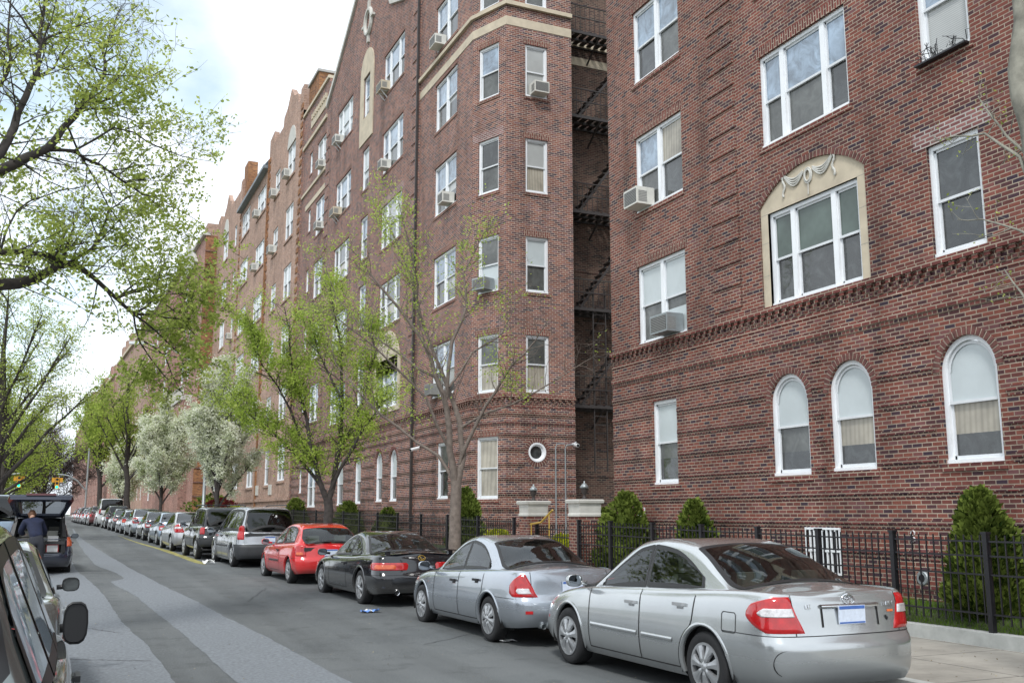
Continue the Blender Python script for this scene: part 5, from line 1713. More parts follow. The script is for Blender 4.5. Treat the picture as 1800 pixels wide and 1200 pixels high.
poly_patch('yellow_line', [(32, 4.1), (33, 3.95), (41, 3.72), (50, 3.27), (60, 2.99)], [(32, 4.15), (33, 4.18), (41, 3.96), (50, 3.40), (60, 3.03)], M['yellow'], .004, rg_)
# faint cracks / tar joints
g = MB(); M['tar'] = plain('tar_crack', (.07, .07, .075), .8)
for (x, y, dx, dy) in [(4.6, 13.2, 1.0, .8), (1.2, 9.5, -.8, .3), (.6, 11, -.7, .4), (3.4, 20, .9, 3), (.5, 8.4, .7, .2), (.9, 16, -.5, .9), (3.9, 9.5, .8, .3), (1.1, 13.1, -.9, .5)]:
    n = 10+int(abs(dy)*6); pts = [(x+dx*k/n+rg_.uniform(-.03, .03), y+dy*k/n+rg_.uniform(-.03, .03)) for k in range(n+1)]
    for a, b in zip(pts[:-1], pts[1:]):
        d = (V(b)-V(a)).normalized(); nn_ = V((-d.y, d.x))*.008
        g.face([(a[0]-nn_.x, a[1]-nn_.y, gz(a[1])+.008), (b[0]-nn_.x, b[1]-nn_.y, gz(b[1])+.008), (b[0]+nn_.x, b[1]+nn_.y, gz(b[1])+.008), (a[0]+nn_.x, a[1]+nn_.y, gz(a[1])+.008)])
tag(g.build('road_cracks', M['tar']), kind='structure')
# garden strip, coping and lawn
slab('garden_wall_coping', lambda y: 10.56, lambda y: 10.76, -.02, .30, M['kerbstone'], 2, 20.2)
slab('garden_wall_coping', lambda y: 10.56, lambda y: 10.76, -.02, .30, M['kerbstone'], 23.6, 58)
def lawn(Y0, Y1, xr):
    g = MB(); n = int((Y1-Y0)/.8)
    for i in range(n):
        a = Y0+(Y1-Y0)*i/n; b = Y0+(Y1-Y0)*(i+1)/n
        for x0, x1, z0, z1 in ((10.76, 11.4, .24, .38), (11.4, xr, .38, .45)):
            g.face([(x0, a, gz(a)+z0), (x1, a, gz(a)+z1), (x1, b, gz(b)+z1), (x0, b, gz(b)+z0)])
    tag(g.build('lawn', M['soil']), kind='structure')
lawn(2, 20.2, 12.25); lawn(23.6, 58, 12.25)
slab('court_paving', lambda y: 10.56, lambda y: 22, -.02, .14, M['concrete'], 20.2, 23.6)
slab('court_paving', lambda y: 12.25, lambda y: 22, -.02, .2, M['concrete'], 23.6, 32)

def foliage(name, c1, c2, trans=.45, rough=.55):
    m, nt, out = newmat(name)
    tc = N(nt, 'ShaderNodeTexCoord')
    no = N(nt, 'ShaderNodeTexNoise', Scale=1.3, Detail=3.0); L(nt, tc.outputs['Object'], no.inputs[0])
    gi = N(nt, 'ShaderNodeNewGeometry')
    mx = N(nt, 'ShaderNodeMath', operation='MULTIPLY_ADD'); L(nt, gi.outputs['Random Per Island'], mx.inputs[0]); mx.inputs[1].default_value = .5; L(nt, no.outputs[0], mx.inputs[2])
    r = ramp(nt, mx.outputs[0], [(.45, c1), (.95, c2)])
    d = N(nt, 'ShaderNodeBsdfDiffuse'); t = N(nt, 'ShaderNodeBsdfTranslucent')
    L(nt, r.outputs[0], d.inputs[0]); L(nt, r.outputs[0], t.inputs[0])
    ms = N(nt, 'ShaderNodeMixShader'); ms.inputs[0].default_value = trans
    L(nt, d.outputs[0], ms.inputs[1]); L(nt, t.outputs[0], ms.inputs[2]); L(nt, ms.outputs[0], out.inputs[0])
    return m
M['l_maple'] = foliage('young_yellow_green_leaves', (.24, .32, .06), (.58, .66, .19), .62)
M['l_locust'] = foliage('fresh_green_leaves', (.22, .32, .05), (.54, .66, .15), .62)
M['l_dark'] = foliage('mid_green_leaves', (.20, .28, .05), (.48, .58, .13), .62)
M['l_pear'] = foliage('pear_blossom', (.46, .52, .28), (.90, .91, .80), .5)
M['l_yew'] = foliage('evergreen_foliage', (.022, .045, .010), (.22, .28, .06), .3)
M['l_gold'] = foliage('yellow_shrub_leaves', (.2, .26, .01), (.55, .55, .04), .4)
M['l_red'] = foliage('red_shrub_leaves', (.05, .01, .012), (.16, .03, .03), .3)
M['l_grass'] = foliage('grass_blades', (.04, .09, .01), (.14, .24, .03), .35)
M['l_bare'] = foliage('purple_brown_buds', (.10, .07, .06), (.24, .17, .15), .3)
M['bark'] = plain('grey_bark', (.16, .13, .11), .9, var=.35, vscale=9, bmp=.6)
M['bark_d'] = plain('dark_wet_bark', (.045, .038, .035), .9, var=.4, vscale=9, bmp=.6)
M['bark_l'] = plain('mottled_plane_bark', (.24, .23, .19), .9, var=.45, vscale=5, bmp=.5)

def leaves(mb, c, s, rng, n=1, spread=0., asp=.6):
    for _ in range(n):
        p = c+V((rng.gauss(0, spread), rng.gauss(0, spread), rng.gauss(0, spread))) if spread else c
        a = V((rng.uniform(-1, 1), rng.uniform(-1, 1), rng.uniform(-.8, .8))).normalized()
        b = a.cross(V((rng.uniform(-1, 1), rng.uniform(-1, 1), rng.uniform(-1, 1))))
        if b.length < .05: continue
        b = b.normalized()*s*asp*rng.uniform(.7, 1.2)*.5; a = a*s*rng.uniform(.7, 1.3)*.5
        k = len(mb.v)
        mb.v += [tuple(p-a), tuple(p+b), tuple(p+a), tuple(p-b)]; mb.f.append((k, k+1, k+2, k+3)); mb.m.append(0)

def grow_tree(name, base, limbs, rng, wood, leafm, label, group=None, sub=(9, 1.3, .35), twig=(6, .55), leaf=(4, .06, .10), droop=0., up=.35, start=.25, lim2=None, dens=None, cat='tree', tfac=1.):
    """limbs: polylines (x,y,z,r). First is the trunk."""
    root = empty(name, base, 0, label, cat, group)
    wd = MB(); lf = MB(); tips = []
    for i, l in enumerate(limbs):
        P = [V(p[:3]) for p in l]; R_ = [p[3] for p in l]
        # smooth by midpoint insertion with jitter
        Q = [P[0]]; S = [R_[0]]
        for a, b, ra_, rb_ in zip(P[:-1], P[1:], R_[:-1], R_[1:]):
            j = (b-a).length*.05
            Q += [(a+b)/2+V((rng.uniform(-j, j), rng.uniform(-j, j), rng.uniform(-j, j))), b]; S += [(ra_+rb_)/2, rb_]
        wd.tube(Q, S, 9 if S[0] > .06 else 6)
        if i == 0: continue
        ln = sum((b-a).length for a, b in zip(Q[:-1], Q[1:]))
        ns = max(2, int(sub[0]*ln/3.))
        for k in range(ns):
            t = start+(1-start)*(k+rng.random())/ns
            f = t*(len(Q)-1); j = min(len(Q)-2, int(f)); p = Q[j].lerp(Q[j+1], f-j); r0 = S[j]*(1-f+j)+S[j+1]*(f-j)
            tg = (Q[j+1]-Q[j]).normalized()
            side = tg.cross(V((rng.uniform(-1, 1), rng.uniform(-1, 1), rng.uniform(-1, 1))))
            if side.length < .1: continue
            d = (tg*.6+side.normalized()*.9+V((0, 0, up))).normalized()
            bl = sub[1]*rng.uniform(.5, 1.2)*(1-.35*t)
            pts = [p]; q = p.copy()
            for s_ in range(5):
                d = (d+V((rng.uniform(-.25, .25), rng.uniform(-.25, .25), rng.uniform(-.2, .25)-droop))).normalized()
                q = q+d*bl/5; pts.append(q.copy())
            rb = min(r0*.6, .02*tfac)
            wd.tube(pts, [max(.003*tfac, rb*(1-s_/5.5)) for s_ in range(6)], 4, caps=False)
            for m_ in range(twig[0]):
                u = rng.uniform(.2, 1); fj = u*5; jj = min(4, int(fj)); pp = pts[jj].lerp(pts[jj+1], fj-jj)
                dd = V((rng.uniform(-1, 1), rng.uniform(-1, 1), rng.uniform(-.6, 1)-droop)).normalized()
                tl = twig[1]*rng.uniform(.4, 1.2)
                e = pp+dd*tl*.5; e2 = e+(dd+V((rng.uniform(-.4, .4), rng.uniform(-.4, .4), rng.uniform(-.3, .4)))).normalized()*tl*.5
                wd.tube([pp, e, e2], [.005*tfac, .004*tfac, .002*tfac], 3, caps=False)
                for c in (e, (e+e2)/2, e2):
                    w_ = dens(c) if dens else 1
                    nn_ = leaf[0]*w_; nn_ = int(nn_)+(rng.random() < nn_-int(nn_))
                    if nn_: leaves(lf, c, leaf[1], rng, nn_, leaf[2])
    wd.build('trunk', [wood], root, base, smooth=True)
    lf.build('crown', [leafm], root, base)
    return root

rt = random.Random(11)
LIMB = [
 [(-3.6,12.6,.1,.30),(-3.5,12.7,2.2,.26),(-3.2,12.8,3.6,.24),(-2.6,13.1,4.3,.20)],
 [(-2.6,13.1,4.3,.19),(-1.9,13.8,4.35,.165),(-1.30,14.20,4.53,.150),(-0.95,14.60,4.76,.140),(-0.56,15.00,4.96,.120),(-0.26,15.30,5.26,.100),(-0.11,15.40,5.33,.085),(0.21,15.70,5.21,.060),(0.56,16.00,4.98,.050),(0.82,16.20,4.80,.040),(1.31,16.50,4.84,.022),(1.78,16.80,4.91,.012)],
 [(0.82,16.20,4.80,.030),(0.94,16.30,4.39,.022),(1.32,16.60,3.96,.016),(1.67,16.90,3.70,.008)],
 [(-2.6,13.1,4.3,.10),(-1.22,13.60,4.85,.080),(-0.94,14.00,5.06,.070),(-0.67,14.40,5.21,.060),(-0.44,14.90,5.31,.055),(-0.21,15.30,5.32,.050)],
 [(-0.21,15.30,5.36,.045),(-0.17,15.40,5.64,.030),(-0.11,15.50,5.89,.020),(-0.14,15.60,6.17,.012)],
 [(-0.11,15.40,5.33,.050),(0.14,15.60,5.60,.040),(0.28,15.80,5.97,.028),(0.35,16.00,6.35,.022),(0.63,16.30,6.70,.016),(1.21,16.80,7.08,.008)],
 [(-2.7,13.0,4.2,.2),(-2.1,13.2,5.1,.18),(-1.47,13.50,5.70,.150),(-1.01,13.80,6.08,.120),(-0.74,14.00,6.36,.105),(-0.52,14.20,6.58,.095),(-0.34,14.50,7.02,.080),(-0.12,14.80,7.51,.065),(0.02,15.00,7.84,.050),(0.15,15.20,8.23,.040),(0.09,15.30,8.61,.030),(0.23,15.50,9.10,.020),(0.33,15.70,9.60,.010)],
 [(-0.08,14.80,7.58,.040),(0.10,15.00,7.67,.030),(0.37,15.30,7.98,.022),(0.66,15.70,8.35,.016),(1.05,16.20,8.90,.008)],
 [(-0.23,14.70,7.28,.030),(0.03,14.90,7.54,.020),(0.32,15.40,7.69,.014),(0.84,15.90,7.73,.010),(1.40,16.50,7.90,.006)],
 [(-0.56,14.20,6.56,.050),(-0.18,14.60,6.75,.040),(0.17,15.00,6.73,.032),(0.50,15.40,6.66,.026),(0.81,15.80,6.61,.020),(1.27,16.30,6.65,.012),(1.78,16.80,6.56,.007)],
 [(-0.18,14.60,6.75,.030),(0.32,15.00,7.32,.022),(0.83,15.60,7.39,.018),(1.40,16.20,7.45,.012),(1.96,16.80,7.64,.006)],
 [(-2.1,13.2,5.1,.14),(-1.31,13.00,5.78,.120),(-0.98,13.20,6.11,.100),(-0.87,13.40,6.53,.085),(-0.78,13.60,7.04,.070),(-0.68,13.80,7.46,.060),(-0.68,14.00,7.95,.045),(-0.69,14.20,8.46,.035),(-0.73,14.40,9.15,.020)],
 [(-0.69,14.00,7.97,.035),(-0.51,14.30,8.29,.025),(-0.24,14.80,8.71,.018),(0.10,15.30,9.11,.010)],
 [(-0.68,14.00,7.95,.035),(-0.84,13.90,8.12,.026),(-1.02,13.80,8.32,.020),(-1.20,13.70,8.51,.015)],
 [(-0.71,13.80,7.41,.030),(-0.50,14.20,7.75,.022),(-0.36,14.60,8.29,.016),(-0.29,15.00,9.02,.010)],
 [(-0.94,14.00,5.05,.030),(-0.81,14.40,5.75,.020),(-0.50,14.80,6.11,.016),(-0.07,15.40,6.47,.010)],
 [(-2.0,13,5.5,.08),(-1.27,13.00,6.79,.060),(-1.05,13.20,6.99,.045),(-0.96,13.30,7.35,.030),(-1.03,13.30,7.87,.020),(-1.01,13.30,8.42,.012)],
 [(-2.8,13,4.2,.16),(-3.4,13.4,5.6,.12),(-3.7,13.8,7.4,.08),(-3.5,14.3,9.0,.03)],
 [(-2.8,13,4.0,.14),(-4.2,12.2,5.0,.10),(-5.6,11.6,6.4,.05),(-6.4,11.2,7.6,.02)],
 [(-.3,14.5,7.1,.03),(.1,15.2,6.6,.02),(.7,16.1,6.0,.014),(1.3,16.9,5.8,.007)],
 [(.56,16,4.98,.03),(.9,16.4,5.4,.02),(1.5,16.9,5.7,.012),(2.0,17.2,5.9,.006)],
]
def dens_maple(c):
    # fuller towards the outer, lower right edge, open by the limbs
    n = math.sin(c.x*2.3+c.z*1.7)+math.sin(c.y*1.9-c.z*2.6)
    m = math.sin(c.x*6.3+c.z*5.1)+math.sin(c.y*5.7-c.z*6.6)
    low = c.x > .45 and c.z < 6.2
    return max(0, .75+.4*n+.55*m+(.3 if c.x > .7 else 0)+(.9 if low else 0))*.9
LIMB = [[(x, y, z, r*(.6 if i > 0 else .8)) for x, y, z, r in l] for i, l in enumerate(LIMB)]
LIMB += [[(.82,16.2,4.8,.022),(1.15,16.5,5.15,.014),(1.6,16.9,5.35,.009),(2.0,17.2,5.3,.005)], [(.82,16.2,4.8,.02),(1.2,16.5,4.6,.013),(1.6,16.8,4.3,.008),(1.75,17,3.9,.005)], [(.56,16,4.98,.02),(1.0,16.4,5.3,.013),(1.5,16.8,5.0,.008),(1.9,17,4.6,.005)], [(1.0,16.3,4.4,.015),(1.35,16.5,4.2,.010),(1.65,16.8,3.7,.005)]]
grow_tree('broadleaf_tree', (-3.6, 12.6, .1), LIMB, rt, M['bark_d'], M['l_maple'], 'large near tree arching over left of street, dark limbs with young yellow-green leaves', sub=(15, 1.3, 0), twig=(9, .45), leaf=(2.8, .070, .045), up=.15, dens=dens_maple, start=.18, tfac=.62)
T1L = [
 [(8.23,21.51,.1,.2),(8.23,21.51,0.71,.175),(8.21,21.52,1.41,.160),(8.22,21.52,2.04,.150),(8.23,21.52,2.50,.140)],
 [(8.20,21.53,2.40,.120),(8.04,21.48,3.20,.096),(7.93,21.40,4.11,.082),(7.64,21.40,4.88,.068),(7.35,21.41,5.66,.054),(6.77,21.54,6.43,.040),(6.12,21.71,7.21,.026),(5.60,21.82,7.86,.012)],
 [(8.24,21.51,2.40,.115),(8.41,21.54,3.08,.089),(8.36,21.68,3.88,.078),(8.17,21.87,4.56,.067),(7.95,22.08,5.26,.056),(7.60,22.35,6.38,.045),(7.36,22.56,7.53,.034),(6.99,22.84,8.56,.023),(6.75,23.05,9.17,.012)],
 [(8.30,21.50,2.9,.06),(8.34,21.47,3.08,.060),(8.61,21.17,3.85,.050),(8.90,20.86,4.49,.040),(9.20,20.56,5.12,.030),(9.60,20.20,5.62,.020),(9.83,19.92,6.12,.010)],
 [(8.00,21.62,4.39,.060),(8.15,21.68,5.76,.050),(8.50,21.66,6.60,.040),(8.47,21.80,7.47,.030),(8.89,21.74,8.35,.020),(9.19,21.74,8.82,.010)],
 [(8.34,21.47,3.73,.040),(9.26,20.69,4.22,.029),(10.18,19.91,4.84,.017),(10.73,19.30,5.28,.006)],
 [(7.79,21.71,4.86,.045),(7.03,22.30,5.50,.036),(6.34,22.85,6.09,.026),(5.75,23.36,6.98,.017),(5.39,23.77,8.18,.008)],
 [(7.41,21.88,6.07,.040),(7.25,21.59,7.03,.029),(6.95,21.36,7.89,.019),(6.59,21.15,8.88,.008)],
 [(8.20,21.53,2.43,.055),(7.91,21.88,3.09,.046),(7.11,22.45,3.77,.036),(6.42,22.98,4.46,.027),(5.83,23.47,5.32,.017),(5.46,23.85,6.48,.008)],
 [(8.06,21.59,4.66,.040),(8.63,21.61,5.51,.032),(9.35,21.56,5.96,.024),(9.76,21.65,6.71,.016),(9.80,21.91,7.77,.008)],
 [(8.08,21.58,3.21,.050),(7.48,21.52,4.36,.040),(6.66,21.56,5.11,.029),(5.74,21.64,5.84,.019),(5.13,21.59,6.30,.008)],
]
def dens_t1(c):
    n = math.sin(c.x*3.1+c.z*2.2)+math.sin(c.y*2.9-c.z*1.6)
    return max(0., (.3+.5*n) + (c.z-5.0)*.2)*(.1 if c.x > 9.5 else .8)
T1L = [[(x, y, z, r*(.78 if i else .85)) for x, y, z, r in l] for i, l in enumerate(T1L)]
grow_tree('street_tree', (8.23, 21.51, .1), T1L, rt, M['bark'], M['l_locust'], 'vase-shaped street tree with forked grey trunk and sparse new leaves before the chamfered corner', group='young trees in the right pavement', sub=(13, 1.0, 0), twig=(6, .42), leaf=(4.2, .06, .07), up=.45, dens=dens_t1, start=.3, tfac=.7)
T2L = [
 [(7.29,29.60,.2,.17),(7.29,29.60,0.97,.150),(7.27,29.61,1.63,.140),(7.25,29.62,2.17,.130)],
 [(7.26,29.62,2.05,.095),(6.94,29.61,2.80,.074),(6.64,29.59,3.80,.059),(6.34,29.57,5.15,.043),(5.95,29.59,6.50,.028),(5.72,29.54,7.87,.012)],
 [(7.25,29.62,2.1,.095),(7.46,29.68,3.15,.074),(7.62,29.76,4.36,.059),(7.61,29.92,6.13,.043),(7.44,30.15,7.77,.028),(7.28,30.38,8.90,.012)],
 [(7.29,29.60,2.39,.060),(7.81,29.08,3.64,.043),(8.18,28.62,4.46,.027),(8.55,28.16,5.28,.010)],
 [(7.17,29.66,2.39,.060),(6.53,30.16,3.32,.048),(5.76,30.73,4.20,.035),(4.97,31.30,4.91,.022),(4.57,31.70,5.47,.010)],
 [(6.88,29.79,3.14,.050),(6.06,29.79,4.82,.037),(5.17,29.82,6.14,.023),(4.75,29.65,7.46,.010)],
 [(7.52,29.50,3.65,.050),(8.25,29.54,5.24,.037),(8.63,29.73,6.70,.023),(8.54,30.14,7.85,.010)],
 [(7.53,29.50,5.20,.040),(6.91,30.05,6.64,.025),(6.61,30.46,7.94,.010)],
]
def dens_t2(c):
    n = math.sin(c.x*2.6+c.z*2.9)+math.sin(c.y*2.4-c.z*2.1)
    m = math.sin(c.x*6+c.z*5)+math.sin(c.y*6-c.z*6)
    return max(0, .75+.4*n+.5*m)
grow_tree('street_tree', (7.29, 29.6, .2), T2L, rt, M['bark_d'], M['l_locust'], 'leafy light green street tree standing behind the red hatchback', group='young trees in the right pavement', sub=(21, 1.15, 0), twig=(10, .48), leaf=(6, .075, .09), up=.3, dens=dens_t2, start=.18, tfac=.8)

def auto_limbs(base, h, spread, rng, trunk_h=.28, n=7, r=.14, lean=0):
    b = V(base); th = h*trunk_h
    tr = [(b.x, b.y, b.z-.2, r*1.15), (b.x+lean*.3, b.y, b.z+th*.5, r), (b.x+lean*.6, b.y, b.z+th, r*.85), (b.x+lean, b.y, b.z+h*.72, r*.4), (b.x+lean, b.y, b.z+h*.97, r*.08)]
    out = [tr]
    for k in range(n):
        t = k/(n-1); z0 = th*(.8)+(h*.6-th)*t*.9
        a = k*2.4+rng.uniform(-.4, .4); rr = spread*(1-.35*t)*rng.uniform(.75, 1.1)
        dx, dy = math.cos(a), math.sin(a); zt = min(h*.97, z0+h*rng.uniform(.28, .42))
        x0 = b.x+lean*(z0/h)
        out.append([(x0, b.y, b.z+z0, r*.5*(1-.5*t)), (x0+dx*rr*.35, b.y+dy*rr*.35, b.z+z0+(zt-z0)*.35, r*.35*(1-.5*t)), (x0+dx*rr*.75, b.y+dy*rr*.75, b.z+z0+(zt-z0)*.75, r*.2), (x0+dx*rr, b.y+dy*rr, b.z+zt, r*.07)])
    return out+[tr[2:]]
def auto_tree(name, base, h, spread, leafm, label, group=None, wood='bark_d', seed=0, trunk_h=.28, n=8, r=.14, sub=(12, 1.1, 0), twig=(7, .5), leaf=(5, .13, .12), dens=None, tf=2., lean=0, start=.2):
    rng = random.Random(seed)
    return grow_tree(name, base, auto_limbs(base, h, spread, rng, trunk_h, n, r, lean), rng, M[wood], M[leafm], label, group, sub, twig, leaf, up=.35, dens=dens, tfac=tf, start=start)
auto_tree('pear_tree', (6.5, 47.5, gz(47.5)), 8.6, 1.75, 'l_pear', 'flowering white pear tree nearer the street lamp, largest of the blossoming trees', 'flowering pear trees', seed=2, trunk_h=.22, n=14, r=.11, sub=(17, .68, 0), twig=(11, .38), leaf=(5, .11, .08), tf=1.3)
auto_tree('pear_tree', (5.7, 66.5, gz(66)), 8.5, 1.8, 'l_pear', 'second flowering white pear tree, beyond the street lamp', 'flowering pear trees', seed=3, trunk_h=.24, n=14, r=.11, sub=(16, .72, 0), twig=(10, .4), leaf=(5, .13, .10), tf=1.5)
auto_tree('pear_tree', (4.9, 97, gz(97)), 7.4, 1.7, 'l_pear', 'small distant flowering tree behind the white van', 'flowering pear trees', seed=4, trunk_h=.24, n=9, sub=(11, .9, 0), twig=(8, .5), leaf=(5, .20, .16))
auto_tree('street_tree', (4.55, 80, gz(80)), 11.8, 3.0, 'l_dark', 'tall dark-limbed tree rising behind the white van', 'tall trees far down the right side', seed=5, trunk_h=.36, n=9, r=.22, sub=(8, 1.5, 0), twig=(5, .6), leaf=(2.6, .17, .14), lean=-.5)
auto_tree('street_tree', (3.7, 112, gz(112)), 15.0, 3.6, 'l_locust', 'green tree left of the dark-limbed one, last on the right side', 'tall trees far down the right side', seed=6, trunk_h=.30, n=10, r=.25, sub=(8, 1.8, 0), twig=(6, .8), leaf=(3.4, .22, .2), lean=-.4)
# left side of the street
auto_tree('broadleaf_tree', (-2.65, 51.5, gz(51)), 12.2, 4.6, 'l_maple', 'second tree on the left with dark trunk at picture edge', 'trees along the left kerb', seed=7, trunk_h=.26, n=12, r=.24, sub=(10, 1.6, 0), twig=(6, .7), leaf=(3.6, .11, .10), lean=-.3, tf=1.3)
auto_tree('broadleaf_tree', (-3.9, 78, gz(78)), 11.5, 4.6, 'l_locust', 'third tree along the left kerb', 'trees along the left kerb', seed=8, trunk_h=.25, n=11, r=.24, sub=(9, 1.8, 0), twig=(6, .8), leaf=(2.1, .17, .13), tf=1.6)
auto_tree('broadleaf_tree', (-5.4, 110, gz(110)), 12.5, 5.2, 'l_dark', 'fourth and darker tree along the left kerb', 'trees along the left kerb', seed=9, trunk_h=.22, n=11, r=.26, sub=(8, 2.0, 0), twig=(6, 1.), leaf=(2.1, .22, .2), tf=1.6)
auto_tree('broadleaf_tree', (-7.4, 150, gz(150)), 14, 6.2, 'l_dark', 'farthest leafy tree on the left side', 'trees along the left kerb', seed=10, trunk_h=.2, n=11, r=.3, sub=(8, 2.6, 0), twig=(6, 1.4), leaf=(2.6, .3, .35))
auto_tree('bare_tree', (-2.6, 190, gz(190)), 15.5, 7.5, 'l_bare', 'leafless purple-brown tree closing the end of the street', None, seed=12, trunk_h=.14, n=13, r=.30, sub=(11, 3.4, 0), twig=(11, 2.0), leaf=(1.3, .22, .3), tf=5.)
for k, (x, y, h) in enumerate([(-14, 190, 11), (-22, 205, 13), (-8.0, 230, 10), (-30, 160, 12), (-18, 130, 11), (-11, 62, 7), (-12, 88, 9)]):
    auto_tree('broadleaf_tree', (x, y, gz(y)), h, h*.5, ('l_dark', 'l_bare', 'l_maple')[k % 3], ['dark green tree in the distant belt at left', 'brownish budding tree in the distant belt at left', 'yellow-green tree in the distant belt at left'][k % 3], 'distant trees beyond the left kerb', seed=20+k, trunk_h=.12, n=9, r=.25, sub=(7, 2.4, 0), twig=(6, 1.5), leaf=(2.6, .36, .4), tf=2)
# near tree at the right edge, outside the window wall
NR = [[(8.55,6.3,.1,.24),(8.5,6.30,2.5,.20),(8.45,6.36,4.6,.13),(8.43,6.36,5.5,.115),(8.38,6.40,6.1,.11),(8.40,6.3,7.2,.10),(8.5,6.1,8.6,.08)],
 [(8.4,6.4,4.75,.03),(8.4,6.32,5.05,.022),(8.4,6.63,5.48,.014),(8.4,6.8,5.78,.010),(8.4,6.92,6.02,.006)],
 [(8.42,6.4,4.9,.026),(8.4,6.50,5.22,.02),(8.4,6.88,5.60,.012),(8.4,7.24,5.70,.008),(8.38,7.54,5.74,.005)],
 [(8.42,6.2,4.2,.024),(8.42,6.6,4.5,.014),(8.4,7.0,4.72,.008),(8.4,7.3,4.8,.005)],
 [(8.4,6.4,3.4,.02),(8.5,6.7,3.9,.012),(8.6,6.95,4.2,.007)]]
grow_tree('street_tree', (8.55, 6.3, .1), NR, rt, M['bark_l'], M['l_maple'], 'near mottled trunk cut by the right picture edge with bare budding twigs', None, sub=(11, .45, 0), twig=(3, .2), leaf=(.8, .035, .02), up=.1, start=.3, tfac=.6)

# ---- shrubs
def shrub(base, h, r, leafm, label, seed, n=2600, size=.085, shape='cone', name='conifer_shrub', group=None):
    rng = random.Random(seed); base = V(base); leafm = M[leafm]
    root = empty(name, base, 0, label, 'shrub', group)
    lf = MB(); core = MB()
    def rad(t):
        if shape == 'cone': return r*(min(1, (t+.12)*3.5))*(1-t)**.62*1.12
        if shape == 'round': return r*math.sqrt(max(0, 1-(2*t-1)**2))*.98
        return r*(.92-.25*t**3)
    lob = [(rng.uniform(0, 6.28), rng.uniform(0, 1), rng.choice((-.22, .18, .3))) for _ in range(26)]
    for _ in range(n):
        t = rng.random()**(1.25 if shape == 'cone' else 1); a = rng.uniform(0, 2*math.pi)
        k = 1+sum(w_*math.exp(-((math.atan2(math.sin(a-la), math.cos(a-la)))**2*3+(t-lt)**2*40)) for la, lt, w_ in lob)
        rr = rad(t)*k*rng.uniform(.66, 1.04)
        c = base+V((math.cos(a)*rr, math.sin(a)*rr, t*h))
        # upward-fanning sprays
        d = V((math.cos(a)*.8, math.sin(a)*.8, rng.uniform(.2, 1.3))).normalized()
        sd = d.cross(V((rng.uniform(-1, 1), rng.uniform(-1, 1), rng.uniform(-1, 1)))).normalized()
        s_ = size*rng.uniform(.6, 1.4); q = len(lf.v)
        lf.v += [tuple(c-sd*s_*.25), tuple(c+d*s_*.5-sd*s_*.3), tuple(c+d*s_), tuple(c+d*s_*.5+sd*s_*.3)]
        lf.f.append((q, q+1, q+2, q+3)); lf.m.append(0)
    rows = []
    for i in range(9):
        t = i/8*.93; rows.append([base+V((math.cos(2*math.pi*k/12)*rad(t)*.62*rng.uniform(.85, 1.1), math.sin(2*math.pi*k/12)*rad(t)*.62*rng.uniform(.85, 1.1), t*h)) for k in range(12)])
    core.grid(rows, closed=True)
    core.build('branches', [M['l_yew'] if shape != 'round' else leafm], root, base)
    lf.build('foliage', [leafm], root, base)
    return root
GS = 'evergreen shrubs along the building fronts'
shrub((11.55, 10.05, .36), 1.70, .54, 'l_yew', 'large conifer shrub behind the fence at far right', 1, 5200, .10, 'cone', group=GS)
shrub((11.6, 16.95, .36), 1.64, .47, 'l_yew', 'pointed conifer shrub before the near building, below the narrow ground-floor window', 2, 3400, .10, 'cone', group=GS)
shrub((11.65, 19.75, .36), 1.85, .66, 'l_yew', 'wide conifer shrub at the corner of the near building', 3, 3600, .10, 'cone', group=GS)
shrub((11.9, 21.2, .30), 1.55, .6, 'l_yew', 'shrub just behind the right brick gate pier', 4, 2600, .10, 'cone', group=GS)
shrub((11.4, 29.0, .5), 2.0, .62, 'l_yew', 'tall conifer shrub beside the forked street tree', 5, 3600, .12, 'cone', group=GS)
shrub((11.5, 37.4, .6), 1.35, .62, 'l_yew', 'low dark conifer below the second pair of arched windows', 6, 1800, .12, 'cone', group=GS)
shrub((11.5, 43.2, .65), 1.6, .85, 'l_yew', 'dark conifer under the single arched window', 7, 2200, .13, 'cone', group=GS)
shrub((11.5, 54.2, .8), 1.75, .85, 'l_yew', 'conifer at left end of the gabled building', 8, 2200, .14, 'cone', group=GS)
shrub((11.2, 26.0, .45), .85, .42, 'l_gold', 'bright yellow-green shrub behind fence near the forked tree', 9, 900, .09, 'round', name='golden_shrub')
shrub((11.2, 22.0, .35), .9, .4, 'l_gold', 'small yellow-green shrub by the court gate', 10, 900, .08, 'round', name='golden_shrub')
shrub((9.3, 66, gz(66)+.1), 1.9, 1.0, 'l_red', 'dark red shrub below the second pear tree', 11, 900, .2, 'round', name='red_shrub')
shrub((9.6, 73, gz(73)+.1), 2.2, 1.2, 'l_yew', 'dark evergreen left of the red shrub', 12, 900, .22, 'round', name='evergreen_shrub')
shrub((9.0, 58, gz(58)+.1), 1.5, .7, 'l_gold', 'yellow-green shrub beside the street lamp base', 13, 700, .16, 'round', name='golden_shrub')
# grass
g = MB(); rgr = random.Random(4)
for _ in range(15000):
    y = 5+rgr.random()**1.4*15; x = rgr.uniform(10.78, 12.18); z = gz(y)+(.24+(x-10.76)*.2 if x < 11.4 else .38+(x-11.4)*.08)
    h = rgr.uniform(.03, .09); a = rgr.uniform(0, 6.28); w_ = .006
    l = V((rgr.uniform(-.03, .03), rgr.uniform(-.03, .03), h)); q = len(g.v); b = V((x, y, z))
    g.v += [tuple(b+V((math.cos(a)*w_, math.sin(a)*w_, 0))), tuple(b-V((math.cos(a)*w_, math.sin(a)*w_, 0))), tuple(b+l)]; g.f.append((q, q+1, q+2)); g.m.append(0)
tag(g.build('grass', M['l_grass']), 'short green grass between the fence and the wall', 'grass', kind='stuff')

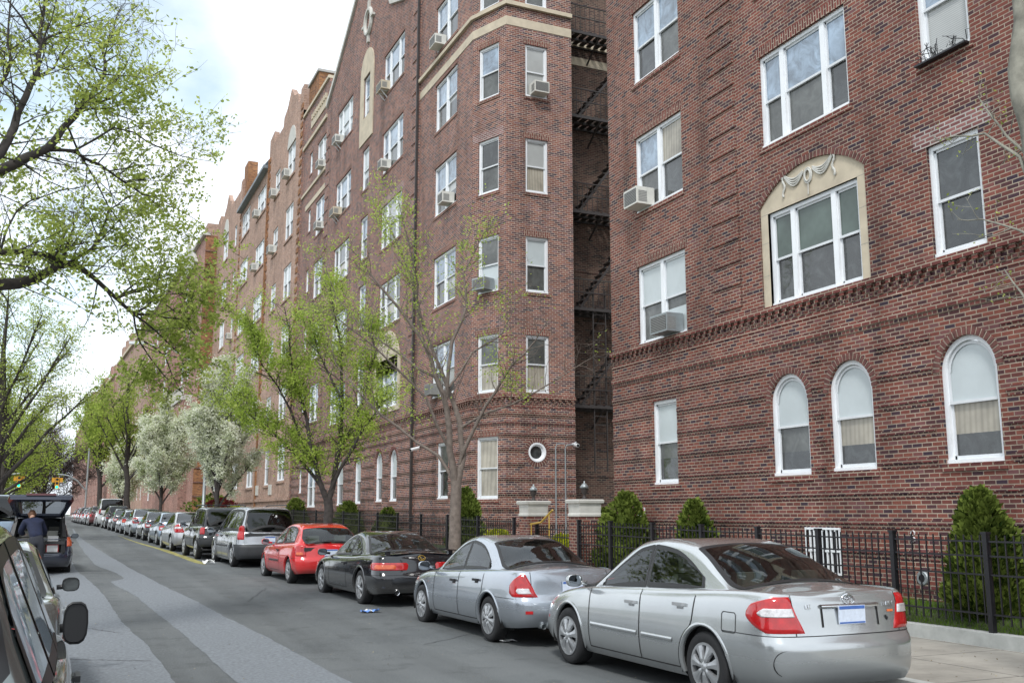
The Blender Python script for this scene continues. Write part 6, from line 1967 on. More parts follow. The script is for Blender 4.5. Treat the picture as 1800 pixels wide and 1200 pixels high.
# ---- fences
def fence(Y0, Y1, posts, label, X=10.66, zb=.30):
    root = empty('iron_fence', (X, Y0, zb), 0, label, 'fence', 'black iron railings along the building fronts'); off = V((X, Y0, zb))
    g = MB()
    y = Y0+.06
    while y < Y1:
        b = gz(y)+zb; g.box(X-.008, X+.008, y-.008, y+.008, b+.10, b+1.19); y += .125
    for zz in (1.11, .93, .70, .22):
        seg = [Y0]+[q for q in YS if Y0 < q < Y1]+[Y1]
        for a, c in zip(seg[:-1], seg[1:]): g.bar((X, a, gz(a)+zb+zz), (X, c, gz(c)+zb+zz), .03, .022)
    g.build('pickets', [M['iron']], root, off)
    for y in posts:
        g = MB(); b = gz(y)+zb-.02; g.box(X-.035, X+.035, y-.035, y+.035, b, b+1.22); g.box(X-.045, X+.045, y-.045, y+.045, b+1.22, b+1.25)
        g.build('post', [M['iron']], root, off)
fence(3, 18.75, [3.1, 6.0, 7.6, 9.22, 10.78, 12.3, 13.78, 15.4, 17.06, 18.72], 'black iron picket fence before the near building')
fence(18.75, 20.2, [20.15], 'short black iron fence panel up to the right gate pier')
fence(23.6, 58, [23.7+2.45*k for k in range(14)]+[57.9], 'black iron picket fence before the gabled building')
fence(20.9, 22.9, [20.95, 22.85], 'black iron gate panels between the brick piers', X=10.9, zb=.16)
for Y, lb in ((20.5, 'right brick gate pier with flared stone cap'), (23.25, 'left brick gate pier with flared stone cap')):
    b = gz(Y)+.13; o_ = V((11.0, Y, b)); r_ = empty('gate_pier', o_, 0, lb, 'pier', 'brick piers at the court entrance')
    g = MB(); g.box(10.73, 11.27, Y-.27, Y+.27, b, 1.70); g.build('shaft', [M['brick_a']], r_, o_)
    g = MB()
    def rr_(hw, z): return [(11-hw, Y-hw, z), (11+hw, Y-hw, z), (11+hw, Y+hw, z), (11-hw, Y+hw, z)]
    rows = [rr_(.29, 1.70), rr_(.29, 1.74), rr_(.27, 1.78), rr_(.28, 1.98), rr_(.325, 2.0), rr_(.335, 2.06), rr_(.31, 2.08)]
    g.grid(rows, closed=True); g.face(rows[-1]); g.build('cap', [M['stone_w']], r_, o_)
    t_ = empty('urn_lamp', (11, Y, 2.09), 0, ('dark urn lantern on the %s gate pier' % ('right' if Y < 22 else 'left')), 'lamp', 'lanterns on the gate piers')
    g = MB(); g.lathe([(.0001, 0), (.09, 0), (.05, .03), (.03, .09), (.035, .10), (.075, .17), (.085, .25)], (11, Y, 2.09), n=16)
    g.build('base', [M['escape']], t_, (11, Y, 2.09), smooth=True)
    g = MB(); g.lathe([(.082, .25), (.115, .26), (.07, .32), (.03, .36), (.015, .37), (.02, .40), (.0001, .42)], (11, Y, 2.09), n=16)
    g.build('finial', [M['grey_steel']], t_, (11, Y, 2.09), smooth=True)
g = MB(); g.tube([(10.75, 22.9, 1.5), (10.8, 22.4, 1.55), (10.95, 22.05, 1.85)], .025, 8)
for p in ((10.75, 22.85, 1.5), (10.9, 22.15, 1.76)): g.tube([p, (p[0], p[1], .3)], .015, 6)
tag(g.build('handrail', [M['gold']], None), 'brass handrail rising beside the left gate pier', 'handrail')

# ---- street lamp
b = V((6.45, 51.9, gz(52)+.13)); r_ = empty('street_lamp', b, 0, 'tall grey street lamp with long arm rising between the pear trees', 'street lamp')
g = MB(); g.lathe([(.16, 0), (.15, .5), (.085, .55), (.075, 4), (.06, 8.6), (.0001, 8.75)], b, n=12); g.build('pole', [M['grey_steel']], r_, b, smooth=True)
g = MB(); g.tube([b+V((0, 0, 7.9)), V((5.6, 52.2, 9.35)), V((4.6, 52.7, 10.0)), V((3.3, 53.3, 10.33))], [.045, .04, .035, .03], 8); g.bar(b+V((0, 0, 8.6)), V((5.3, 52.3, 9.5)), .03)
g.build('arm', [M['grey_steel']], r_, b, smooth=True)
g = MB(); g.obox((3.0, 53.4, 10.33), (.36, -.15, 0), (.06, .13, 0), (0, 0, .07)); o = g.build('lamp_head', [M['white_d']], r_, b)
# ---- traffic lights
M['t_yel'] = plain('traffic_yellow_enamel', (.62, .30, .02), .5)
mg, nt, out = newmat('green_signal_lens'); e = N(nt, 'ShaderNodeEmission', Strength=3.0); e.inputs[0].default_value = (.02, .9, .45, 1); L(nt, e.outputs[0], out.inputs[0])
def signal(px, pz, Y, armpts, pole, label, sc=1.1):
    r_ = empty('traffic_light', (pole[0], pole[1], gz(Y)), 0, label, 'traffic light', 'traffic lights over the crossing'); o_ = V((pole[0], pole[1], gz(Y)))
    g = MB(); g.tube([(pole[0], pole[1], gz(Y)), (pole[0], pole[1], pole[2])], .09, 8); g.build('pole', [M['grey_steel']], r_, o_)
    g = MB(); g.tube(armpts, .07, 8); g.build('mast_arm', [M['grey_steel']], r_, o_)
    g = MB(); g.box(px-.17*sc, px+.17*sc, Y-.15, Y+.15, pz-.5*sc, pz+.5*sc); h = g.build('signal_head', [M['t_yel']], r_, o_)
    g = MB()
    for s_ in (-1, 1): g.obox((px+s_*.33*sc, Y, pz+.28*sc), (.12*sc, 0, 0), (0, .1, 0), (0, 0, .2*sc))
    g.build('side_head', [M['t_yel']], r_, o_)
    for k, m in enumerate(('dark', 'dark', None)):
        g = MB(); zc = pz+.33*sc-k*.33*sc; g.lathe([(.0001, -.17), (.10*sc, -.165), (.12*sc, -.15)], (px, Y, zc), 'y', 14); g.build('lens', [M[m] if m else mg], h, o_)
signal(-.50, 4.72, 108, [(2.1, 108, 4.1), (1.3, 108, 5.0), (.4, 108, 5.5), (-.5, 108, 5.6)], (2.2, 108.1, 8.2), 'right traffic light with green lit, on curved mast arm')
signal(-3.85, 4.82, 108, [(-8.5, 108, 4.6), (-6.8, 108, 5.2), (-3.8, 108, 5.65)], (-8.6, 108.1, 6.5), 'left traffic light with green lit, over the open tailgate')
# ---- litter
def litter(x, y, s, m, label, seed, h=.05):
    rng = random.Random(seed); g = MB()
    P = {}
    n = 6
    for i in range(n):
        for j in range(n): P[i, j] = V((x+(i/(n-1)-.5)*s*1.6+rng.uniform(-.02, .02), y+(j/(n-1)-.5)*s+rng.uniform(-.02, .02), gz(y)+.012+rng.uniform(0, h)))
    for i in range(n-1):
        for j in range(n-1): g.face([P[i, j], P[i+1, j], P[i+1, j+1], P[i, j+1]], 0 if rng.random() < .65 else 1)
    tag(g.build('litter', m), label, 'litter')
M['lit_b'] = plain('blue_print_wrapper', (.12, .25, .6), .5)
litter(5.05, 17.35, .2, [M['lit_b'], M['paper']], 'crumpled blue and white wrapper lying behind the black coupe', 1)
litter(4.25, 32.3, .22, [M['paper'], M['paper']], 'crumpled white paper on the road by the black off-roader', 2, .14)
litter(5.75, 13.0, .14, [M['paper'], M['paper']], 'small white scrap under the nose of the large silver sedan', 5, .03)

# grit, petals and dead leaves in the gutters and on the pavement
g = MB(); rl = random.Random(8)
M['debris'] = foliage('dry_leaf_bits', (.10, .07, .04), (.40, .36, .26), .2)
for _ in range(2600):
    k = rl.random()
    if k < .3: y = 3+rl.random()**1.5*30; x = kx(y)-abs(rl.gauss(0, .25))
    elif k < .55: y = 4+rl.random()**1.5*20; x = rl.uniform(kx(y)+.2, 10.5)
    elif k < .75: y = 4+rl.random()**1.4*40; x = -1.9+abs(rl.gauss(0, .5))
    else: y = 6+rl.random()**1.6*45; x = rl.uniform(-1, kx(y))
    z = gz(y)+(.135 if x > kx(y)+.15 else .007); s_ = rl.uniform(.008, .024); a = rl.uniform(0, 6.28)
    u = V((math.cos(a), math.sin(a), rl.uniform(0, .5)))*s_; v_ = V((-math.sin(a), math.cos(a), rl.uniform(0, .3)))*s_*.6; p = V((x, y, z)); q = len(g.v)
    g.v += [tuple(p), tuple(p+u), tuple(p+u+v_), tuple(p+v_)]; g.f.append((q, q+1, q+2, q+3)); g.m.append(0)
tag(g.build('leaf_debris', M['debris']), 'fine scatter of petals and dry leaf bits on road and pavement', 'debris', kind='stuff')
# ================================================================ the cars in the street
ST = R(2.4)
def front_lamps(root, fn, Ln): pass
r_, f_ = car('parked_car', C_CAMRY, P_SILVER, 'large silver sedan with dented rear bumper corner, nearest on the right', 'car', (5.69, 8.23), R(1.2), 0.0)
yo = f_['yo']; rp = f_['rearpt']
# boot garnish, badge, lettering, fuel flap and bumper scar
def onrear(s, z, sg=1, off=.004): return rp(s, z, sg, off)
g = MB()
for sg in (1, -1):
    rows = []
    for t in range(9):
        s = .34*t/8; k = 1-.35*(t/8)**4
        rows.append([onrear(s, .925-.012*k, sg, .004), onrear(s, .93, sg, .03), onrear(s, .95, sg, .03), onrear(s, .955, sg, .004)])
    g.grid(rows, 0, flip=sg < 0)
g.build('boot_garnish', [M['chrome']], r_, smooth=True)
g = MB()
for sg in (1, -1):
    rows = [[onrear(.34-.02*t-.0*k, .92-.016*k*1.0, sg, .005-.0*t) for k in range(11)] for t in range(2)]
    g.grid(rows, 0)
g.build('plate_recess_edge', [M['seam']], r_)
g = MB()
def ell(cx, cz, a, b_, th, n=24):
    pts = []
    for k in range(n+1):
        t = 2*math.pi*k/n; x = cx+a*math.cos(t); z = cz+b_*math.sin(t)
        p = onrear(abs(x), z, 1 if x >= 0 else -1, .012); pts.append(p)
    g.tube(pts, th, 5, caps=False)
ell(0, 1.0-.005, .065, .042, .006); ell(0, 1.0-.005, .020, .040, .005, 16); ell(0, 1.012, .046, .016, .005, 16)
g.build('oval_badge', [M['chrome']], r_)
GL = {'L': [((0, 1), (0, 0)), ((0, 0), (.6, 0))], 'E': [((0, 1), (0, 0)), ((0, 0), (.6, 0)), ((0, .5), (.5, .5)), ((0, 1), (.6, 1))], 'C': [((.6, 1), (0, 1)), ((0, 1), (0, 0)), ((0, 0), (.6, 0))], 'A': [((0, 0), (.3, 1)), ((.3, 1), (.6, 0)), ((.15, .4), (.45, .4))],
      'M': [((0, 0), (0, 1)), ((0, 1), (.3, .4)), ((.3, .4), (.6, 1)), ((.6, 1), (.6, 0))], 'R': [((0, 0), (0, 1)), ((0, 1), (.6, .9)), ((.6, .9), (.6, .5)), ((.6, .5), (0, .5)), ((.2, .5), (.6, 0))], 'Y': [((0, 1), (.3, .5)), ((.6, 1), (.3, .5)), ((.3, .5), (.3, 0))],
      'X': [((0, 0), (.6, 1)), ((0, 1), (.6, 0))], 'O': [((0, 0), (0, 1)), ((0, 1), (.6, 1)), ((.6, 1), (.6, 0)), ((.6, 0), (0, 0))], 'N': [((0, 0), (0, 1)), ((0, 1), (.6, 0)), ((.6, 0), (.6, 1))], 'S': [((.6, 1), (0, 1)), ((0, 1), (0, .5)), ((0, .5), (.6, .5)), ((.6, .5), (.6, 0)), ((.6, 0), (0, 0))]}
def script(txt, x0, z, h, fn, root, mat, nm='lettering'):
    """x grows to the right as seen from behind the car"""
    g = MB(); x = x0
    for ch in txt:
        for a, b_ in GL.get(ch, []):
            p = []
            for q in (a, b_):
                xx = x+q[0]*h; p.append(fn(abs(xx), z+q[1]*h, 1 if xx >= 0 else -1, .012))
            g.bar(p[0], p[1], h*.14, .006)
        x += h*.95
    return g.build(nm, [mat], root)
script('CAMRY', .43, .925, .030, rp, r_, M['chrome']); script('LE', -.50, .925, .030, rp, r_, M['chrome'])
g = MB()
sp_ = f_['sidept']
loop = [(.60, .70), (.60, .84), (.62, .86), (.78, .86), (.80, .84), (.80, .70), (.78, .68), (.62, .68), (.60, .70)]
f_['ribbon'](g, [sp_(a, b_, -1) for a, b_ in loop], .008, side=-1); g.build('fuel_flap_seam', [M['seam']], r_)
g = MB()
arc_ = [(.72+.14*math.sin(t), .46+.115*math.cos(t)) for t in [i*math.pi/10-.2 for i in range(10)]]
rows = [[rp(s+.004*math.sin(i_), z, -1, .004), rp(s-.004-.007*math.sin(i_/3.2), z, -1, .004)] for i_, (s, z) in enumerate(arc_)]
g.grid(rows); g.build('bumper_scar', [M['seam']], r_)
g = MB(); q = [(.42, .83), (.44, .80), (.455, .79), (.48, .83), (.46, .815), (.45, .84)]
g.face([rp(s, z, 1, .005) for s, z in q]); 
g.build('bird_sticker', [M['seam']], r_)
M['orange_s'] = plain('orange_sticker', (.7, .16, .04), .5); g = MB(); g.face([rp(s, z, 1, .005) for s, z in ((.47, .865), (.56, .865), (.56, .885), (.47, .885))]); g.build('orange_sticker', [M['orange_s']], r_)
g = MB()
for x, z in ((-.45, 1.02), (.2, .98), (.0, .97)): pass

r_, f_ = car('parked_car', C_MITS, P_SILVERB, 'small grey-silver sedan with plain bumper, ahead of the large silver one', 'car', (5.52, 13.15), R(2), 0.02)
g = MB()
for s_ in (1,):
    for k in range(2): g.lathe([(.0001, .03), (.035, .03), (.035, -.1)], (-.45+.09*k, -f_['yo']+.12, .27), 'y', 10)
g.build('exhaust_pipe', [M['grey_steel']], r_)
g = MB(); g.face([f_['rearpt'](s, z, -1, .008) for s, z in ((.60, .43), (.70, .43), (.70, .47), (.60, .47))]); g.build('reflector', [M['lamp_red']], r_)
r_, f_ = car('parked_car', C_COUPE, P_BLACK, 'glossy black two-door coupe with boot spoiler', 'car', (5.27, 18.85), R(2), .07)
g = MB()
for sg in (1, -1):
    rows = []
    for t in range(11):
        x = .74*t/10; y = .20-.06*(t/10) + .16*(t/10)**2-f_['yo']; zz = .97-.015*(t/10)**3
        rows.append([V((sg*x, y-.10, zz+.045)), V((sg*x, y-.09, zz+.065)), V((sg*x, y+.10, zz+.055)), V((sg*x, y+.10, zz+.03)), V((sg*x, y-.10, zz+.045))])
    g.grid(rows, 0, flip=sg > 0)
for sg in (1, -1): g.bar((sg*.62, .22-f_['yo'], .93), (sg*.62, .22-f_['yo'], 1.02), .08)
g.build('boot_spoiler', [P_BLACK], r_, smooth=False)
g = MB(); n = 20
pts = [V((.07*math.cos(t), 0, .88+.045*math.sin(t))) for t in [2*math.pi*k/n for k in range(n+1)]]
g.tube([f_['rearpt'](abs(p.x), p.z, 1 if p.x >= 0 else -1, .01) for p in pts], .006, 5, caps=False)
g.bar(f_['rearpt'](.035, .905, -1, .01), f_['rearpt'](.0, .855, 1, .01), .010); g.bar(f_['rearpt'](.0, .855, 1, .01), f_['rearpt'](.05, .87, 1, .01), .010)
g.build('oval_badge', [M['gold']], r_)
g = MB(); g.lathe([(.0001, .0), (.04, .0), (.045, -.02), (.04, .12)], (-.48, .05-f_['yo'], .27), 'y', 12); g.build('exhaust_pipe', [M['chrome']], r_)
car('parked_car', C_HATCH, P_RED, 'bright red two-door hatchback', 'car', (5.0, 24.15), R(2.3), .14)
r_, f_ = car('minivan', C_VAN, P_GREY, 'silver minivan with dark lower bumper, ahead of the red hatchback', 'van', (4.68, 30.75), ST, .22)
g = MB()
for sg in (1, -1):
    g.tube([(sg*.62, -1.7, 1.755), (sg*.64, -1.5, 1.80), (sg*.64, .9, 1.80), (sg*.60, 1.1, 1.75)], .018, 6)
g.build('roof_rack', [M['trim']], r_)
r_, f_ = car('parked_car', C_SUV, P_BLACK, 'small black off-roader with roof rack and spare wheel', 'car', (4.18, 35.2), ST, .28)
g = MB()
for sg in (1, -1): g.tube([(sg*.56, -1.5, 1.71), (sg*.58, -1.35, 1.77), (sg*.58, .4, 1.77), (sg*.56, .55, 1.70)], .02, 6)
for y in (-1.0, 0): g.tube([(-.58, y, 1.77), (.58, y, 1.77)], .016, 6)
g.build('roof_rack', [M['trim']], r_)
g = MB(); g.lathe([(.0001, -.20), (.12, -.20), (.30, -.19), (.33, -.15), (.33, -.02), (.2, .0)], (.1, -f_['yo']+.02, .98), 'y', 28); g.build('spare_wheel', [M['tyre']], r_, smooth=True)
def mod(spec, L_=None, **kw): d = dict(spec); d.update(kw); return d
C_SED_A = mod(C_CAMRY, rim='disc8', zs=C_CAMRY['zs'])
lo = dict(hi=False)
SIL2 = paint('silver_car_paint', (.42, .43, .45), metal=.5, rough=.35)
rest = [
 (C_CAMRY, SIL2, 'silver sedan right ahead of the black off-roader', 'parked_car', 'car', 3.95, 41.1, .35),
 (C_MITS, P_BLUE, 'pale blue-silver sedan, second ahead of the black off-roader', 'parked_car', 'car', 3.90, 46.9, .42),
 (C_MITS, P_BLACK, 'black compact car between pale blue and silver sedans', 'parked_car', 'car', 3.72, 52.3, .47),
 (C_CAMRY, P_SILVERB, 'silver sedan two cars before the dark crossover, nearer of two silver ones', 'parked_car', 'car', 3.47, 58.0, .54),
 (C_HATCH, P_SILVERB, 'silver hatchback just before the dark sedan', 'parked_car', 'car', 3.25, 63.4, .60),
 (C_MITS, P_DGREY, 'dark grey sedan tucked behind the dark crossover', 'parked_car', 'car', 3.02, 68.9, .67),
 (C_WAGON, P_BLACK, 'dark crossover directly behind the white van', 'parked_car', 'car', 2.8, 74.6, .74),
 (C_CARGO, P_WHITE, 'tall white cargo van in the far row', 'van', 'van', 2.5, 81.3, .80),
 (C_WAGON, P_MAROON, 'dark maroon crossover just beyond the white van', 'parked_car', 'car', 2.1, 88.4, .83),
 (C_CAMRY, P_BLACK, 'black sedan second beyond the white van', 'parked_car', 'car', 1.95, 94.3, .83),
 (C_MITS, SIL2, 'silver sedan third beyond the white van', 'parked_car', 'car', 1.75, 100.0, .84),
 (C_WAGON, P_MAROON, 'maroon wagon fourth beyond the white van', 'parked_car', 'car', 1.62, 105.6, .845),
 (C_CAMRY, P_DGREY, 'dark grey sedan fifth beyond the white van', 'parked_car', 'car', 1.5, 111.6, .85),
 (C_WAGON, P_RED, 'red-tailed wagon near the end of the far row', 'parked_car', 'car', 1.4, 118, .855),
 (C_MITS, P_NAVY, 'navy car last in the far row', 'parked_car', 'car', 1.3, 125, .86)]
for spec, pm, lb, nm, ct, x, y, z in rest:
    car(nm, mod(spec), pm, lb, ct, (x, y), R(2.4) if y < 80 else R(1.2), gz(y), hi=False)
# ---- left row
GL_ = 'cars parked along the left kerb'
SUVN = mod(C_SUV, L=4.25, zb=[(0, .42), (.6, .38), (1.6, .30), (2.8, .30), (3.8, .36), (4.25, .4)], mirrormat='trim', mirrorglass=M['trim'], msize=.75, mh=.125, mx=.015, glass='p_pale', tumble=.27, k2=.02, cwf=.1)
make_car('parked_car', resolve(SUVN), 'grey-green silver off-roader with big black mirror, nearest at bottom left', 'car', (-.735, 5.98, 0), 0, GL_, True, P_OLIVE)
CO = mod(C_CAMRY, lamps=[('tail_lamp', [(.74, .45, .66), (.86, .45, .70), (.95, .45, .66)], 'lamp_red', .010)], sub_tail_lamp=[], mirror=True, mirrormat='trim', tumble=.24, mirrorglass=M['p_dark'], msize=.95, mh=.075, mx=.07)
make_car('parked_car', resolve(CO), 'grey sedan with smaller rimmed mirror, second on the left', 'car', (-.79, 11.25, 0), 0, GL_, True, paint('warm_grey_car_paint', (.22, .235, .22), metal=.75, rough=.22))
# wagon with raised tailgate
WG = resolve(mod(C_WAGON, lamps=[('tail_lamp', [(.78, .74, .98), (.9, .74, 1.02), (1.02, .76, .98)], 'lamp_or', .018)], plate=None, open_hatch=True, rbump=(.8, .62)))
rw_, fw = make_car('station_wagon', WG, 'dark navy station wagon with raised tailgate on the left', 'car', (-.50, 31.4, .13), R(.5), GL_, True, P_NAVY)
kids = [c for c in rw_.children if c.name.startswith(('tailgate', 'rear_window'))]
for c in kids:
    for cc in list(c.children): bpy.data.objects.remove(cc, do_unlink=True)
    bpy.data.objects.remove(c, do_unlink=True)
yo = fw['yo']
# raised tailgate: hinged at the roof edge
H0 = V((0, .42-yo, 1.55)); dv = V((0, -.88, .50)).normalized(); nv_ = V((0, dv.z, -dv.y))
tg = MB(); gl = MB()
def TP(x, t, off=0): return H0+V((x, 0, 0))+dv*t+nv_*off*1.0
ln = 1.08; w0, w1 = .56, .80
def wid(t): return w0+(w1-w0)*min(1, t/ln*1.1)
outer = [(-wid(0), 0), (wid(0), 0), (wid(.5), .5), (wid(.9), .9), (w1*.93, ln), (-w1*.93, ln), (-wid(.9), .9), (-wid(.5), .5)]
inner = [(-w0+.10, .12), (w0-.10, .12), (wid(.5)-.11, .5), (wid(.78)-.14, .80), (w1*.55, .84), (-w1*.55, .84), (-wid(.78)+.14, .80), (-wid(.5)+.11, .5)]
for o_, sgn in ((.03, 1), (-.03, -1)):
    for i in range(8):
        j = (i+1) % 8
        q = [TP(*outer[i], o_), TP(*outer[j], o_), TP(*inner[j], o_), TP(*inner[i], o_)]
        tg.face(q if sgn < 0 else q[::-1])
for lst in (outer, inner):
    for i in range(8):
        j = (i+1) % 8; tg.face([TP(*lst[i], -.03), TP(*lst[j], -.03), TP(*lst[j], .03), TP(*lst[i], .03)])
low = [(w1*.93, ln), (-w1*.93, ln), (-w1*.86, ln+.42), (w1*.86, ln+.42)]
d2 = V((0, -.25, -.97)).normalized()
base_ = TP(0, ln)
def TP2(x, t, o=0): return base_+V((x, 0, 0))+d2*t+V((0, 1, 0))*o
tg.grid([[TP2(x, t, .0) for x in (-w1*.9, -w1*.45, 0, w1*.45, w1*.9)] for t in (-.02, .10)])
tg.grid([[TP2(x, t, .05) for x in (-w1*.9, -w1*.45, 0, w1*.45, w1*.9)] for t in (-.02, .10)])
t_ = tg.build('raised_tailgate', [P_NAVY], rw_)
gl.face([TP(x, t, 0) for x, t in inner]); gl.build('rear_window', [M['glass_t']], t_)
g = MB(); g.bar(TP(-.35, ln+.02, .03), TP(.35, ln+.02, .03), .05); g.build('brake_light', [P_MAROON], t_)
g = MB()
for sg in (1, -1): g.tube([TP(sg*(w0+.02), .35, 0), V((sg*.62, .35-yo, 1.15))], .012, 6)
g.build('gas_struts', [M['trim']], rw_)
g = MB()
for sg in (1, -1):
    g.box(*sorted((sg*.56, sg*.66)), .10-yo, .35-yo, .62, 1.0); g.bar((sg*.61, .14-yo, 1.0), (sg*.54, .34-yo, 1.5), .09, .12)
g.box(-.62, .62, .06-yo, .14-yo, .56, .64); g.box(-.6, .6, .1-yo, 1.2-yo, .54, .58); g.box(-.6, .6, 1.2-yo, 1.28-yo, .58, 1.1)
g.build('boot_opening', [M['trim']], rw_)
for (x0, x1, y0, y1, z0, z1, mt, nm, lb) in [(.22, .52, -2.08, -1.75, .60, .86, M['lamp_red'], 'grocery_box', 'red and white box in the open boot'), (.24, .50, -2.0, -1.8, .862, 1.05, M['paper'], 'paper_bag', 'white bag on the red box in the open boot')]:
    g = MB(); g.box(x0, x1, y0, y1, z0, z1); 
    g.box(x0+.02, x1-.02, y0-.003, y0-.001, z0+.04, z1-.05, 1)
    o = g.build(nm, [mt, M['paper']], None); o.location = rw_.location; tag(o, lb, 'box' if 'box' in nm else 'bag')
make_car('parked_car', resolve(mod(C_CARGO)), 'pale blue-white van roof just showing left of the raised tailgate', 'van', (-2.05, 38.5, gz(38)), 0, GL_, False, P_BLUE)

# ================================================================ the person at the tailgate
def skinned(name, pts, edges, rad, sub=2):
    me = bpy.data.meshes.new(name); me.from_pydata(pts, edges, [])
    o = bpy.data.objects.new(name, me); COL.objects.link(o)
    m = o.modifiers.new('s', 'SKIN'); m.use_smooth_shade = True
    sv = me.skin_vertices[0].data
    for i, r in enumerate(rad):
        sv[i].radius = (r if isinstance(r, tuple) else (r, r)); sv[i].use_root = i == 0
    s = o.modifiers.new('d', 'SUBSURF'); s.levels = sub; s.render_levels = sub
    dg = bpy.context.evaluated_depsgraph_get(); dg.update()
    ev = o.evaluated_get(dg); me2 = bpy.data.meshes.new_from_object(ev)
    bpy.data.objects.remove(o, do_unlink=True)
    o2 = bpy.data.objects.new(name, me2); COL.objects.link(o2)
    me2.polygons.foreach_set('use_smooth', [True]*len(me2.polygons))
    return o2
M['skin'] = plain('skin', (.42, .24, .17), .55, var=.08); M['hair'] = plain('brown_hair', (.13, .06, .03), .7, var=.3, vscale=30)
M['jacket'] = plain('navy_jacket_cloth', (.009, .014, .040), .85, var=.3, vscale=8, bmp=.3); M['trouser'] = plain('dark_trousers', (.025, .027, .035), .9, var=.2)
pb = V((-.50, 28.40, gz(28)-.01))
pr_ = empty('person', pb, 0, 'person in navy jacket leaning over the open boot, seen from behind', 'person')
# pelvis root, spine leans forward (+y) and a little left
J = [(0, 0, .93), (-.03, .10, 1.09), (-.08, .24, 1.25), (-.12, .36, 1.38), (-.14, .42, 1.44), (-.16, .50, 1.51), (-.17, .55, 1.60),
     (.10, 0, .86), (.12, .03, .48), (.12, -.05, .09), (.13, .08, .05), (-.10, 0, .86), (-.12, .03, .48), (-.13, -.05, .09), (-.14, .08, .05),
     (.07, .36, 1.36), (.17, .44, 1.12), (.14, .68, 1.06), (.13, .76, 1.05),
     (-.31, .36, 1.36), (-.40, .46, 1.12), (-.33, .70, 1.06), (-.31, .78, 1.05)]
E_ = [(0, 1), (1, 2), (2, 3), (3, 4), (4, 5), (5, 6), (0, 7), (7, 8), (8, 9), (9, 10), (0, 11), (11, 12), (12, 13), (13, 14), (3, 15), (15, 16), (16, 17), (17, 18), (3, 19), (19, 20), (20, 21), (21, 22)]
RD = [(.15, .11), (.14, .10), (.16, .11), (.13, .09), .05, (.072, .085), (.06, .07), .085, .06, .04, .035, .085, .06, .04, .035, .06, .045, .03, (.035, .016), .06, .045, .03, (.035, .016)]
bo = skinned('body', J, E_, RD); bo.parent = pr_; bo.data.materials.append(M['skin'])
def sub_skin(nm, idx, grow, mat):
    mp = {k: i for i, k in enumerate(idx)}
    e = [(mp[a], mp[b_]) for a, b_ in E_ if a in mp and b_ in mp]
    rd = [((RD[k][0]+grow, RD[k][1]+grow) if isinstance(RD[k], tuple) else RD[k]+grow) for k in idx]
    o = skinned(nm, [J[k] for k in idx], e, rd); o.parent = pr_; o.data.materials.append(mat)
sub_skin('jacket', [0, 1, 2, 3, 4, 15, 16, 17, 19, 20, 21], .034, M['jacket'])
sub_skin('trousers', [0, 1, 7, 8, 9, 11, 12, 13], .016, M['trouser'])
for sgn, h in ((1, J[18]), (-1, J[22])):
    for k in range(5):
        b0 = V(h)+V((-.03+.015*k, -.005, 0)) if k < 4 else V(h)+V((-.035*sgn, -.04, 0))
        d = V((0, 1, -.35)) if k < 4 else V((-.7*sgn, .7, -.1)); ll = (.03, .034, .032, .025, .024)[k]
        p1 = b0+d.normalized()*ll; p2 = p1+(d+V((0, -.2, -.5))).normalized()*ll*.8
        f = skinned('finger', [b0, p1, p2], [(0, 1), (1, 2)], [.009, .008, .0065], 1); f.parent = pr_; f.data.materials.append(M['skin'])
g = MB(); hc = V((-.165, .55, 1.575))
rows = []
for i in range(10):
    ph = math.pi*i/12; rows.append([hc+V((.092*math.sin(ph)*math.cos(t), .104*math.sin(ph)*math.sin(t)-.012, .108*math.cos(ph)+ (.0 if math.sin(t) > .3 else -.01*i/3))) for t in [2*math.pi*k/18 for k in range(18)]])
g.grid(rows, closed=True); g.build('hair', [M['hair']], pr_, smooth=True)
g = MB()
g.tube([hc+V((0, .085, 0)), hc+V((0, .115, -.03))], [.008, .014], 6)
for sx in (-.033, .033): g.tube([hc+V((sx, .078, .012)), hc+V((sx, .088, .012))], .011, 8)
g.tube([hc+V((-.022, .09, -.055)), hc+V((.022, .09, -.055))], .006, 6)
for sx in (-.088, .088): g.tube([hc+V((sx, .0, .015)), hc+V((sx*1.08, -.005, -.02))], [.018, .012], 6)
g.build('face_features', [M['skin']], pr_, smooth=True)
for sx in (.13, -.135):
    g = MB(); g.tube([(sx, -.10, .05), (sx, -.02, .06), (sx+.0, .14, .035)], [.045, .052, .035], 8); g.build('shoe', [M['trim']], pr_, smooth=True)

# ================================================================ sky, sun, camera
w = bpy.data.worlds.new('World'); SC.world = w; w.use_nodes = True
nt = w.node_tree; nt.nodes.clear()
out = nt.nodes.new('ShaderNodeOutputWorld')
sky = nt.nodes.new('ShaderNodeTexSky'); sky.sky_type = 'NISHITA'; sky.sun_disc = False
SUN_EL, SUN_AZ = R(50), R(215)      # compass bearing of the sun from +Y, clockwise
sky.sun_elevation = SUN_EL; sky.sun_rotation = SUN_AZ
bg = N(nt, 'ShaderNodeBackground', Strength=.15); L(nt, mixc(nt, 1.0, sky.outputs[0], (1.15, 1.5, 1.3), 'MULTIPLY'), bg.inputs[0])
cl = N(nt, 'ShaderNodeBackground', Strength=1.0)
tc = N(nt, 'ShaderNodeTexCoord')
mp = N(nt, 'ShaderNodeMapping'); mp.inputs['Scale'].default_value = (1.0, 1.0, 1.6); mp.inputs['Location'].default_value = (.35, .1, .2)
L(nt, tc.outputs['Generated'], mp.inputs[0])
no = N(nt, 'ShaderNodeTexNoise', Scale=2.6, Detail=8.0, Roughness=.55); L(nt, mp.outputs[0], no.inputs[0])
acc = no.outputs[0]
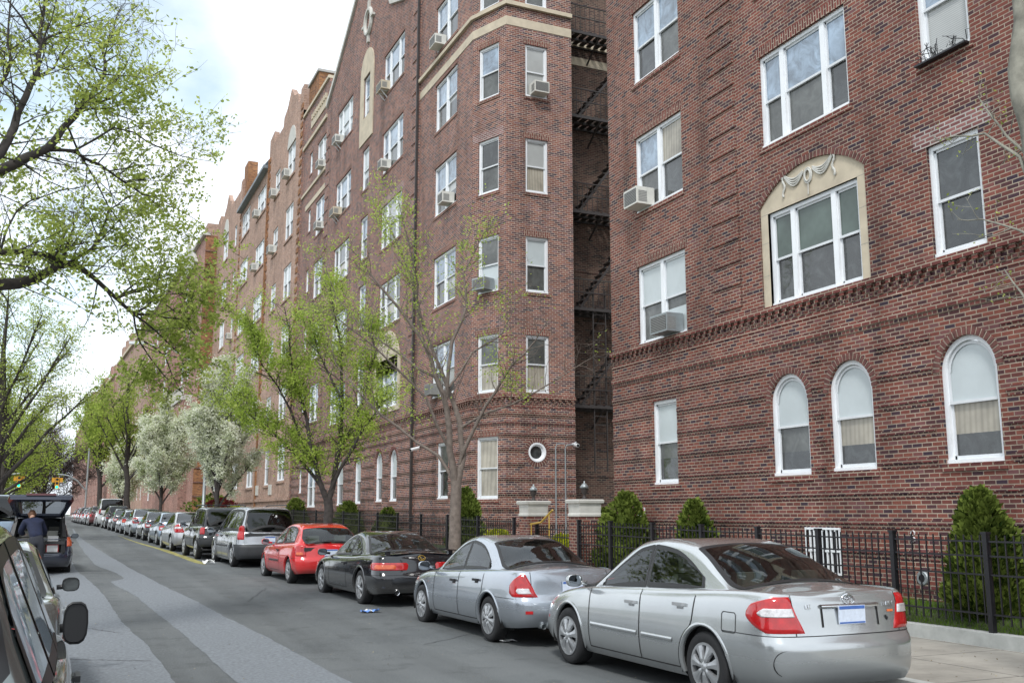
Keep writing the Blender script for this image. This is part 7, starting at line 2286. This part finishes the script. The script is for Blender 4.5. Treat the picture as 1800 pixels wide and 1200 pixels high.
for dv_, rad_, amt in (((.047, .90, .434), .08, .30), ((.116, .922, .369), .05, .17), ((-.063, .91, .41), .09, .22), ((-.032, .989, .144), .06, .10), ((-.001, .969, .248), .05, .12)):
    dt = N(nt, 'ShaderNodeVectorMath', operation='DISTANCE'); L(nt, tc.outputs['Generated'], dt.inputs[0]); dt.inputs[1].default_value = dv_
    mr = N(nt, 'ShaderNodeMapRange'); mr.interpolation_type = 'SMOOTHSTEP'; L(nt, dt.outputs['Value'], mr.inputs['Value'])
    mr.inputs['From Min'].default_value = rad_*.3; mr.inputs['From Max'].default_value = rad_*1.6; mr.inputs['To Min'].default_value = amt; mr.inputs['To Max'].default_value = 0
    sb = N(nt, 'ShaderNodeMath', operation='SUBTRACT'); L(nt, acc, sb.inputs[0]); L(nt, mr.outputs[0], sb.inputs[1]); acc = sb.outputs[0]
mk = ramp(nt, acc, [(.20, (.42, .42, .42)), (.42, (1, 1, 1))])
n2 = N(nt, 'ShaderNodeTexNoise', Scale=3.5, Detail=5.0); L(nt, tc.outputs['Generated'], n2.inputs[0])
cc = ramp(nt, n2.outputs[0], [(.3, (1.14, 1.25, 1.38)), (.6, (1.36, 1.45, 1.55))]); L(nt, cc.outputs[0], cl.inputs[0])
ms = N(nt, 'ShaderNodeMixShader'); L(nt, mk.outputs[0], ms.inputs[0]); L(nt, bg.outputs[0], ms.inputs[1]); L(nt, cl.outputs[0], ms.inputs[2])
L(nt, ms.outputs[0], out.inputs[0])
s = bpy.data.lights.new('sun', 'SUN'); s.energy = 2.5; s.angle = R(10); s.color = (1, .985, .96)
so = bpy.data.objects.new('sun', s); COL.objects.link(so)
d = V((math.sin(SUN_AZ)*math.cos(SUN_EL), math.cos(SUN_AZ)*math.cos(SUN_EL), math.sin(SUN_EL)))
so.rotation_euler = d.to_track_quat('Z', 'Y').to_euler(); so.location = d*40
cam = bpy.data.cameras.new('camera'); co = bpy.data.objects.new('camera', cam); COL.objects.link(co); SC.camera = co
cam.sensor_width = 36; cam.lens = 36*1749/1800; cam.clip_start = .05; cam.clip_end = 5000
co.location = (0, 0, 1.75)
A_, T_ = R(24.1), R(9.83)
fw_ = V((math.sin(A_)*math.cos(T_), math.cos(A_)*math.cos(T_), math.sin(T_)))
co.rotation_euler = fw_.to_track_quat('-Z', 'Y').to_euler()
SC.view_settings.view_transform = 'Standard'; SC.view_settings.look = 'None'; SC.view_settings.exposure = 0; SC.view_settings.gamma = 1
SC.render.resolution_x = 1024; SC.render.resolution_y = 682
